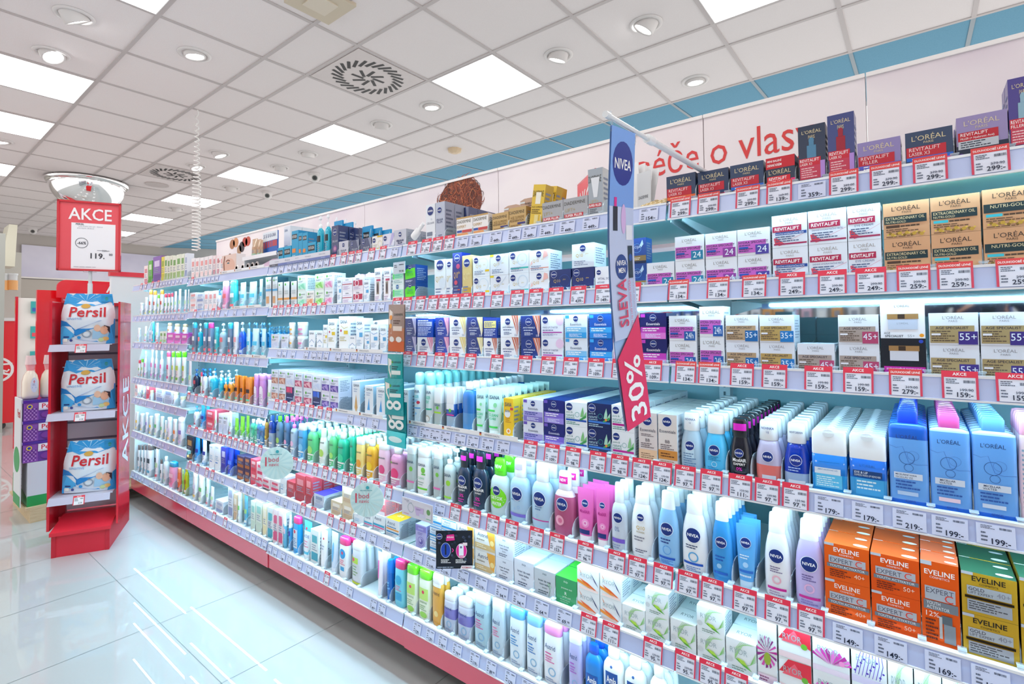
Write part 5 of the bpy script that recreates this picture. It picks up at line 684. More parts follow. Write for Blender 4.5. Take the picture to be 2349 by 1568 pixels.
# top shelf
rows(0, 1, F6, [(487,705,588,'lxo',1,2),(722,952,553,'lxr',1,2),(965,1215,502,'lxb',1,2),(1232,1450,452,'mini',1,2),(1475,1680,215,'lxs',1,2)])
rows(0, 1, F7, [(388,630,392,'lxe',1,1),(655,1045,628,'lxl',1,2),(1085,1515,535,'lxb',1,2),(1545,2010,392,'lxm',1,2),(2010,2290,58,'lxp',1,2)])
rows(1, 1, F5, [(15,137,625,'nsb',1,2),(330,420,378,'nsw',1,1),(423,515,355,'nss',1,4),(630,785,500,'dxp',1,2),(790,940,472,'dxp',1,2),(980,1140,460,'dgo',1,1),(1145,1310,405,'dgo',1,1),(1335,1452,188,'dye',1,1,{'ry':.16}),(1470,1672,350,'dgr',1,2),(1675,1915,308,'dgr',1,2),(1920,2062,25,'dgt',1,1)])
rows(1, 1, F5, [(1480,1560,205,'dye',1,1,{'ry':.16,'y':.07}),(1540,1610,225,'dye',1,1,{'ry':.16,'y':.14}),(655,750,410,'nsn',1,3,yy(.1))])
rows(2, 1, H8, [(890,950,668,'nes'),(955,1030,652,'nes'),(1035,1105,492,'neb',1,2),(1107,1145,515,'neb'),(1147,1200,512,'neb'),(1202,1285,612,'nes'),(1298,1375,345,'h47',1,1),(1382,1448,325,'h47',1,1),(1450,1518,440,'nsp',1,2),(1522,1622,600,'nsb',1,2),(1632,1735,588,'nsn',1,2),(1745,1862,568,'nsn',1,2),(1870,1975,545,'nsy',1,2),(1982,2095,522,'nsl',1,2),(2100,2220,487,'nsb',1,2)])
rows(2, 1, H8, [(955,1020,445,'isw',1,6,yy(.12)),(1555,1600,450,'nsp',1,1,yy(.06)),(1640,1690,470,'nsp',1,1,yy(.07)),(1690,1735,465,'nsn',1,1,yy(.09)),(1475,1560,390,'neg',1,1,yy(.15)),(1572,1662,410,'neg',1,1,yy(.16)),(1575,1618,372,'h47',1,1,yy(.2)),(1675,1720,390,'h47',1,1,yy(.22)),(1480,1525,352,'h47',1,1,yy(.26)),(1768,1868,445,'neg',1,1,yy(.09)),(1872,1962,465,'neg',1,1,yy(.1)),(1968,2060,482,'neg',1,1,yy(.11))])
rows(3, 1, F3, [(545,575,675,'f1'),(582,614,672,'f1'),(624,655,668,'f1'),(662,694,660,'f1'),(700,730,652,'f1'),(740,762,650,'f2'),(775,798,646,'f2'),(806,838,650,'f1')])
rows(4, 1, F3, [(120,152,742,'f2'),(160,192,697,'f3'),(200,272,658,'f4'),(276,300,662,'f5'),(303,328,655,'f6'),(330,352,662,'f6'),(354,376,650,'f6'),(378,408,655,'f6'),(412,448,640,'f6'),(452,482,635,'f6'),(486,508,630,'f7')])
# second shelf
rows(0, 2, F6, [(552,770,1047,'hyt',2),(780,1015,1022,'hym',2),(1017,1265,992,'hyv',2),(1280,1545,887,'rvn',2)])
rows(0, 2, F8, [(350,645,100,'rvd',2),(650,905,65,'rve',2),(925,1280,40,'gd1',2),(1285,1670,-8,'gd2',2),(1685,2120,-72,'gd3',2)])
rows(1, 2, F4, [(1178,1278,752,'urw',2),(1288,1385,735,'urb',2)])
rows(1, 2, F5, [(415,523,918,'q7'),(527,588,912,'q7'),(592,682,852,'q8'),(686,778,877,'q9'),(790,955,885,'q1',2),(960,1140,865,'q2',2),(1145,1338,838,'q3',2),(1342,1535,824,'q4',2),(1545,1750,1015,'q5'),(1762,1978,762,'q6|q10',2),(1988,2170,985,'vts')])
rows(1, 2, F6, [(232,335,1065,'soj',2),(340,545,1245,'hyt')])
rows(2, 2, F4, [(38,88,845,'gtl'),(97,143,842,'gtl'),(148,190,890,'gto'),(200,250,885,'gto'),(264,318,880,'gto'),(325,400,830,'gmi',2),(405,470,965,'gor',1,1),(482,560,815,'ggr',2),(568,642,805,'gpk',2),(680,720,848,'is2'),(727,815,852,'is4',2),(822,912,842,'is5',2),(918,968,868,'is2',1,1),(1015,1078,762,'is6'),(1097,1160,755,'is6')])
rows(3, 2, F3, [(533,588,985,'f1',2),(592,655,985,'f7',2),(662,696,970,'f1',1),(702,735,970,'f1',1),(738,772,965,'f1',1),(780,825,955,'h11'),(828,892,880,'h39'),(895,968,872,'h40'),(975,1050,892,'h8'),(1058,1148,885,'h8'),(1155,1192,862,'h8')])
rows(4, 2, F3, [(85,122,1075,'h15'),(128,160,1025,'h15'),(165,200,960,'h17'),(203,236,965,'h17'),(240,262,1000,'h18'),(265,300,958,'h17'),(303,330,992,'h19'),(333,358,990,'h19'),(362,384,985,'h19'),(388,420,972,'h16'),(425,462,952,'h16'),(478,508,958,'h16'),(512,530,955,'h16')])
# third shelf
rows(0, 3, G4, [(685,870,177,'hyb',2),(885,1135,242,'a35',2),(1145,1410,242,'a35b',2)])
rows(0, 3, F8, [(265,550,1127,'a45'),(580,890,907,'a45',2),(902,1245,803,'duo'),(1275,1655,892,'a55',2),(1668,2050,887,'a55',2)])
rows(1, 3, G3, [(165,200,207,'awb',2),(205,308,207,'anb',2),(318,465,212,'bkb|awp',2),(490,618,200,'anp',2),(624,775,196,'awy',2),(790,938,196,'any',2),(945,1070,201,'bky|awr',2),(1107,1275,180,'awr',2),(1298,1480,182,'anr',2),(1490,1695,177,'mkp',2),(1715,1925,170,'esb',2),(1945,2162,167,'esc',2),(2168,2330,167,'esp',2)])
rows(1, 3, G4, [(230,432,227,'esm',2),(452,660,247,'hyb',2)])
rows(2, 3, G2, [(117,208,345,'gnb'),(237,318,355,'gnb'),(322,428,207,'h45',2),(436,560,203,'h46',2),(568,638,300,'is3'),(660,735,305,'is3'),(740,790,232,'is1'),(797,890,162,'is1'),(928,1048,132,'is1'),(1052,1128,362,'is3'),(1136,1220,152,'is2'),(1236,1296,322,'is2'),(1306,1400,232,'is2'),(1420,1500,240,'is2')])
rows(2, 3, G2, [(20,80,265,'h9',1,3,yy(.14)),(100,160,255,'h9',1,3,yy(.16)),(190,250,250,'h9',1,3,yy(.16))])
rows(3, 3, G1, [(738,800,205,'h4'),(806,868,218,'h2'),(876,926,208,'h4'),(932,1002,205,'h5'),(1006,1060,262,'h40'),(1068,1160,215,'h3'),(1166,1228,208,'h4'),(1234,1298,200,'h6'),(1302,1385,202,'h7'),(1388,1440,277,'h8'),(1446,1556,277,'h8'),(1565,1632,280,'h8')])
rows(3, 3, G1, [(1392,1460,205,'h9',1,2,yy(.1)),(1480,1550,208,'h9',1,2,yy(.1)),(1570,1640,208,'h9',1,2,yy(.12))])
rows(4, 3, G1, [(85,125,270,'h15'),(160,205,250,'h16'),(215,250,300,'f7'),(255,290,195,'h40'),(295,345,210,'h16'),(348,385,310,'f6'),(388,425,310,'f6'),(432,520,330,'f20'),(524,600,340,'f20'),(606,680,340,'f20')])
rows(4, 3, G1, [(440,502,208,'h43',1,1,{'z':.047,'nc':1,'y':.005}),(525,598,218,'h43',1,1,{'z':.047,'nc':1,'y':.005}),(622,692,222,'h43',1,1,{'z':.047,'nc':1,'y':.005})])
# fourth shelf
rows(0, 4, G4, [(722,902,1003,'b2',1,11),(912,1088,1030,'b3',1,11),(1116,1318,1045,'b4',1,11),(1330,1530,1063,'b5',1,11)])
rows(0, 4, G5, [(215,505,480,'b6',1,16),(515,818,512,'b7',1,16),(832,1148,312,'m1',1,12),(1135,1485,345,'m2',1,12),(1475,1858,368,'m3',1,12),(1862,2150,360,'m4',1,5)])
rows(1, 4, G3, [(290,400,712,'i1',1,9),(400,505,716,'i2',1,9),(474,580,862,'i3',1,3),(590,705,862,'i4',1,3),(752,880,802,'i5',1,9),(872,970,868,'i6',1,9),(982,1130,872,'i6',1,9),(1136,1226,962,'is7',1,6),(1320,1510,975,'esl',2,6),(1514,1710,978,'esn',2,6),(1718,1925,1002,'pnw',2,6),(1930,2150,1012,'pnn',2,6),(2158,2370,1032,'pnm',2,6)])
rows(1, 4, G4, [(218,358,988,'bb1',1,6),(368,512,1003,'bb2',1,6),(542,712,982,'b1',1,11)])
rows(2, 4, G2, [(118,200,772,'gbr',2,4),(207,288,776,'gbr',2,4),(294,388,785,'gnb|gna',2,4),(397,486,806,'grd',2,4),(504,606,820,'grd',2,4),(614,712,840,'gnb|gnl',2,4),(720,815,850,'gvi',2,4),(822,924,868,'gvi',2,4),(1088,1180,912,'trayw'),(1238,1340,965,'trayb'),(1378,1490,985,'trayb')])
rows(1, 4, G3, [(150,235,880,'trayw',1,1,{'nc':1,'z':0})])
rows(3, 4, G1, [(688,742,668,'h16'),(748,832,762,'h10',1,3),(838,862,800,'h19'),(864,926,762,'h11',1,3),(950,1050,788,'h12',1,4),(1056,1112,820,'h12',1,3),(1118,1164,872,'h13',1,3),(1172,1240,872,'h13',1,3),(1246,1302,840,'h14',1,2),(1308,1368,848,'h14',1,2),(1374,1470,862,'h14',1,2),(1480,1540,820,'i10',1,3),(1546,1630,828,'i10',1,3),(1634,1700,890,'h16')])
rows(4, 4, G1, [(92,122,655,'h19'),(125,156,640,'h18'),(162,205,545,'h21'),(238,285,530,'h21'),(288,330,540,'h21'),(348,400,550,'h21'),(430,484,548,'h20'),(490,532,552,'h22'),(538,610,552,'h22'),(615,672,548,'h22')])
# fifth shelf
rows(0, 5, G7, [(652,830,257,'n5',1,6),(858,1002,302,'n6',1,6),(1028,1165,462,'n7',1,3),(1222,1402,377,'n1',1,6),(1436,1640,422,'n2',1,6)])
rows(0, 5, G6, [(348,732,385,'ev4',2,5),(748,1165,478,'ev5',2,5),(1178,1505,530,'evi',1,5),(1530,2010,642,'evg',2,5),(2035,2500,700,'evg',2,4)])
rows(0, 5, G7, [(1060,1160,400,'n7',1,2,yy(.09))])
rows(1, 5, G8, [(95,160,57,'i8',1,4),(162,250,76,'i7',1,4),(262,322,85,'i8',1,4),(330,405,90,'i9',1,3),(415,508,95,'n9',1,3),(512,618,98,'n9',1,3),(622,752,140,'n10',1,3),(746,880,142,'n11',1,3),(885,1025,166,'n12',1,3),(1026,1168,222,'n13',1,3),(1172,1282,328,'n14',1,4),(1290,1380,335,'n14',1,3),(1390,1492,293,'n8',1,3)])
rows(1, 5, G7, [(300,457,197,'n3',1,6),(482,632,227,'n4',1,6)])
rows(2, 5, H2, [(-60,-14,50,'g13'),(-10,60,60,'g14'),(68,130,5,'g1',1,4),(134,200,12,'g2',1,4),(204,258,18,'g3',1,4),(262,330,28,'g4',1,4),(335,412,82,'g5',1,7),(418,512,100,'g6',1,7),(520,604,124,'g7',1,7),(612,682,140,'g6',1,7),(688,792,162,'g8',1,7),(796,850,130,'g8',1,7),(854,935,203,'g9',1,7),(946,1048,226,'g10',1,7),(1056,1158,248,'g11',1,7),(1166,1300,296,'g12',1,7)])
rows(3, 5, G1, [(758,830,1205,'h11',1,2),(836,902,1200,'h36',1,2),(908,992,1262,'f8',2,1),(996,1046,1255,'h16'),(1052,1102,1300,'gnb',1,1),(1106,1162,1302,'gnb'),(1168,1232,1270,'h16'),(1242,1304,1350,'h35'),(1308,1376,1330,'h35'),(1382,1430,1322,'h35'),(1438,1508,1362,'g13',1,2),(1514,1600,1372,'g14',1,2),(1608,1656,1340,'g15',1,2)])
rows(4, 5, G1, [(45,88,930,'f1'),(92,135,985,'h16'),(140,180,985,'h16'),(186,226,935,'f8'),(230,292,1015,'h44'),(300,390,975,'f7'),(398,500,1002,'f18'),(508,590,1022,'h44'),(596,668,1090,'h44')])
# sixth shelf
rows(0, 6, G7, [(755,945,1050,'ryg',2,1),(957,1165,1272,'ryg',1,2),(1174,1308,1130,'ryf',1,3),(1322,1545,1180,'ryr',2,3)])
rows(0, 6, G6, [(245,560,1195,'ryp',2,3),(580,882,1262,'ryl',2,3),(892,1108,1360,'ryg',1,3),(1122,1352,1410,'ryg',1,3),(1366,1600,1475,'ryg',1,3)])
rows(1, 6, G8, [(148,215,562,'lil',1,1),(238,310,492,'asb',3,1),(314,404,532,'asb',3,1),(412,516,566,'asg',2,1),(524,650,600,'asg',2,2),(654,765,640,'zi1',2,2),(772,896,790,'zi1',1,3),(900,1030,850,'zi2',1,4),(1036,1168,900,'zig',1,4),(1172,1310,843,'ryo',2,2),(1316,1450,883,'ryo',2,2)])
rows(1, 6, G7, [(232,392,1035,'ryg',1,2),(396,556,928,'ryg',2,2),(570,745,1135,'ryg',1,2)])
rows(2, 6, H2, [(-70,-10,570,'f10'),(0,75,575,'f10'),(80,160,600,'f10'),(168,222,560,'isw'),(228,300,605,'f12',1,3),(304,392,545,'f12',1,4),(396,452,560,'f12',1,4),(472,562,720,'f18',1,4),(624,720,782,'f11',1,2),(726,825,662,'f11',2,2),(832,920,900,'isw'),(926,1000,900,'asc'),(1006,1108,905,'asc',1,2),(1118,1240,945,'asy',1,2),(1020,1106,755,'pkd',1,2,{'z':.06,'y':.004,'nc':1})])
rows(3, 6, H1, [(572,638,225,'f19',1,1),(652,726,240,'h36',1,2),(732,792,265,'h37'),(806,862,318,'isw'),(866,922,322,'isw'),(930,976,335,'f17'),(982,1082,345,'h38',1,2),(1090,1164,430,'f9',2,2),(1168,1226,440,'f9',2,2),(1232,1290,462,'f8',2,2),(1294,1356,500,'f10',2,2)])
rows(3, 6, H2, [(-66,-4,560,'f10',1,1)])
rows(4, 6, H1, [(50,92,-30,'h23'),(98,148,-10,'h15'),(152,186,-20,'h26'),(190,235,15,'h23'),(242,300,-8,'h24'),(304,346,20,'h24'),(350,372,60,'h23'),(376,432,28,'h15'),(436,482,48,'h25'),(488,562,30,'h26')])
# bottom shelf
rows(1, 7, G8, [(-30,12,780,'d3',1,2),(20,92,780,'d2',1,3),(95,170,810,'d1',1,3),(173,256,842,'d1',1,3),(258,330,868,'s8',1,2),(332,414,985,'s7',1,3),(420,516,1022,'s7',1,3),(526,628,988,'s6',1,2),(634,720,1032,'s5',1,3),(748,848,1078,'s1',1,3),(854,958,1120,'s2',1,3),(964,1084,1178,'s3',1,3),(1120,1206,1232,'s4',1,3),(1225,1335,1312,'d5',1,3),(1340,1472,1335,'d6',1,3)])
rows(1, 7, G7, [(255,408,1382,'d6',1,3),(430,560,1438,'d6',1,3)])
rows(2, 7, H2, [(52,96,846,'f15'),(102,146,868,'f16'),(150,192,885,'f16'),(198,240,888,'h41'),(242,284,905,'h42'),(290,370,915,'d9'),(378,465,958,'d10'),(442,512,1040,'f15'),(520,612,1030,'d11'),(624,700,1055,'d12'),(704,808,1098,'d8',1,3),(820,940,1140,'d7',1,3),(1045,1100,1235,'d4',1,3),(1130,1196,1320,'d3',1,2)])
rows(3, 7, H1, [(640,696,592,'h15',1,2),(700,765,620,'h24',1,2),(770,812,712,'h16'),(816,868,740,'h16'),(872,950,888,'f7'),(1000,1050,720,'f7'),(1058,1092,820,'f11'),(1098,1158,790,'h33'),(1164,1210,838,'h34'),(1234,1278,892,'f13'),(1286,1346,895,'f13'),(1356,1398,936,'f14'),(1404,1462,962,'f15'),(1468,1510,982,'f16'),(1516,1560,992,'f16'),(1566,1600,1000,'h41')])
rows(4, 7, H1, [(72,102,312,'h27'),(106,134,308,'h27'),(138,165,306,'h27'),(168,240,302,'h27',1,2),(246,298,355,'h16'),(302,330,460,'h27'),(334,398,430,'h28'),(398,490,484,'h29'),(480,524,548,'h30'),(528,548,565,'h31'),(550,600,540,'h32')])

# ------------------------------------------------------------------ price tags
A, D, P_, V = 'A', 'D', 'P', 'V'
tags(1, 1, F5, [(145,240,A,'166'),(280,380,A,'279','359.90'),(388,495,A,'258','349.90'),(500,610,A,'299','429.90'),(635,740,P_,'399'),(775,870,P_,'399'),(960,1065,P_,'449'),(1140,1250,P_,'449'),(1290,1400,P_,'449'),(1455,1575,P_,'449'),(1650,1780,P_,'449'),(1875,2010,P_,'449')])
tags(1, 1, F6, [(290,415,P_,'154')])
tags(0, 1, F6, [(515,665,D,'299','399.00'),(715,885,D,'299','399.00'),(1003,1185,D,'299','399.00'),(1230,1430,D,'139','169.90'),(1490,1660,P_,'359')])
tags(0, 1, F7, [(398,662,D,'299','399.00'),(762,1052,D,'299','379.90'),(1145,1470,D,'299','379.90'),(1670,2030,D,'299','379.90')])
tags(1, 2, F5, [(0,85,A,'79'),(100,185,A,'125','179.90'),(225,320,A,'104','149.90'),(348,445,A,'163','229.90'),(455,550,A,'163','229.90'),(556,650,A,'229','329.90'),(660,770,A,'299','429.90'),(787,900,A,'229','329.90'),(965,1088,A,'229','329.90'),(1155,1285,A,'229','329.90'),(1330,1475,A,'229','329.90'),(1525,1672,A,'229','329.90'),(1735,1900,A,'439','629.90'),(1985,2145,V,'149','314.90')])
tags(1, 2, F6, [(150,298,A,'129','199.90')])
tags(0, 2, F6, [(495,655,D,'134','179.00'),(780,965,D,'134','179.00'),(1050,1235,D,'134','179.00'),(1320,1530,A,'249','299.90')])
tags(0, 2, F8, [(415,645,A,'249','299.90'),(705,945,A,'249','299.90'),(1022,1282,D,'259','299.90'),(1325,1615,D,'259','299.90'),(1780,2095,D,'259','299.90')])
tags(1, 3, G3, [(178,268,A,'125','179.90'),(312,408,A,'125','179.90'),(475,575,A,'125','179.90'),(600,705,A,'125','179.90'),(765,872,A,'125','179.90'),(1010,1128,A,'125','179.90'),(1268,1405,A,'125','179.90'),(1485,1625,A,'125','179.90'),(1688,1848,A,'109','169.00'),(1920,2090,A,'109','169.00'),(2170,2310,A,'109','169.00')])
tags(1, 3, G4, [(250,392,A,'109','169.00')])
tags(0, 3, G4, [(492,660,D,'134','179.00'),(668,845,D,'134','179.00'),(905,1108,A,'159','199.90'),(1150,1360,A,'159','199.90')])
tags(0, 3, F8, [(310,537,A,'159','199.90'),(608,850,A,'159','199.90'),(962,1220,D,'279','319.00'),(1365,1650,A,'159','199.90'),(1785,2090,A,'159','199.90')])
tags(1, 4, G3, [(235,315,P_,'34.90'),(350,430,P_,'39.90'),(445,520,P_,'44.90'),(540,620,P_,'44.90'),(680,765,P_,'89.90'),(800,890,P_,'47.90'),(940,1030,P_,'49.90'),(1080,1180,P_,'69.90')])
tags(1, 4, Z6, [(262,350,A,'109','169.00'),(390,482,A,'109','169.00'),(512,615,A,'98.90','149.90'),(660,768,A,'98.90','149.90'),(790,903,A,'98.90','149.90'),(920,1035,A,'124','179.90'),(1040,1165,A,'124','179.90')])
tags(0, 4, G7, [(595,745,A,'97.90','139.90'),(768,935,A,'97.90','139.90'),(968,1137,A,'111','159.90'),(1150,1332,A,'97.90','139.90'),(1342,1530,A,'97.90','139.90')])
tags(0, 4, G5, [(255,450,P_,'179'),(560,760,P_,'179'),(885,1105,P_,'219'),(1200,1435,P_,'199'),(1555,1815,P_,'199')])
tags(1, 5, G8, [(270,330,P_,'49.90'),(365,432,A,'151','219.90'),(480,560,A,'153','219.90'),(595,675,A,'139','199.90'),(708,800,A,'139','199.90'),(865,957,A,'139','199.90'),(990,1090,A,'153','219.90'),(1165,1275,A,'96.90','139.90'),(1358,1478,A,'97.90','139.90')])
tags(1, 5, G7, [(270,405,A,'97.90','139.90'),(445,590,A,'97.90','139.90')])
tags(0, 5, G7, [(610,775,A,'97.90','139.90'),(780,937,A,'97.90','139.90'),(998,1168,A,'97.90','139.90'),(1218,1405,A,'97.90','139.90'),(1442,1645,A,'97.90','139.90')])
tags(0, 5, G6, [(440,640,P_,'149'),(800,1020,P_,'149'),(1235,1480,P_,'169'),(1640,1900,P_,'199')])
tags(1, 6, G8, [(130,190,P_,'169'),(215,275,P_,'119'),(305,370,P_,'119'),(415,480,P_,'119'),(525,600,P_,'119'),(655,730,P_,'94.90'),(765,840,P_,'94.90'),(905,985,P_,'64.90'),(1045,1130,P_,'69.90'),(1190,1295,A,'111','149.00'),(1325,1440,A,'111','149.00')])
tags(1, 6, G7, [(378,515,A,'95.90','129.00')])
tags(0, 6, G7, [(597,745,A,'95.90','129.00'),(765,922,A,'95.90','129.00'),(938,1110,A,'95.90','129.00')])
autotags(2, 1, [(752,900)], ['279', '258', '199'])
autotags(2, 2, [(600,745)], ['148', '148', '92.90', '84.90', '99.90'])
autotags(2, 3, [], ['119', '109', '85.90', '79.90', '69.90']); autotags(2, 4, [(600,770)], ['128', '128', '219', '128'])
autotags(2, 5, [(600,915)], ['89.90', '87.90', '85.90']); autotags(2, 6, [(694,830)], ['109', '99.90', '199'])
autotags(2, 7, [(750,770)], ['119', '99.90', '109']); autotags(1, 7, [], ['129', '129', '99.90', '79.90', '119', '89.90'])
autotags(3, 1, [(430,452)], ['159', '139']); autotags(3, 2, [(430,460),(486,515)], ['129', '139']); autotags(3, 3, [(430,545)], ['109', '119']); autotags(3, 4, [(430,500)], ['129', '79.90'])
autotags(3, 5, [(430,605)], ['119', '99.90']); autotags(3, 6, [(430,495)], ['139', '89.90']); autotags(3, 7, [(490,530)], ['79.90', '99.90'])
autotags(4, 1, [(310,370)], ['119', '99.90']); autotags(4, 2, [], ['99.90']); autotags(4, 3, [(352,370)], ['89.90']); autotags(4, 4, [], ['79.90']); autotags(4, 5, [], ['69.90']); autotags(4, 6, [], ['79.90']); autotags(4, 7, [], ['89.90'])
for b_, r_, u0, u1 in ((1, 4, 934, 1190), (2, 3, 700, 880), (2, 4, 768, 880), (3, 1, 505, 608), (3, 2, 533, 600), (3, 3, 546, 612)):
    strip(b_, r_, u0, u1, 'white rail banner with small flags, %s shelf, %s bay' % (RN[r_-1], BN[b_]))
# ------------------------------------------------------------------ acrylic dividers
acr = mat('e6f2fa', 'a'); fin_m = MB(); P = [(0, 0), (0, .022)]+[(.035-.035*math.cos(t), .022+.032*math.sin(t)) for t in (.3, .7, 1.1, 1.5)]+[(.09, .05), (.2, .03), (.22, 0)]
fin_m.add([(x, y, z) for x in (-.0007, .0007) for y, z in P], [tuple(range(len(P))), tuple(range(len(P), 2*len(P)))[::-1]]+[(i, (i+1) % len(P), len(P)+(i+1) % len(P), len(P)+i) for i in range(len(P))], acr)
fo = fin_m.build('shelf_divider'); c_ = MB(); c_.box(-.005, -.012, 0, .005, -.002, .011, acr); c_.box(-.0065, -.014, .011, .0065, 0, .0135, acr); c_.box(-.004, -.002, 0, .004, .01, .004, acr); c_.build('clip', fo)
first = True; last = {}; DREC = []
for b, r, x in DIV:
    if x-last.get((b, r), -99) < .028 or not (SPAN[b][0] < x < SPAN[b][1]): continue
    last[(b, r)] = x; o = fo if first else copy_tree(fo); first = False; o.location = (x, YLIP+.018, RZ[b][r-1]+CAMZ-.0055); DREC.append((o, r, b))
for o, r, b in DREC: tag(o, 'clear acrylic divider fins between packs on %s shelf, %s bay' % (RN[r-1], BN[b]), 'shelf divider', 'clear dividers, %s shelf, %s bay' % (RN[r-1], BN[b]))
# ------------------------------------------------------------------ labels of packs and tags
ORD = ['first', 'second', 'third', 'fourth', 'fifth', 'sixth', 'seventh', 'eighth', 'ninth', 'tenth', 'eleventh', 'twelfth', 'thirteenth', 'fourteenth', 'fifteenth']
def clip(s, n=16): return ' '.join(s.split()[:n])
by = {}
for rec in REC: by.setdefault((L[rec[1]]['desc'], rec[2], rec[3], rec[4]), []).append(rec)
for (desc, r, b, t), lst in by.items():
    lst.sort(key=lambda q: q[5]); place = '%s shelf, %s bay' % (RN[r-1], BN[b]); xs = sorted({round(q[5], 3) for q in lst})
    for o, nm, _, _, _, x in lst:
        i = xs.index(round(x, 3)); cat = L[nm]['kind'].split('_')[-1]; cat = {'can': 'spray can', 'box': 'box', 'tray': 'tray', 'pouch': 'pouch'}.get(cat, cat)
        if t == 'queue': tag(o, clip('%s, queued behind front one, %s' % (desc, place)), cat, '%s packs queued, %s' % (cat, place)); continue
        s = desc+((', '+t+' one') if t else '')+', '+place
        if len(xs) > 1:
            s = ('%s %s' % (ORD[min(i, 14)] if len(xs) > 2 else ('left', 'right')[i], desc))+((', '+t) if t else '')+', '+place
        tag(o, clip(s), cat, '%s packs on the front edge, %s' % (cat, place))
KN = {'A': 'red-framed sale', 'D': 'red-framed long-offer', 'P': 'plain white', 'V': 'red-framed clearance'}
by = {}
for rec in TREC: by.setdefault((rec[1], rec[2], rec[3], rec[4]), []).append(rec)
for (k, p, r, b), lst in by.items():
    lst.sort(key=lambda q: q[5])
    for i, q in enumerate(lst):
        s = '%s price tag reading %s, %s shelf rail, %s bay' % (KN[k], p, RN[r-1], BN[b])
        if len(lst) > 1: s = (ORD[min(i, 14)] if len(lst) > 2 else ('left', 'right')[i])+' '+s
        tag(q[0], clip(s), 'price tag', 'price tags on the %s shelf rail, %s bay' % (RN[r-1], BN[b]))
# unused prototypes
for k, v in _P.items():
    if not v[2]:
        for c in list(v[0].children): bpy.data.objects.remove(c)
        bpy.data.objects.remove(v[0])
# ------------------------------------------------------------------ hanging and clipped signs
# banner on a telescopic arm
X = -.405; o = empty('hanging_banner', (X, .85, 1.6)); bn = MB(); rows_ = 26; W2 = .094; Y0c = .80
def bp(s, t, off=0):   # s across 0..1 (towards the shelf), t down 0..1
    yb = .802+.095*s+.062*max(0, t-.25)**1.6*1.3+.008*s*t; x = -.012*math.sin(t*2.6)+off; z = 1.594-.535*t-(-.012+.008*t)*s*0+.0
    return (x, yb-.85, z-1.6+.012*s)
for side, mm in ((1, None),):
    V = [bp(i/6, j/rows_) for j in range(rows_+1) for i in range(7)]; F = [(j*7+i, j*7+i+1, (j+1)*7+i+1, (j+1)*7+i) for j in range(rows_) for i in range(6)]
    V2 = [(x-.0012, y, z) for x, y, z in V]; n = len(V)
    bn.add(V, F, '9fc0ec'); bn.add(V2, [f[::-1] for f in F], '9fc0ec')
# the camera sees the -X face: front print mapped with s along +Y to the right
def SB(x, z, off): s = x/W2+.5; t = 1-z/.535; return bp(s, t, off+.0016)
els = [('R', 0, .74, 1, 1, '78a6ea'), ('R', 0, .3, 1, .74, 'c3d0ee'), ('C', .5, .885, .42, '0a2c8c'), ('T', 'NIVEA', .16, .865, .84, .9, 'ffffff', 1),
 ('R', .14, .66, .32, .74, '10182c'), ('R', .18, .74, .28, .77, 'e02890'), ('E', .56, .7, .1, .05, 'd8b8e8'), ('R', .66, .63, .92, .68, 'eceff8'), ('C', .44, .54, .24, '10408a'), ('T', 'NIVEA', .25, .545, .63, .562, 'ffffff', 1), ('T', 'MEN', .28, .52, .6, .537, 'ffffff', 1), ('R', .72, .5, .9, .61, '12303c'), ('C', .81, .57, .07, '1a50a0'),
 ('P', [(0, 0), (1, 0), (1, .37), (0, .24)], 'e8285c')]
draw(bn, els, W2, .535, SB, True)
def vtext(s, x0, x1, z0, z1, c, b=0):   # text running upward
    V, F, tw, th = text2d(s, b); bn.add([SB((x1-(y/th)*(x1-x0)-.5)*W2*1.0, (z0+x/tw*(z1-z0))*.535, .0034) for x, y in V], F, c)
vtext('SLEVA', .2, .56, .34, .5, 'd8365e', 1); vtext('slevu na celý sortiment NIVEA*', .64, .76, .33, .5, 'd04a70'); vtext('*Vybrané označené produkty', .82, .88, .33, .5, 'b07090'); vtext('30%', .2, .86, .02, .235, 'ffffff', 1)
bn.build('printed_banner', o)
tag(o, 'long narrow blue and red fabric sale banner hanging from an arm', 'banner')
a = Vector((X, .79, 1.607)); b_ = Vector((X, 1.355, 1.629)); mb = MB(); mb.rod(a, a+(b_-a)*.34, .0045, ('e8ecee', 'g')); mb.rod(a+(b_-a)*.3, b_, .0065, ('dfe5e8', 'g')); mb.rod(a+(b_-a)*.29, a+(b_-a)*.34, .009, ('f2f4f5', 'g')); mb.rod(a-(b_-a)*.015, a+(b_-a)*.01, .006, ('e8ecee', 'g')); ro = mb.build('banner_arm')
hk = MB(); 
for yk in (.803, .895): hk.tube([(X, yk, 1.618), (X, yk-.006, 1.612), (X, yk-.004, 1.602), (X, yk+.004, 1.598), (X, yk+.005, 1.59), (X, yk, 1.584)], .0018, acr)
hk.build('hook', ro); st = MB(); st.box(X-.006, 1.35, 1.552, X+.006, 1.362, 1.632, ('e4e9ec', 'g')); st.build('foot_clamp', ro)
tag(ro, 'white telescopic rod reaching out from the top shelf over the aisle', 'rod')
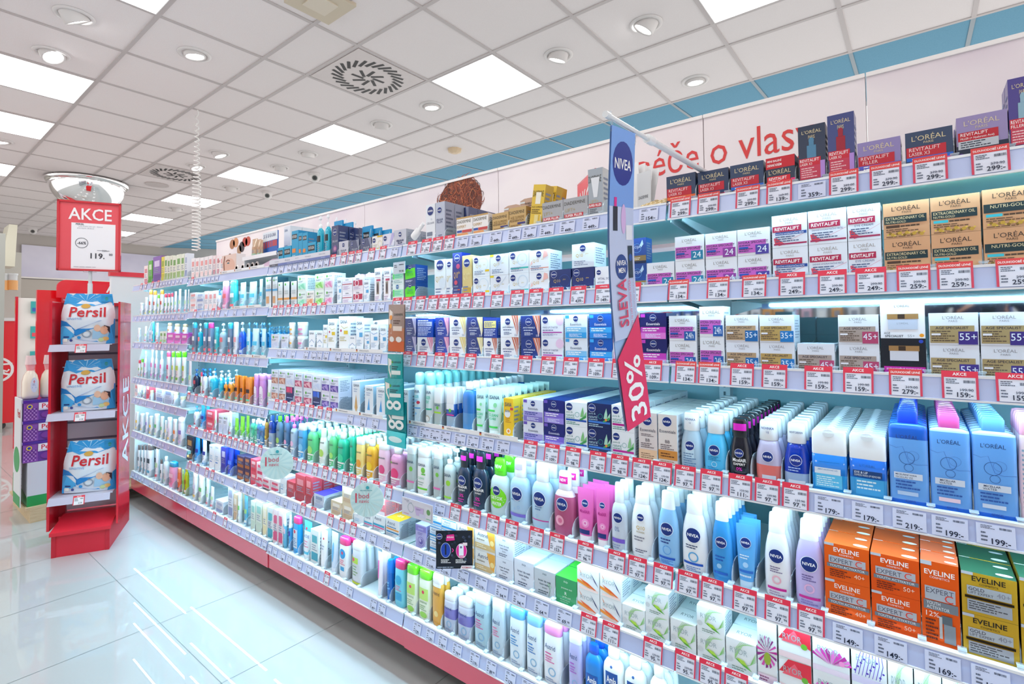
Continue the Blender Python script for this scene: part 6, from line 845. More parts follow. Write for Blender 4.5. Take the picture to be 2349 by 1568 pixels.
# hanging strip of face masks
Xm = aty(908, 750, 1.205).x; hy = 1.196; sp = MB(); sp.tube([(Xm, hy+.012, 1.335), (Xm+.004, hy+.008, 1.1), (Xm+.002, hy+.008, .84)], .0022, acr); so = sp.build('merchandise_strip'); tag(so, 'clear plastic hanging strip carrying the brown and teal sachets', 'strip')
def sachet(u0, u1, v0, v1, c, els, lab, n, dy=0):
    A_ = aty((u0+u1)/2, v0, hy-dy); B_ = aty((u0+u1)/2, v1, hy-dy); w = aty(u1, (v0+v1)/2, hy).x-aty(u0, (v0+v1)/2, hy).x; h = A_.z-B_.z; mb = MB(); nx, nz = 6, 10
    S = lambda x, z, o_: (x, -.006*math.sin(math.pi*max(0, min(1, z/h)))*(1-(2*x/w)**2)-o_, z)
    V = [S((i/nx-.5)*w, j/nz*h, 0) for j in range(nz+1) for i in range(nx+1)]; F = [(j*(nx+1)+i, j*(nx+1)+i+1, (j+1)*(nx+1)+i+1, (j+1)*(nx+1)+i) for j in range(nz) for i in range(nx)]
    m = (c, 'v'); mb.add(V, F, m); mb.add([(x, .004, z) for x, y, z in V], [f[::-1] for f in F], m); bnd = [(0, nx), ]
    draw(mb, els, w, h, S, True); o = mb.build('face_mask_sachet', None, (A_.x, hy-dy, B_.z), (0, random.uniform(-.03, .03), random.uniform(-.06, .06))); tag(o, lab, 'sachet', 'face mask sachets on the hanging strip')
def mk(c, yb, hh): 
    return [('T', 'GARNIER', .4, .78, .92, .83, '24404a'), ('C', .36, .805, .05, '4ea832'), ('P', [(.05, .9), (.3, .86), (.34, .6), (.3, .4), (.1, .6)], 'e8e4dc'), ('R', .34, .5, .9, .6, 'dfe8e4')]+GL(.36, .62, .86, .72, '1c4048', 2)+[('E', .32, yb, .2, hh, 'eef4f2'), ('E', .7, yb, .2, hh, 'eef4f2'), ('R', .4, yb-hh*.35, .64, yb+hh*.4, 'eef4f2'), ('E', .33, yb, .1, hh*.36, c), ('E', .7, yb, .1, hh*.36, c)]
sachet(890, 922, 812, 905, '2aa0a0', mk('1c8c90', .22, .1), 'upper teal face mask sachet on the hanging strip', 1, .0)
sachet(884, 924, 868, 952, '1a9ea4', mk('128c94', .28, .13), 'middle teal face mask sachet on the hanging strip', 2, .012)
sachet(888, 930, 920, 1000, '14888f', mk('0f7c84', .34, .14), 'lower teal face mask sachet on the hanging strip', 3, .004)
sachet(886, 930, 990, 1024, '38ccd4', [('E', .5, .5, .36, .2, 'd8f4f4')], 'lowest light turquoise sachet curling at the strip end', 4, .01)
sachet(890, 926, 698, 806, 'a08a80', [('R', 0, 0, 1, .22, 'd0602c'), ('R', 0, .22, 1, .5, 'b87858'), ('T', 'GARNIER', .4, .76, .92, .81, '34403a'), ('P', [(.08, .9), (.3, .84), (.32, .5), (.24, .36), (.06, .6)], 'ece4dc'), ('C', .2, .72, .1, 'f09838'), ('C', .2, .54, .1, 'f0a040'), ('R', .38, .44, .9, .54, 'e4d4c8'), ('E', .28, .26, .16, .06, 'e8e4e0'), ('E', .72, .26, .16, .06, 'e8e4e0')]+GL(.4, .58, .9, .68, '5a4038', 2), 'brown and orange eye patch sachet at the strip top', 0, .012)
# wobblers (printed discs without figures)
def disc(u, v, yy_, ru, lab, tilt):
    c = aty(u, v, yy_); r = ru/FPX*(c-Vector((0, 0, CAMZ))).dot(CF); mb = MB(); n = 40
    mb.loft([[(r*math.cos(2*math.pi*i/n), y, r*math.sin(2*math.pi*i/n)) for i in range(n)] for y in (.0008, 0)], 'cfe6e4', False)
    els = [('P', [(.5+.02*math.cos(a), .5+.02*math.sin(a)), (.5+.47*math.cos(a-.09), .5+.47*math.sin(a-.09)), (.5+.47*math.cos(a+.09), .5+.47*math.sin(a+.09))], 'bfdcdc') for a in [k*.42 for k in range(15)]]+[('C', .52, .86, .05, '3aa0a8'), ('T', '1', .12, .42, .24, .7, 'cc3a50'), ('T', 'bod', .26, .55, .56, .7, 'cc4a60'), ('T', 'navíc', .26, .42, .58, .52, 'cc4a60')]+GL(.3, .76, .76, .8, '5a9aa0', 1)
    draw(mb, els, 2*r, 2*r, lambda x, z, o_: (x, -o_, z-r)); o = mb.build('shelf_wobbler', None, c, (0, 0, .72+tilt)); s = MB(); s.tube([(0, .001, r*.9), (.0, .02, r*1.06), (.03, .05, r*1.0)], .0015, acr); s.build('stem', o); tag(o, lab, 'wobbler', 'pale green round bonus wobblers')
disc(635, 1062, 1.17, 37, 'left pale mint round bonus disc reading 1 bod navíc', .05); disc(842, 1146, 1.15, 39, 'right pale mint round bonus disc reading 1 bod navíc', -.08)
# dark promo card and pale information card
def card(u0, v0, u1, v1, y_, c, els, name, lab, cat, rz=0):
    A_ = aty(u0, v0, y_); B_ = aty(u1, v1, y_); w = B_.x-A_.x; h = A_.z-B_.z
    if rz > .5: M_ = aty((u0+u1)/2, (v0+v1)/2, y_); k_ = (M_-Vector((0, 0, CAMZ))).dot(CF)/FPX; w = (u1-u0)*k_; h = (v1-v0)*k_; A_ = B_ = Vector((M_.x, y_, M_.z-h/2))
    mb = MB(); mb.box(-w/2, 0, 0, w/2, .0015, h, c); draw(mb, els, w, h, flat(w, h)); o = mb.build(name, None, ((A_.x+B_.x)/2, y_, B_.z), (0, 0, rz)); tag(o, lab, cat); return o
rn = random.Random(4)
card(1000, 1217, 1084, 1303, 1.17, '0c1626', [('C', rn.random()*.9+.05, rn.random()*.7+.25, .035, rn.choice(('2a3448', '3a4460', '1c2638'))) for _ in range(26)]+[('N', .1, .86, .08), ('P', [(.28, .74), (.3, .9), (.5, .92), (.52, .76)], 'e8288c'), ('T', 'MICELÁRNÍ', .31, .82, .49, .87, W_, 1), ('E', .27, .5, .14, .2, 'c8d4e8'), ('E', .27, .5, .13, .19, '1440a8'), ('R', .25, .38, .29, .64, '0c1220'), ('T', '›', .43, .45, .5, .55, 'e8288c', 1), ('E', .7, .48, .15, .2, 'f0d0e4'), ('E', .7, .48, .14, .19, 'e81c94'), ('R', .63, .36, .76, .66, 'eef0f6'), ('N', .69, .58, .03), ('T', 'ZDARMA', .62, .31, .8, .35, W_, 1), ('R', .74, .62, .86, .7, 'f0d8dc'), ('P', [(.66, 0), (.7, .1), (1, .1), (1, 0)], 'e4dde0'), ('T', 'ROSSMANN', .72, .025, .97, .075, 'c02840', 1)]+GL(.14, .16, .42, .27, W_, 3)+GL(.54, .16, .84, .27, W_, 3)+GL(.04, .04, .62, .08, 'b8c4d8', 1), 'promo_card', 'square black promotional card with blue and pink ovals on the rail', 'card', .66)
card(922, 1138, 993, 1202, 1.205, 'd9d8e4', [('T', 'Nová balení', .04, .86, .3, .92, '5a5c78'), ('T', 'oblíbené kvality', .04, .77, .46, .84, '8a8ca4'), ('O', .3, .52, .1, .008, '7a9aa0'), ('T', 'ROSSMANN', .03, .1, .26, .16, 'd06a80'), ('P', [(.42, .66), (.72, .66), (.68, .2), (.48, .2)], 'c8b4dc'), ('R', .58, .16, .8, .36, 'd0d0e8'), ('R', .78, .1, .96, .86, 'dcdce6'), ('C', .87, .56, .06, '6aa060'), ('R', .8, .16, .94, .2, '6ab890')]+GL(.48, .5, .68, .6, '9a80b8', 2), 'information_card', 'pale grey information card with lilac packs pictured, on fifth rail', 'card')
A_ = aty(618, 606, YLIP-.006); B_ = aty(757, 578, YLIP-.006); w = B_.x-A_.x; h = .032; mb = MB(); mb.box(0, 0, 0, w, .001, h, 'dcdde8'); draw(mb, [('R', 0, 0, .16, .34, '5a5c6c'), ('R', .16, 0, 1, .34, '6c7cb8'), ('T', 'Neutrogena', .02, .08, .14, .26, 'd8dae4'), ('T', 'Kompletní péče s kyselinou hyaluronovou pro intenzivní hydrataci', .18, .08, .8, .28, 'dfe4f4'), ('T', 'Hydro Boost', .84, .08, .96, .26, 'dfe4f4'), ('T', 'Denní hydratace', .06, .54, .22, .7, '6a7488'), ('T', 'SPF ochrana', .28, .54, .38, .74, '6a7488'), ('T', 'Speciální péče', .42, .6, .56, .76, '6a7488'), ('T', 'Noční regenerace', .6, .56, .74, .76, '6a7488'), ('T', 'Odličení a čištění', .8, .6, .97, .76, '6a7488')], w, h, lambda x, z, o_: (x+w/2, -o_, z)); tag(mb.build('shelf_talker', None, (A_.x, YLIP-.006, RZ[2][0]+CAMZ-.004)), 'long grey and slate blue printed strip under the turquoise packs', 'shelf talker')
# small price flag standing on the second shelf
card(902, 602, 929, 626, 1.25, 'dce8f4', [('T', '99.90', .5, .1, .9, .3, '2a3458', 1), ('B', .5, .7, .9, .8, '2a3458')]+GL(.1, .5, .4, .8, '5a6478', 2), 'price_flag', 'small clear price flag above the white and green packs', 'price tag')
# top shelf extras
def lean(u, v0, v1, w, mm, lab):
    a = aty(u[0], v1, YP+.01); b = aty(u[1], v0, YP+.01); mb = MB(); mb.loft([sup(w*q, w*q*.7, 0, t, 2.2, 16) for t, q in ((0, .5), (.006, .56), ((b-a).length*.5, .5), ((b-a).length*.52, .3), ((b-a).length, .26))], (mm, 'g')); o = mb.build('cream_tube', None, (a.x, a.y, a.z), (0, math.atan2(b.x-a.x, b.z-a.z), 0)); tag(o, lab, 'tube')
lean((948, 972), 512, 545, .028, 'eef0f2', 'slim white tube leaning beside the tall white packs, top shelf')
# red sale sign seen edge-on behind the grey packs
A_ = aty(1297, 413, 1.52); B_ = aty(1345, 441, 1.38); mb = MB(); w = (B_-A_).length; z0 = 1.552; hgt = A_.z-z0
mb.box(0, 0, 0, .2, .008, hgt, ('d8283c', 'g')); mb.box(.008, -.0012, .008, .192, 0, hgt-.008, 'e85860'); draw(mb, [('T', 'AKCE', .1, .42, .9, .8, 'f4f0f0', 1)], .2, hgt, lambda x, z, o_: (x+.1, -.0014-o_, z)); tag(mb.build('sale_sign', None, (A_.x, 1.60, z0), (0, 0, -.75)), 'red framed AKCE sign standing behind the grey packs on top shelf', 'sign')
card(1458, 398, 1497, 478, 1.34, 'd9dcdf', [('T', 'DIADERMINE', .1, .3, .8, .38, '4a5058')], 'card_display', 'pale grey card display holding leaflets behind the banner', 'display', -.3)
for i in range(4):
    p = aty(1460+i*7, 372+i*6, 1.37+.012*i); mb = MB(); mb.box(-.02, 0, 0, .02, .0012, p.z-1.56, 'f4f4f4'); tag(mb.build('leaflet', None, (p.x, p.y, 1.56), (0, .12*i-.1, -.4)), 'white leaflet sticking up from the grey card display', 'leaflet', 'leaflets in the grey display')
p0 = aty(1462, 478, 1.27); mb = MB(); mb.add([(0, 0, 0), (.075, 0, 0), (.085, .1, .035), (.01, .1, .035), (0, 0, -.004), (.075, 0, -.004), (.085, .1, .031), (.01, .1, .031)], [(0, 1, 2, 3), (7, 6, 5, 4), (0, 4, 5, 1), (1, 5, 6, 2), (2, 6, 7, 3), (3, 7, 4, 0)], 'd9d6d2'); to = mb.build('capsule_tester', None, (p0.x, 1.268, 1.552)); cc = MB()
for i in range(3):
    for j in range(4):
        x, y = .014+.024*i+.002*j, .012+.024*j; R = [[(x+r*math.cos(2*math.pi*k/12)*1.3, y+r*math.sin(2*math.pi*k/12), y*.35+z) for k in range(12)] for r, z in ((.0085, 0), (.008, .004), (.0045, .007), (.001, .008))]
        cc.loft(R, ('d9bf86', 'g'), caps=(0, 1))
cc.build('capsule', to); tag(to, 'tester card with rows of pearly gold capsules on top shelf', 'tester')
# white inner tray of the third bay with tubes and sachets
p0 = aty(556, 592, 1.25); p1 = aty(634, 574, 1.25); mb = MB(); zt = (p0.z+p1.z)/2-.012; mb.box(p0.x, 1.25, zt, p1.x, 1.45, zt+.006, ('eef0f4', 'g')); mb.box(p0.x, 1.249, zt-.006, p1.x, 1.252, zt+.014, ('f2f2f6', 'g')); mb.box(p0.x, 1.26, 1.552, p0.x+.003, 1.45, zt, 'e4e8ec'); mb.box(p1.x-.003, 1.26, 1.552, p1.x, 1.45, zt, 'e4e8ec'); tag(mb.build('display_tray'), 'white raised tray holding tan tubes and blue-red sachets, top shelf', 'tray')
def on(u0, u1, v, look, lab, n, grp, y=1.262):
    a, b = aty(u0, 570, y), aty(u1, 570, y); h = aty((u0+u1)/2, v, y).z-(zt+.006); o, d = proto(look, b.x-a.x, h, True); o.location = ((a.x+b.x)/2, y, zt+.0065); tag(o, lab, grp, 'packs on the raised white tray')
on(573, 585, 547, 'h48', 'left tan tube standing on the raised white tray', 1, 'tube'); on(586, 595, 548, 'h48', 'middle tan tube standing on the raised white tray', 1, 'tube'); on(596, 601, 550, 'h48', 'thin tan tube half hidden on the raised white tray', 1, 'tube')
BX('sac', '1d62b8', 'x', [('R', 0, .62, 1, 1, 'e4ecf4'), ('R', .1, .34, .9, .6, 'b84050'), ('T', 'SANA', .1, .76, .7, .92, '2a3a78', 1)], dr=.08)
for i in range(5): on(603+i*5, 621+i*4, 533-i*1, 'sac', '%s blue, red and white sachet in the fan on raised tray' % ORD[i], 1, 'sachet', 1.30-.008*i)
p0 = aty(590, 596, 1.27)
for i, u in enumerate((546, 560, 572, 582, 592)):
    p = aty(u, 604, 1.27); mb = MB(); R = [[(r*math.cos(2*math.pi*k/18), y, r*1.25*math.sin(2*math.pi*k/18)) for k in range(18)] for r, y in ((.014, 0), (.0165, .002), (.0165, .006), (.014, .008))]; mb.loft(R, ('e8e0dc', 'g')); R = [[(r*math.cos(2*math.pi*k/18), -.0012, r*1.2*math.sin(2*math.pi*k/18)) for k in range(18)] for r in (.0105, .009)]; mb.loft(R, 'b89a94'); tag(mb.build('applicator_pad', None, (p.x, 1.262, 1.552+.0208)), 'round translucent pad pack under the raised white tray, third bay', 'pad pack', 'round pad packs under the tray')
p = aty(594, 604, 1.25); q = aty(632, 590, 1.25); mb = MB(); mb.add([(p.x, 1.262, 1.552), (q.x, 1.262, 1.552), (q.x, 1.275, q.z), (p.x+.1, 1.27, q.z-.0), (p.x, 1.264, p.z-.006)], [(0, 1, 2, 3, 4)], 'e6c8e0'); mb.add([(p.x, 1.2625, 1.552), (q.x, 1.2625, 1.552), (q.x, 1.2755, q.z), (p.x+.1, 1.2705, q.z), (p.x, 1.2645, p.z-.006)], [(4, 3, 2, 1, 0)], 'e6c8e0'); tag(mb.build('leaflet'), 'pale pink wedge shaped leaflet on the top shelf of fourth bay', 'leaflet')
p = aty(496, 590, 1.262); q = aty(542, 590, 1.262); w = q.x-p.x; mb = MB(); hh = aty(520, 585, 1.262).z-1.552; mb.box(-w/2, 0, 0, w/2, .05, hh, 'f0e8e8'); draw(mb, [('R', .3, .0, 1, 1, 'e8ccc0'), ('E', .68, .4, .26, .4, 'e4b8a4'), ('L', [(.5, .66), (.6, .72), (.7, .66)], .03, '8a5a48'), ('E', .62, .56, .06, .04, '4a7078'), ('L', [(.45, .95), (.4, .6), (.42, .2)], .05, '8a5038'), ('T', 'Kur', .05, .7, .25, .85, 'd06a6a')], w, hh, flat(w, hh)); tag(mb.build('printed_box', None, ((p.x+q.x)/2, 1.262, 1.552)), 'box printed with part of a woman\'s face, top shelf', 'box')
# ------------------------------------------------------------------ detergent display stand
O3 = Vector((-3.683, .781, 0)); ANG = math.radians(64.24); RED = ('d81c30', 'g')
st = empty('display_stand', O3, (0, 0, ANG)); tag(st, 'narrow red promotion stand with three shelves of detergent bags', 'display stand')
mb = MB(); mb.box(-.128, 0, 0, .128, .5, .12, ('d42236', 'm')); mb.box(-.13, -.003, 0, -.11, 0, .12, ('c41c30', 'm')); mb.box(.11, -.003, 0, .13, 0, .12, ('c41c30', 'm')); mb.build('base', st)
mb = MB(); mb.add([(-.135, -.02, .12), (.138, -.02, .12), (.15, .12, .185), (-.11, .12, .185), (-.135, -.02, .139), (.138, -.02, .139), (.15, .12, .2), (-.11, .12, .2)], [(3, 2, 1, 0), (4, 5, 6, 7), (0, 1, 5, 4), (1, 2, 6, 5), (2, 3, 7, 6), (3, 0, 4, 7)], ('dc2438', 'm')); mb.box(-.128, .1, .12, .128, .5, .19, ('d42236', 'm')); mb.build('footplate', st)
mb = MB(); mb.box(-.13, .19, .2, .13, .21, 1.40, 'd2cfdc')
for k in range(11): mb.box(-.13, .188, .3+k*.1, .13, .1905, .312+k*.1, '6e6c80')
mb.build('slatwall', st)
for s, x0, x1 in ((0, -.158, -.146), (1, .158, .168)):
    mb = MB(); mb.box(x0, .0 if s else .02, .14, x1, .27, 1.41, RED); mb.box(x0+(.0 if s else .0), .17, .14, x1+(-.03 if s else .03), .2, 1.41, ('b0142a', 'm'))
    if s: 
        V, F, tw, th = text2d('AKCE', 1); k_ = .52/tw; mb.add([(.1692, .235-y*k_*.22/ (th*k_) if 0 else .225-y/th*.15, .44+x*k_) for x, y in V], F, 'eef0f4')
    mb.build('side_panel', st)
mb = MB(); mb.box(-.15, .17, 1.39, .16, .2, 1.41, ('c41c30', 'm')); mb.build('top_rail', st)
for z, x0, x1 in ((1.167, -.15, .12), (.785, -.155, .15), (.322, -.145, .13)):
    mb = MB(); mb.box(x0, .0, z-.004, x1+.01, .19, z, 'c9c8d6'); mb.add([(x0, 0, z), (x1, 0, z), (x1-.0, -.012, z-.038), (x0-.004, -.012, z-.038), (x0, .0015, z), (x1, .0015, z), (x1, -.0105, z-.038), (x0-.004, -.0105, z-.038)], [(0, 3, 2, 1), (4, 5, 6, 7), (3, 7, 6, 2)], ('c8c6da', 'm')); sh = mb.build('shelf_plate', st)
    t = MB(); wq = .052; t.box(-.026, 0, 0, .026, .0008, .05, 'e84050'); draw(t, [('R', .08, .02, .92, .8, 'eef0f4'), ('T', 'AKCE', .3, .84, .7, .96, W_, 1), ('T', '119', .44, .1, .84, .28, '1c2030', 1), ('B', .6, .6, .88, .7, '1c2030')]+GL(.14, .4, .5, .75, '4a5060', 3), wq, .05, flat(wq, .05)); to = t.build('price_tag'); to.matrix_world = st.matrix_basis @ Matrix.Translation((-.01, -.016, z-.046)) @ Matrix.Rotation(-.3, 4, 'X')
    tag(to, 'red framed price tag reading 119 on the %s shelf of red stand' % {1.167: 'upper', .785: 'middle', .322: 'lower'}[z], 'price tag', 'price tags on the red stand')
def bag(z, x, tilt, lab, torn):
    mb = MB(); w, h, d = .25, .29, .11; nx, nz = 14, 16
    def prof(t, s): # width and depth factor
        wd = 1-.0*t if t < .6 else 1-.16*(t-.6)/.4; dd = math.sin(math.pi*min(1, .12+t*.5))*(1 if t < .5 else max(.04, 1-(t-.5)/.42)); return wd, max(.05, dd)
    def S(xx, zz, off):
        t = max(0, min(1, zz/h)); s = max(-1, min(1, xx/(w/2))); wd, dd = prof(t, s); cr = .003*math.sin(xx*70+zz*40)*math.sin(zz*55-xx*20)
        return (xx*wd+(.012 if t > .6 else 0)*(t-.6), .055-d/2*dd*(1-abs(s)**3)-cr*(t > .05)-(off*1.5+.0012 if off else 0), zz)
    V = [S((i/nx-.5)*w, j/nz*h, 0) for j in range(nz+1) for i in range(nx+1)]; Bk = [(x_, .11-y_ , z_) for x_, y_, z_ in V]; F = [(j*(nx+1)+i, j*(nx+1)+i+1, (j+1)*(nx+1)+i+1, (j+1)*(nx+1)+i) for j in range(nz) for i in range(nx)]
    hole = [] if not torn else [f for f in F if 0]
    m = ('e6edf6', 'v'); mb.add(V, F, m, True); mb.add(Bk, [f[::-1] for f in F], m, True); mb.add([V[i] for i in range(nx+1)]+[Bk[i] for i in range(nx, -1, -1)], [tuple(range(2*nx+2))], m)
    E_ = [('P', [(0, .78), (.12, .8), (.28, .74), (.44, .79), (.62, .75), (.8, .8), (1, .77), (1, 1), (0, 1)], '2f9fe0')]+[('P', [(.45, .84), (.45+.5*math.cos(a), .84+.15*math.sin(a)), (.45+.5*math.cos(a+.06), .84+.15*math.sin(a+.06))], '9cd6f6') for a in (.3, .6, .9, 1.2, 1.5, 1.9, 2.3, 2.6, 2.9)]
    E_ += [('P', [(0, .47), (.12, .44), (.3, .28), (.5, .36), (.75, .46), (1, .5), (1, .4), (.6, .3), (.3, .16), (0, .34)], '1c86d2'), ('P', [(0, .38), (.1, .34), (.28, .19), (.2, .1), (0, .1)], '4ab2ee'), ('P', [(.84, 0), (1, 0), (1, .42), (.93, .36), (.9, .2)], '2a9ade'), ('P', [(0, 0), (1, 0), (1, .1), (.6, .05), (.3, .1), (0, .14)], '2a9fe4'), ('E', .46, .75, .09, .045, 'd8a848'), ('T', 'Persil', .12, .53, .9, .73, 'c80e24', 1), ('T', 'SENSITIVE', .1, .475, .46, .515, '2a88c8'), ('O', .5, .2, .09, .016, '8a98a8'), ('C', .5, .2, .055, 'dfe6ee'), ('E', .7, .31, .06, .068, 'ecbca0'), ('E', .82, .27, .07, .085, 'e4aa8c'), ('P', [(.82, .37), (.92, .34), (.92, .2), (.88, .27), (.82, .32)], '33242a'), ('P', [(.62, .27), (.88, .2), (.9, .1), (.6, .1)], 'a8d0ec'), ('E', .84, .1, .06, .04, 'f0c070'), ('E', .76, .08, .05, .04, 'c8d8a0'), ('R', .06, .13, .17, .155, '1a3a80'), ('R', .06, .05, .14, .11, 'f4f8f0'), ('C', .21, .075, .03, '3a4a90'), ('C', .36, .13, .035, '2a98dc'), ('C', .26, .155, .02, '2a98dc'), ('R', .76, .84, .98, .97, '1a90cc'), ('C', .87, .9, .04, '1f8a7a')]
    draw(mb, E_, w, h, S, True)
    o = mb.build('detergent_bag'); o.matrix_world = st.matrix_basis @ Matrix.Translation((x, .015, z+.001)) @ Matrix.Rotation(tilt, 4, 'Y'); tag(o, lab, 'bag', 'blue and white detergent bags')
bag(1.167, 0.005, 0, 'blue and white detergent bag on the upper shelf of red stand', 0); bag(.787, .012, -.02, 'blue and white detergent bag on the middle shelf of red stand', 1); bag(.324, .02, .03, 'blue and white detergent bag on the lower shelf of red stand', 0)
# AKCE frame on its pole
sg = empty('sale_sign', O3, (0, 0, ANG)); tag(sg, 'large red AKCE price frame on a pole above the stand', 'sign'); mb = MB(); fx0, fx1, fz0, fz1 = -.153, .147, 1.592, 2.0; fy = .1
mb.box(fx0, fy, fz0, fx1, fy+.006, fz1, 'e4525c')
for a, b, c, d in ((fx0, fz0, fx1, fz0+.011), (fx0, fz1-.011, fx1, fz1), (fx0, fz0, fx0+.011, fz1), (fx1-.011, fz0, fx1, fz1)): mb.box(a, fy-.008, b, c, fy+.01, d, ('c81428', 'g'))
mb.build('frame', sg); p = MB(); w, h = .3, .408; p.box(-.088, fy-.001, 1.597, .12, fy-.0004, 1.872, 'f1f0f4')
S = lambda x, z, o_: (x-.003, fy-.0015-o_, fz0+z)
draw(p, [('T', 'AKCE', .17, .73, .85, .9, 'f2eef0', 1), ('T', 'PERSIL', .28, .655, .42, .68, '2c2e38', 1), ('T', 'prací prášek nebo gel - 40dávek', .28, .628, .76, .648, '9a9ca6'), ('T', 'prací kapsle -28 dávek', .28, .6, .6, .62, '9a9ca6'), ('O', .38, .4, .1, .008, '3a3c46'), ('T', '-66%', .31, .378, .45, .42, '3a3c46', 1), ('T', '359.-', .7, .285, .8, .31, '4a4c56'), ('L', [(.62, .3), (.82, .3)], .006, '4a4c56'), ('T', '119.', .48, .18, .78, .26, '2c2e38', 1), ('T', '00', .8, .23, .88, .262, '2c2e38', 1)]+GL(.26, .05, .7, .065, 'a8a8b0', 1), w, h, S); p.build('price_sheet', sg)
q = MB(); q.rod((.0, fy+.01, 1.38), (.0, fy+.01, 1.6), .009, ('cdd4d8', 'g')); q.rod((.0, fy+.01, 1.46), (.0, fy+.01, 1.52), .012, ('dfe4e6', 'g')); q.box(-.03, fy-.006, 1.586, .03, fy+.016, 1.6, acr); q.build('pole', sg)
# ------------------------------------------------------------------ pallet with cartons
pl = empty('pallet', (-4.52, .675, 0)); tag(pl, 'small light wood pallet under the detergent cartons', 'pallet')
for k in range(5): m_ = MB(); m_.box(-.12*k-.11, 0, .085, -.12*k, .8, .1, noisy('pine', 'd9c4a0', 'c8ae86', 14, .7, 0, 3, .3, .7, (8, 1, 8)) if k == 0 else PINE); PINE = m_.mats[0]; m_.build('deck_board', pl)
for k in range(3): m_ = MB(); m_.box(-.6, .02+k*.35, 0, 0, .1+k*.35, .085, PINE); m_.build('bearer', pl)
def carton(x0, y0, z0, x1, y1, z1, lab):
    mb = MB(); mb.box(x0, y0, z0, x1, y1, z1, 'd6dbe4'); w, h = y1-y0, z1-z0
    draw(mb, [('P', [(0, 0), (1, 0), (1, .2), (0, .24)], '1f9a50'), ('R', .42, .26, .9, .84, 'b8becc'), ('P', [(.5, .76), (.56, .83), (.62, .76), (.56, .69)], 'd04048'), ('P', [(.52, .76), (.56, .81), (.6, .76), (.56, .71)], 'f4f4f4')]+GL(.44, .28, .88, .66, '5a6478', 12)+[('E', .86, .92, .07, .015, '3a3a44')], w, h, lambda a, b, o_: (x1+o_, (y0+y1)/2+a, z0+b))
    w = x1-x0; draw(mb, [('P', [(0, 0), (1, 0), (1, .2), (0, .5)], '1f9a50'), ('R', .1, .3, .7, .8, 'c4cad6'), ('T', 'Persil', .1, .86, .4, .94, 'd02a3c', 1)]+GL(.14, .34, .66, .76, '6a7488', 8), w, h, lambda a, b, o_: ((x0+x1)/2+a, y0-o_, z0+b)); tag(mb.build('carton'), lab, 'carton')
mb = MB(); mb.box(-4.80, .652, .1, -4.57, .658, .80, 'dfe3e6'); draw(mb, [('E', .45, .42, .44, .12, '1f9a50'), ('R', 0, 0, 1, .1, '1f9a50'), ('T', 'Persil', .5, .82, .9, .9, 'd02a3c', 1)], .23, .7, lambda a, b, o_: (-4.685+a, .652-o_, .1+b)); tag(mb.build('cardboard_sleeve'), 'white and green cardboard side board standing on the pallet', 'cardboard')
carton(-5.06, .685, .1, -4.55, 1.2, .385, 'white carton with green base on the wooden pallet')
for k in range(3):
    z = .387+k*.135; mb = MB(); w, h = .20, .116; x1, y0 = -4.55, .662; mb.box(x1-.3, y0, z, x1, y0+w, z+h, '6a3aa0'); mb.box(x1-.303, y0-.004, z+h, x1+.004, y0+w+.004, z+h+.018, ('4a2898', 'g'))
    S = lambda a, b, o_: (x1+o_, y0+w/2+a, z+b)
    draw(mb, [('R', 0, 0, .36, 1, '8a50b0')]+[('C', .03+.045*(i % 7), .1+.11*(i//7), .018, ('c8a0dc', '5a2a88')[i % 2]) for i in range(42)]+[('R', .36, .56, 1, .98, 'f0eef8'), ('T', 'Persil', .38, .66, .94, .92, 'd01c34', 1), ('T', 'DUO-CAPS', .38, .58, .62, .64, '5a60a0'), ('E', .62, .3, .2, .2, '7a3a98'), ('E', .82, .34, .16, .18, '2a70c8'), ('C', .14, .8, .07, 'f0d838'), ('C', .14, .8, .045, '2438a0'), ('R', .8, 0, 1, .2, '4a98e0')], w, h, S)
    tag(mb.build('capsule_box'), 'purple and white capsule box on the carton, %s of three' % ('lowest', 'middle', 'topmost')[k], 'box', 'purple capsule boxes')
for k in range(2):
    mb = MB(); y0 = .708+k*.093; cx, cy = -4.66, y0; bm3 = [(0, .8), (.02, .95), (.1, 1), (.45, .98), (.62, .8), (.72, .5), (.76, .34)]
    mb.loft([[(cx+x_, cy+y_, z_) for x_, y_, z_ in sup(.05*f, .043*f, 0, .793+.25*t, 2.6, 24)] for t, f in bm3], ('efe4d2', 'g')); o = mb.build('detergent_bottle')
    m_ = MB(); m_.cyl((cx, cy), .02, .026, .98, 1.02, ('f4a0a4', 'g')); m_.cyl((cx, cy), .03, .024, 1.02, 1.08, ('f4d8d8', 't')); m_.build('cap', o)
    m_ = MB(); draw(m_, [('E', .5, .5, .4, .45, 'd8e0f0'), ('R', .3, .3, .7, .4, '4a90c8'), ('P', [(.4, .7), (.5, .8), (.6, .7), (.5, .6)], 'd05058')]+GL(.3, .45, .7, .6, '7a88b0', 3), .09, .11, lambda a, b, o_: (cx+.0505+o_-abs(a)*.04, cy+.012+a*.5, .83+b)); m_.build('paper_label', o)
    tag(o, 'cream plastic detergent bottle with pink measuring cap, %s one' % ('left', 'right')[k], 'bottle', 'cream detergent bottles')
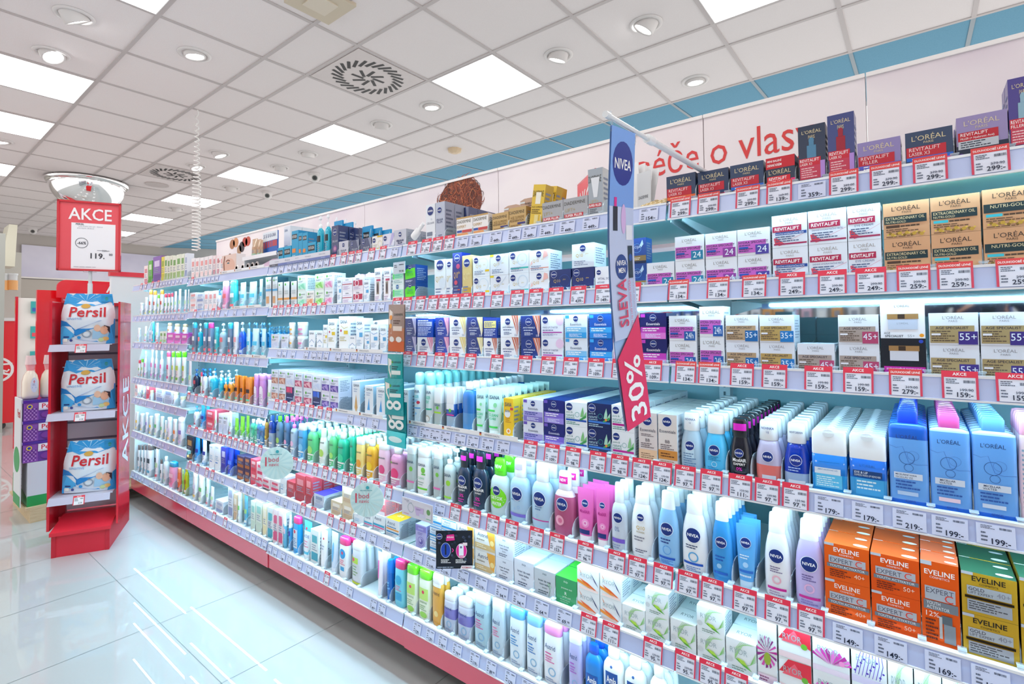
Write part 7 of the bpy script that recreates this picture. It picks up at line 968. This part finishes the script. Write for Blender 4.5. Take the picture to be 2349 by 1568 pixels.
# ------------------------------------------------------------------ far left furniture
mb = MB(); mb.box(-5.32, .833, 0, -5.28, 1.62, 1.56, ('e81420', 'g')); mb.loft([[(x, .98+.0+.12*math.cos(a)*0+y, z) for x, y, z in ((-5.28, 0, 1.56), (-5.32, 0, 1.56), (-5.32, 0, 1.60), (-5.28, 0, 1.60))] for a in (0,)]*1+[[(x, 1.62, z) for x, z in ((-5.28, 1.56), (-5.32, 1.56), (-5.32, 1.60), (-5.28, 1.60))]], ('e81420', 'g'), False); draw(mb, [('T', 'SLEVA', .04, .3, .9, .4, 'eef0f4', 1)], .74, 1.56, lambda a, b, o_: (-5.28+o_, 1.24+a, b)); tag(mb.build('end_panel'), 'bright red rounded gondola end panel behind the pallet', 'panel')
mb = MB(); n = 8; Pz = [(1.06+.06*(1-math.cos(t)), 1.60+.06*math.sin(t)) for t in [k*math.pi/2/n for k in range(n+1)]]; P2 = [(1.0+y-1.0, z) for y, z in Pz]
V = [(-5.2, .93, 1.5)]+[(-5.2, .93+.06*(1-math.cos(k*math.pi/16)), 1.58+.06*math.sin(k*math.pi/16)) for k in range(9)]+[(-5.2, 1.7, 1.64), (-5.2, 1.7, 1.5)]; mb.add(V+[(x+.02, y, z) for x, y, z in V], [tuple(range(len(V))), tuple(range(len(V), 2*len(V)))[::-1]]+[(i, (i+1) % len(V), len(V)+(i+1) % len(V), len(V)+i) for i in range(len(V))], ('e4182c', 'g')); draw(mb, [('T', 'AKCE', .35, .15, .85, .85, 'f2f0f2', 1)], .7, .1, lambda a, b, o_: (-5.178+o_, 1.29+a, 1.535+b)); tag(mb.build('header_sign'), 'red header board with white AKC lettering behind the stand', 'sign')
mb = MB(); mb.box(-5.19, .96, 0, -5.17, 1.6, 1.5, ('b8303c', 'm')); tag(mb.build('backing_panel'), 'dark red backing panel under the red header board', 'panel')
mb = MB(); mb.box(-4.80, 1.17, 0, -4.76, 1.72, 1.66, 'e6edf0', None); mb.box(-4.80, 1.16, 1.655, -4.75, 1.8, 1.69, ('dc3040', 'g')); mb.box(-4.80, 1.17, 0, -4.755, 1.72, .05, '8e9296'); tag(mb.build('end_wall'), 'white end wall with red top band at the far shelf end', 'end wall')
mb = MB(); xs_ = SPAN[4][0]-.012
V = [(xs_, 1.72, .1), (xs_, 1.26, .1)]+[(xs_, 1.26+.24*max(0, (t-.4)/.6)**2.2, .1+1.5*t) for t in [k/10 for k in range(1, 11)]]+[(xs_, 1.72, 1.6)]; mb.add(V+[(x-.008, y, z) for x, y, z in V], [tuple(range(len(V)))[::-1], tuple(range(len(V), 2*len(V)))]+[(i, len(V)+i, len(V)+(i+1) % len(V), (i+1) % len(V)) for i in range(len(V))], 'eef5f8'); tag(mb.build('side_panel'), 'white curved side panel closing the farthest shelving bay', 'panel')
# red machine with round white emblem
mb = MB(); X9 = -9.04; mb.box(X9-.6, .1, .08, X9, 1.235, 1.37, ('e0202c', 'g')); o = mb.build('promotion_counter'); m_ = MB(); c = atx(-8, 848, X9); R9 = abs(atx(33, 848, X9).y-c.y)*.98; n = 40
for r0, r1 in ((R9*.82, R9),): draw(m_, [('O', .5, .5, .5, .09, 'eceaea')], 2*R9, 2*R9, lambda a, b, o_: (X9+.002+o_, c.y+a, c.z-R9+b))
draw(m_, [('L', [(.9, .28), (.72, .34), (.6, .52), (.56, .72)], .08, 'eceaea'), ('L', [(.3, .62), (.56, .7), (.95, .72)], .07, 'eceaea'), ('L', [(.62, .5), (.8, .42), (.86, .5)], .06, 'eceaea')], 2*R9, 2*R9, lambda a, b, o_: (X9+.003+o_, c.y+a, c.z-R9+b)); m_.build('round_emblem', o)
m_ = MB(); m_.box(X9-.02, .1, 1.37, X9+.02, 1.25, 1.41, 'd8d8d8'); m_.build('counter_edge', o)
for k in range(2):
    m_ = MB(); R = [[(X9-.1-.4*k+x, 1.12+.04*math.cos(a), .045+.045*math.sin(a)) for a in [q*math.pi/8 for q in range(16)]] for x in (-.02, .02)]; m_.loft(R, '4a4a4c'); m_.build('caster', o)
tag(o, 'red counter on casters with a round white emblem at left edge', 'counter')
mb = MB(); V = [(X9-.02, .3, 1.42), (X9-.02, 1.1, 1.42)]+[(X9-.02, 1.1-.25*(t**2), 1.42+.6*t) for t in (.25, .5, .75, 1)]+[(X9-.02, .3, 2.02)]; mb.add(V+[(x-.3, y, z) for x, y, z in V], [tuple(range(len(V)))[::-1], tuple(range(len(V), 2*len(V)))]+[(i, len(V)+i, len(V)+(i+1) % len(V), (i+1) % len(V)) for i in range(len(V))], ('dcd4dc', 'w')); o = mb.build('snack_rack'); m_ = MB(); rn = random.Random(9)
for i in range(5):
    for j in range(3): a, b = .55+.15*j, 1.46+.1*i; m_.box(X9-.012, a, b, X9+.004, a+.13, b+.08, rn.choice(('5a3a8a', 'c89830', 'b03038', '4a2a5a', 'd8a040', '8a3048')))
m_.build('snack_packs', o); tag(o, 'curved white rack of purple and yellow snack packs above counter', 'rack')
for k in range(2):
    p = atx(6+k*22, 648, -9.6); mb = MB(); mb.cyl((0, 0), .06, .06, 0, .13, ('e8a860', 'g')); o = mb.build('storage_jar', None, (p.x, p.y, p.z-.1)); m_ = MB(); m_.cyl((0, 0), .054, .054, .13, .2, ('e0e4e4', 't')); m_.cyl((0, 0), .06, .06, .2, .225, ('d8dcdc', 'g')); m_.build('lid', o); tag(o, 'jar with orange filling on the ledge at left edge, %s one' % ('left', 'right')[k], 'jar', 'orange filled jars')
a, b = atx(-30, 0, -9.9), atx(48, 676, -9.9); mb = MB(); mb.box(-10, a.y, 0, -9.9, b.y, 2.35, 'c9cac2'); tag(mb.build('partition_wall'), 'grey-green partition behind the jars at the left edge', 'partition')
a, b = atx(7, 530, -9.2), atx(34, 611, -9.2); mb = MB(); mb.add([(-9.2, a.y, b.z), (-9.2, b.y, b.z), (-9.2, b.y+.02, a.z+.1), (-9.2, b.y-.06, a.z+.1), (-9.2, a.y, a.z-.3), (-9.6, a.y, b.z), (-9.6, b.y, b.z), (-9.6, b.y, a.z+.1), (-9.6, b.y-.06, a.z+.1), (-9.6, a.y, a.z-.3)], [(0, 1, 2, 3, 4), (9, 8, 7, 6, 5), (0, 5, 6, 1), (1, 6, 7, 2), (2, 7, 8, 3), (3, 8, 9, 4), (4, 9, 5, 0)], 'dedcc8'); tag(mb.build('wall_cabinet'), 'cream hanging cabinet with a sloped top at the left edge', 'cabinet')
a = atx(4, 600, -8.8); mb = MB(); mb.box(-8.85, a.y-.06, 0, -8.8, a.y+.03, 2.45, 'a9aca6'); tag(mb.build('steel_post'), 'grey steel post at the extreme left edge', 'post')
a, b, c = atx(36, 680, -7.5), atx(42, 680, -7.5), atx(86, 680, -7.5); mb = MB(); zt_ = a.z; mb.box(-7.54, a.y, 0, -7.5, b.y, zt_, ('c81c30', 'g')); mb.box(-7.56, b.y, 0, -7.52, c.y+.3, zt_-.01, 'e4e4de'); tag(mb.build('peg_panel'), 'white peg panel with a red edge behind the capsule boxes', 'panel')
rn = random.Random(12)
for i in range(5):
    zz = atx(70, 690+i*58, -7.4).z
    for j in range(3):
        y_ = atx(62+j*9, 690, -7.4).y; mb = MB(); mb.box(0, 0, 0, .02, .07, .13, rn.choice(('dfe6ee', '2f6ab0', 'e8ecf0', '38a8a8', 'e8eef4'))); mb.box(.0205, .01, .02, .021, .06, .06, rn.choice(('e05060', '3a60b0', '50b0b0'))); tag(mb.build('blister_pack', None, (-7.4995, a.y+.12+.085*j, zz-.13)), 'small carded pack hanging on the white peg panel', 'pack', 'carded packs on the peg panel')
# ------------------------------------------------------------------ opposite shelving (seen in the mirror strip)
cols = ['d03a48', 'e8e8ec', '2a5ab0', '38a8a8', 'e8b8c8', 'f0f0f0', 'c82c60', 'e8a040', '5a4a98', 'dfe4ea']; pr = []
for c in cols: mb = MB(); mb.box(-.035, -.05, 0, .035, 0, .13, c); mb.box(-.02, .0, .04, .02, .0004, .09, 'f4f4f4' if c[0] != 'e' else '8a90a0'); pr.append(mb)
for s in range(5):
    z = .35+.3*s; mb = MB(); mb.box(-3.6, -1.75, z-.02, 2.4, -1.3, z, 'dfe4e8'); mb.box(-3.6, -1.3, z-.05, 2.4, -1.294, z+.004, 'e8eaf0'); o = mb.build('store_shelf'); tag(o, 'long white shelf across the aisle, %s from floor' % ORD[s], 'shelf', 'shelves across the aisle')
mb = MB(); mb.box(-3.6, -1.78, 0, 2.4, -1.75, 1.9, 'cfd6da'); tag(mb.build('back_panel'), 'pale back panel of the shelving across the aisle', 'back panel')
pm = [m.build('product_carton') for m in pr]; used = [False]*len(pm); rn = random.Random(2)
for s in (2, 3, 4):
    x = -2.6
    while x < 2.2:
        i = rn.randrange(len(pm)); o = pm[i] if not used[i] else copy_tree(pm[i]); used[i] = True; o.location = (x, -1.31, .35+.3*s+.0005); tag(o, 'coloured box on the shelving across the aisle, seen only in mirror', 'box', 'boxes across the aisle'); x += .082+rn.random()*.03

# ------------------------------------------------------------------ the photographer beside the camera (seen in the mirror strip)
def skin(name, V, E_, m, parent=None):
    me = bpy.data.meshes.new(name); me.from_pydata([v[:3] for v in V], E_, []); o = obj(name, me, parent); me.materials.append(mat(*m))
    md = o.modifiers.new('skin', 'SKIN'); md.use_smooth_shade = True; me.update()
    if not me.skin_vertices: bpy.context.view_layer.objects.active = o
    for i, v in enumerate(V):
        r = v[3]; me.skin_vertices[0].data[i].radius = (r, r if len(v) < 5 else v[4])
    me.skin_vertices[0].data[0].use_root = True
    o.modifiers.new('sub', 'SUBSURF').levels = 1; o.modifiers['sub'].render_levels = 1; return o
px, py = .27, -.42
V = [(px, py, .95, .13, .1), (px, py, 1.12, .125, .1), (px, py+.02, 1.3, .13, .1), (px, py+.03, 1.42, .08, .07), (px, py+.045, 1.49, .05), (px, py+.06, 1.56, .07, .085), (px, py+.065, 1.64, .078, .095), (px, py+.06, 1.71, .06, .07)]
E_ = [(i, i+1) for i in range(7)]
for s in (-1, 1):
    n = len(V); V += [(px+s*.17, py+.02, 1.39, .055), (px+s*.24, py+.08, 1.18, .042), (px+s*.15, py+.26, 1.2, .03), (px+s*.1, py+.33, 1.235, .026), (px+s*.08, py+.37, 1.25, .03, .018)]; E_ += [(3, n)]+[(n+i, n+i+1) for i in range(4)]
    for k in range(4):
        f = len(V); z = 1.275-.018*k; V += [(px+s*.075, py+.405, z, .0095), (px+s*.055, py+.428, z, .009), (px+s*(.03+.004*k), py+.432, z, .008)]; E_ += [(n+4, f), (f, f+1), (f+1, f+2)]
    f = len(V); V += [(px+s*.06, py+.365, 1.228, .0105), (px+s*.04, py+.375, 1.218, .009)]; E_ += [(n+4, f), (f, f+1)]
    n = len(V); V += [(px+s*.09, py, .88, .09), (px+s*.1, py+.02, .5, .06), (px+s*.1, py, .1, .042), (px+s*.11, py+.12, .035, .035)]; E_ += [(0, n), (n, n+1), (n+1, n+2), (n+2, n+3)]
bo = skin('person', V, E_, ('dba58c', 'm'))
skin('shirt', [(px, py, .96, .15, .115), (px, py, 1.12, .145, .115), (px, py+.02, 1.3, .15, .115), (px, py+.03, 1.41, .1, .085), (px-.17, py+.02, 1.385, .07), (px-.24, py+.08, 1.2, .056), (px+.17, py+.02, 1.385, .07), (px+.24, py+.08, 1.2, .056)], [(0, 1), (1, 2), (2, 3), (3, 4), (4, 5), (3, 6), (6, 7)], ('1c2a48', 'm'), bo)
skin('trousers', [(px, py, .94, .15, .115), (px-.09, py, .86, .105), (px-.1, py+.02, .5, .078), (px-.1, py, .12, .065), (px+.09, py, .86, .105), (px+.1, py+.02, .5, .078), (px+.1, py, .12, .065)], [(0, 1), (1, 2), (2, 3), (0, 4), (4, 5), (5, 6)], ('22262e', 'm'), bo)
hb = MB(); hb.loft([[(px+.088*math.cos(t)*math.cos(2*math.pi*i/20), py+.045+.1*math.cos(t)*math.sin(2*math.pi*i/20), 1.655+.1*math.sin(t)) for i in range(20)] for t in (.05, .4, .8, 1.2, 1.5)], '3a2a20'); hb.build('hair', bo)
fb_ = MB(); fb_.add([(px-.011, py+.155, 1.585), (px+.011, py+.155, 1.585), (px, py+.153, 1.635), (px, py+.178, 1.592)], [(0, 3, 2), (1, 2, 3), (0, 1, 3)], 'd39c82'); fb_.box(px-.024, py+.146, 1.553, px+.024, py+.153, 1.562, 'b06a62'); fb_.build('nose_and_mouth', bo)
for s in (-1, 1): e_ = MB(); e_.loft([sup(.013*q, .005*q, py+.152, 1.63+.006*k, 2, 10) for k, q in ((-1, .4), (0, 1), (1, .4))], 'f0efe9'); e_.loft([sup(.005*q, .004, py+.15, 1.63+.004*k, 2, 8) for k, q in ((-1, .5), (0, 1), (1, .5))], '2a2018'); eo = e_.build('eye', bo, (px+s*.03, 0, 0)); er = MB(); er.loft([sup(.012, .02, py+.06, z, 2, 10) for z in (1.59, 1.645)], 'dba58c'); er.build('ear', bo, (px+s*.083, 0, 0))
tag(bo, 'person in a navy shirt holding a black camera, seen only in the mirror', 'person')
cb_ = MB(); cb_.box(px-.065, py+.38, 1.21, px+.065, py+.43, 1.29, ('14161a', 'g')); cb_.box(px-.025, py+.385, 1.29, px+.025, py+.425, 1.315, ('14161a', 'g')); co = cb_.build('photo_camera'); l_ = MB(); l_.rod((px, py+.43, 1.25), (px, py+.5, 1.25), .032, ('101114', 'g'), 24); l_.rod((px, py+.5, 1.25), (px, py+.502, 1.25), .026, ('2a3a50', 'c'), 24); l_.build('lens', co); tag(co, 'black camera held in both hands by the person in the mirror', 'camera')
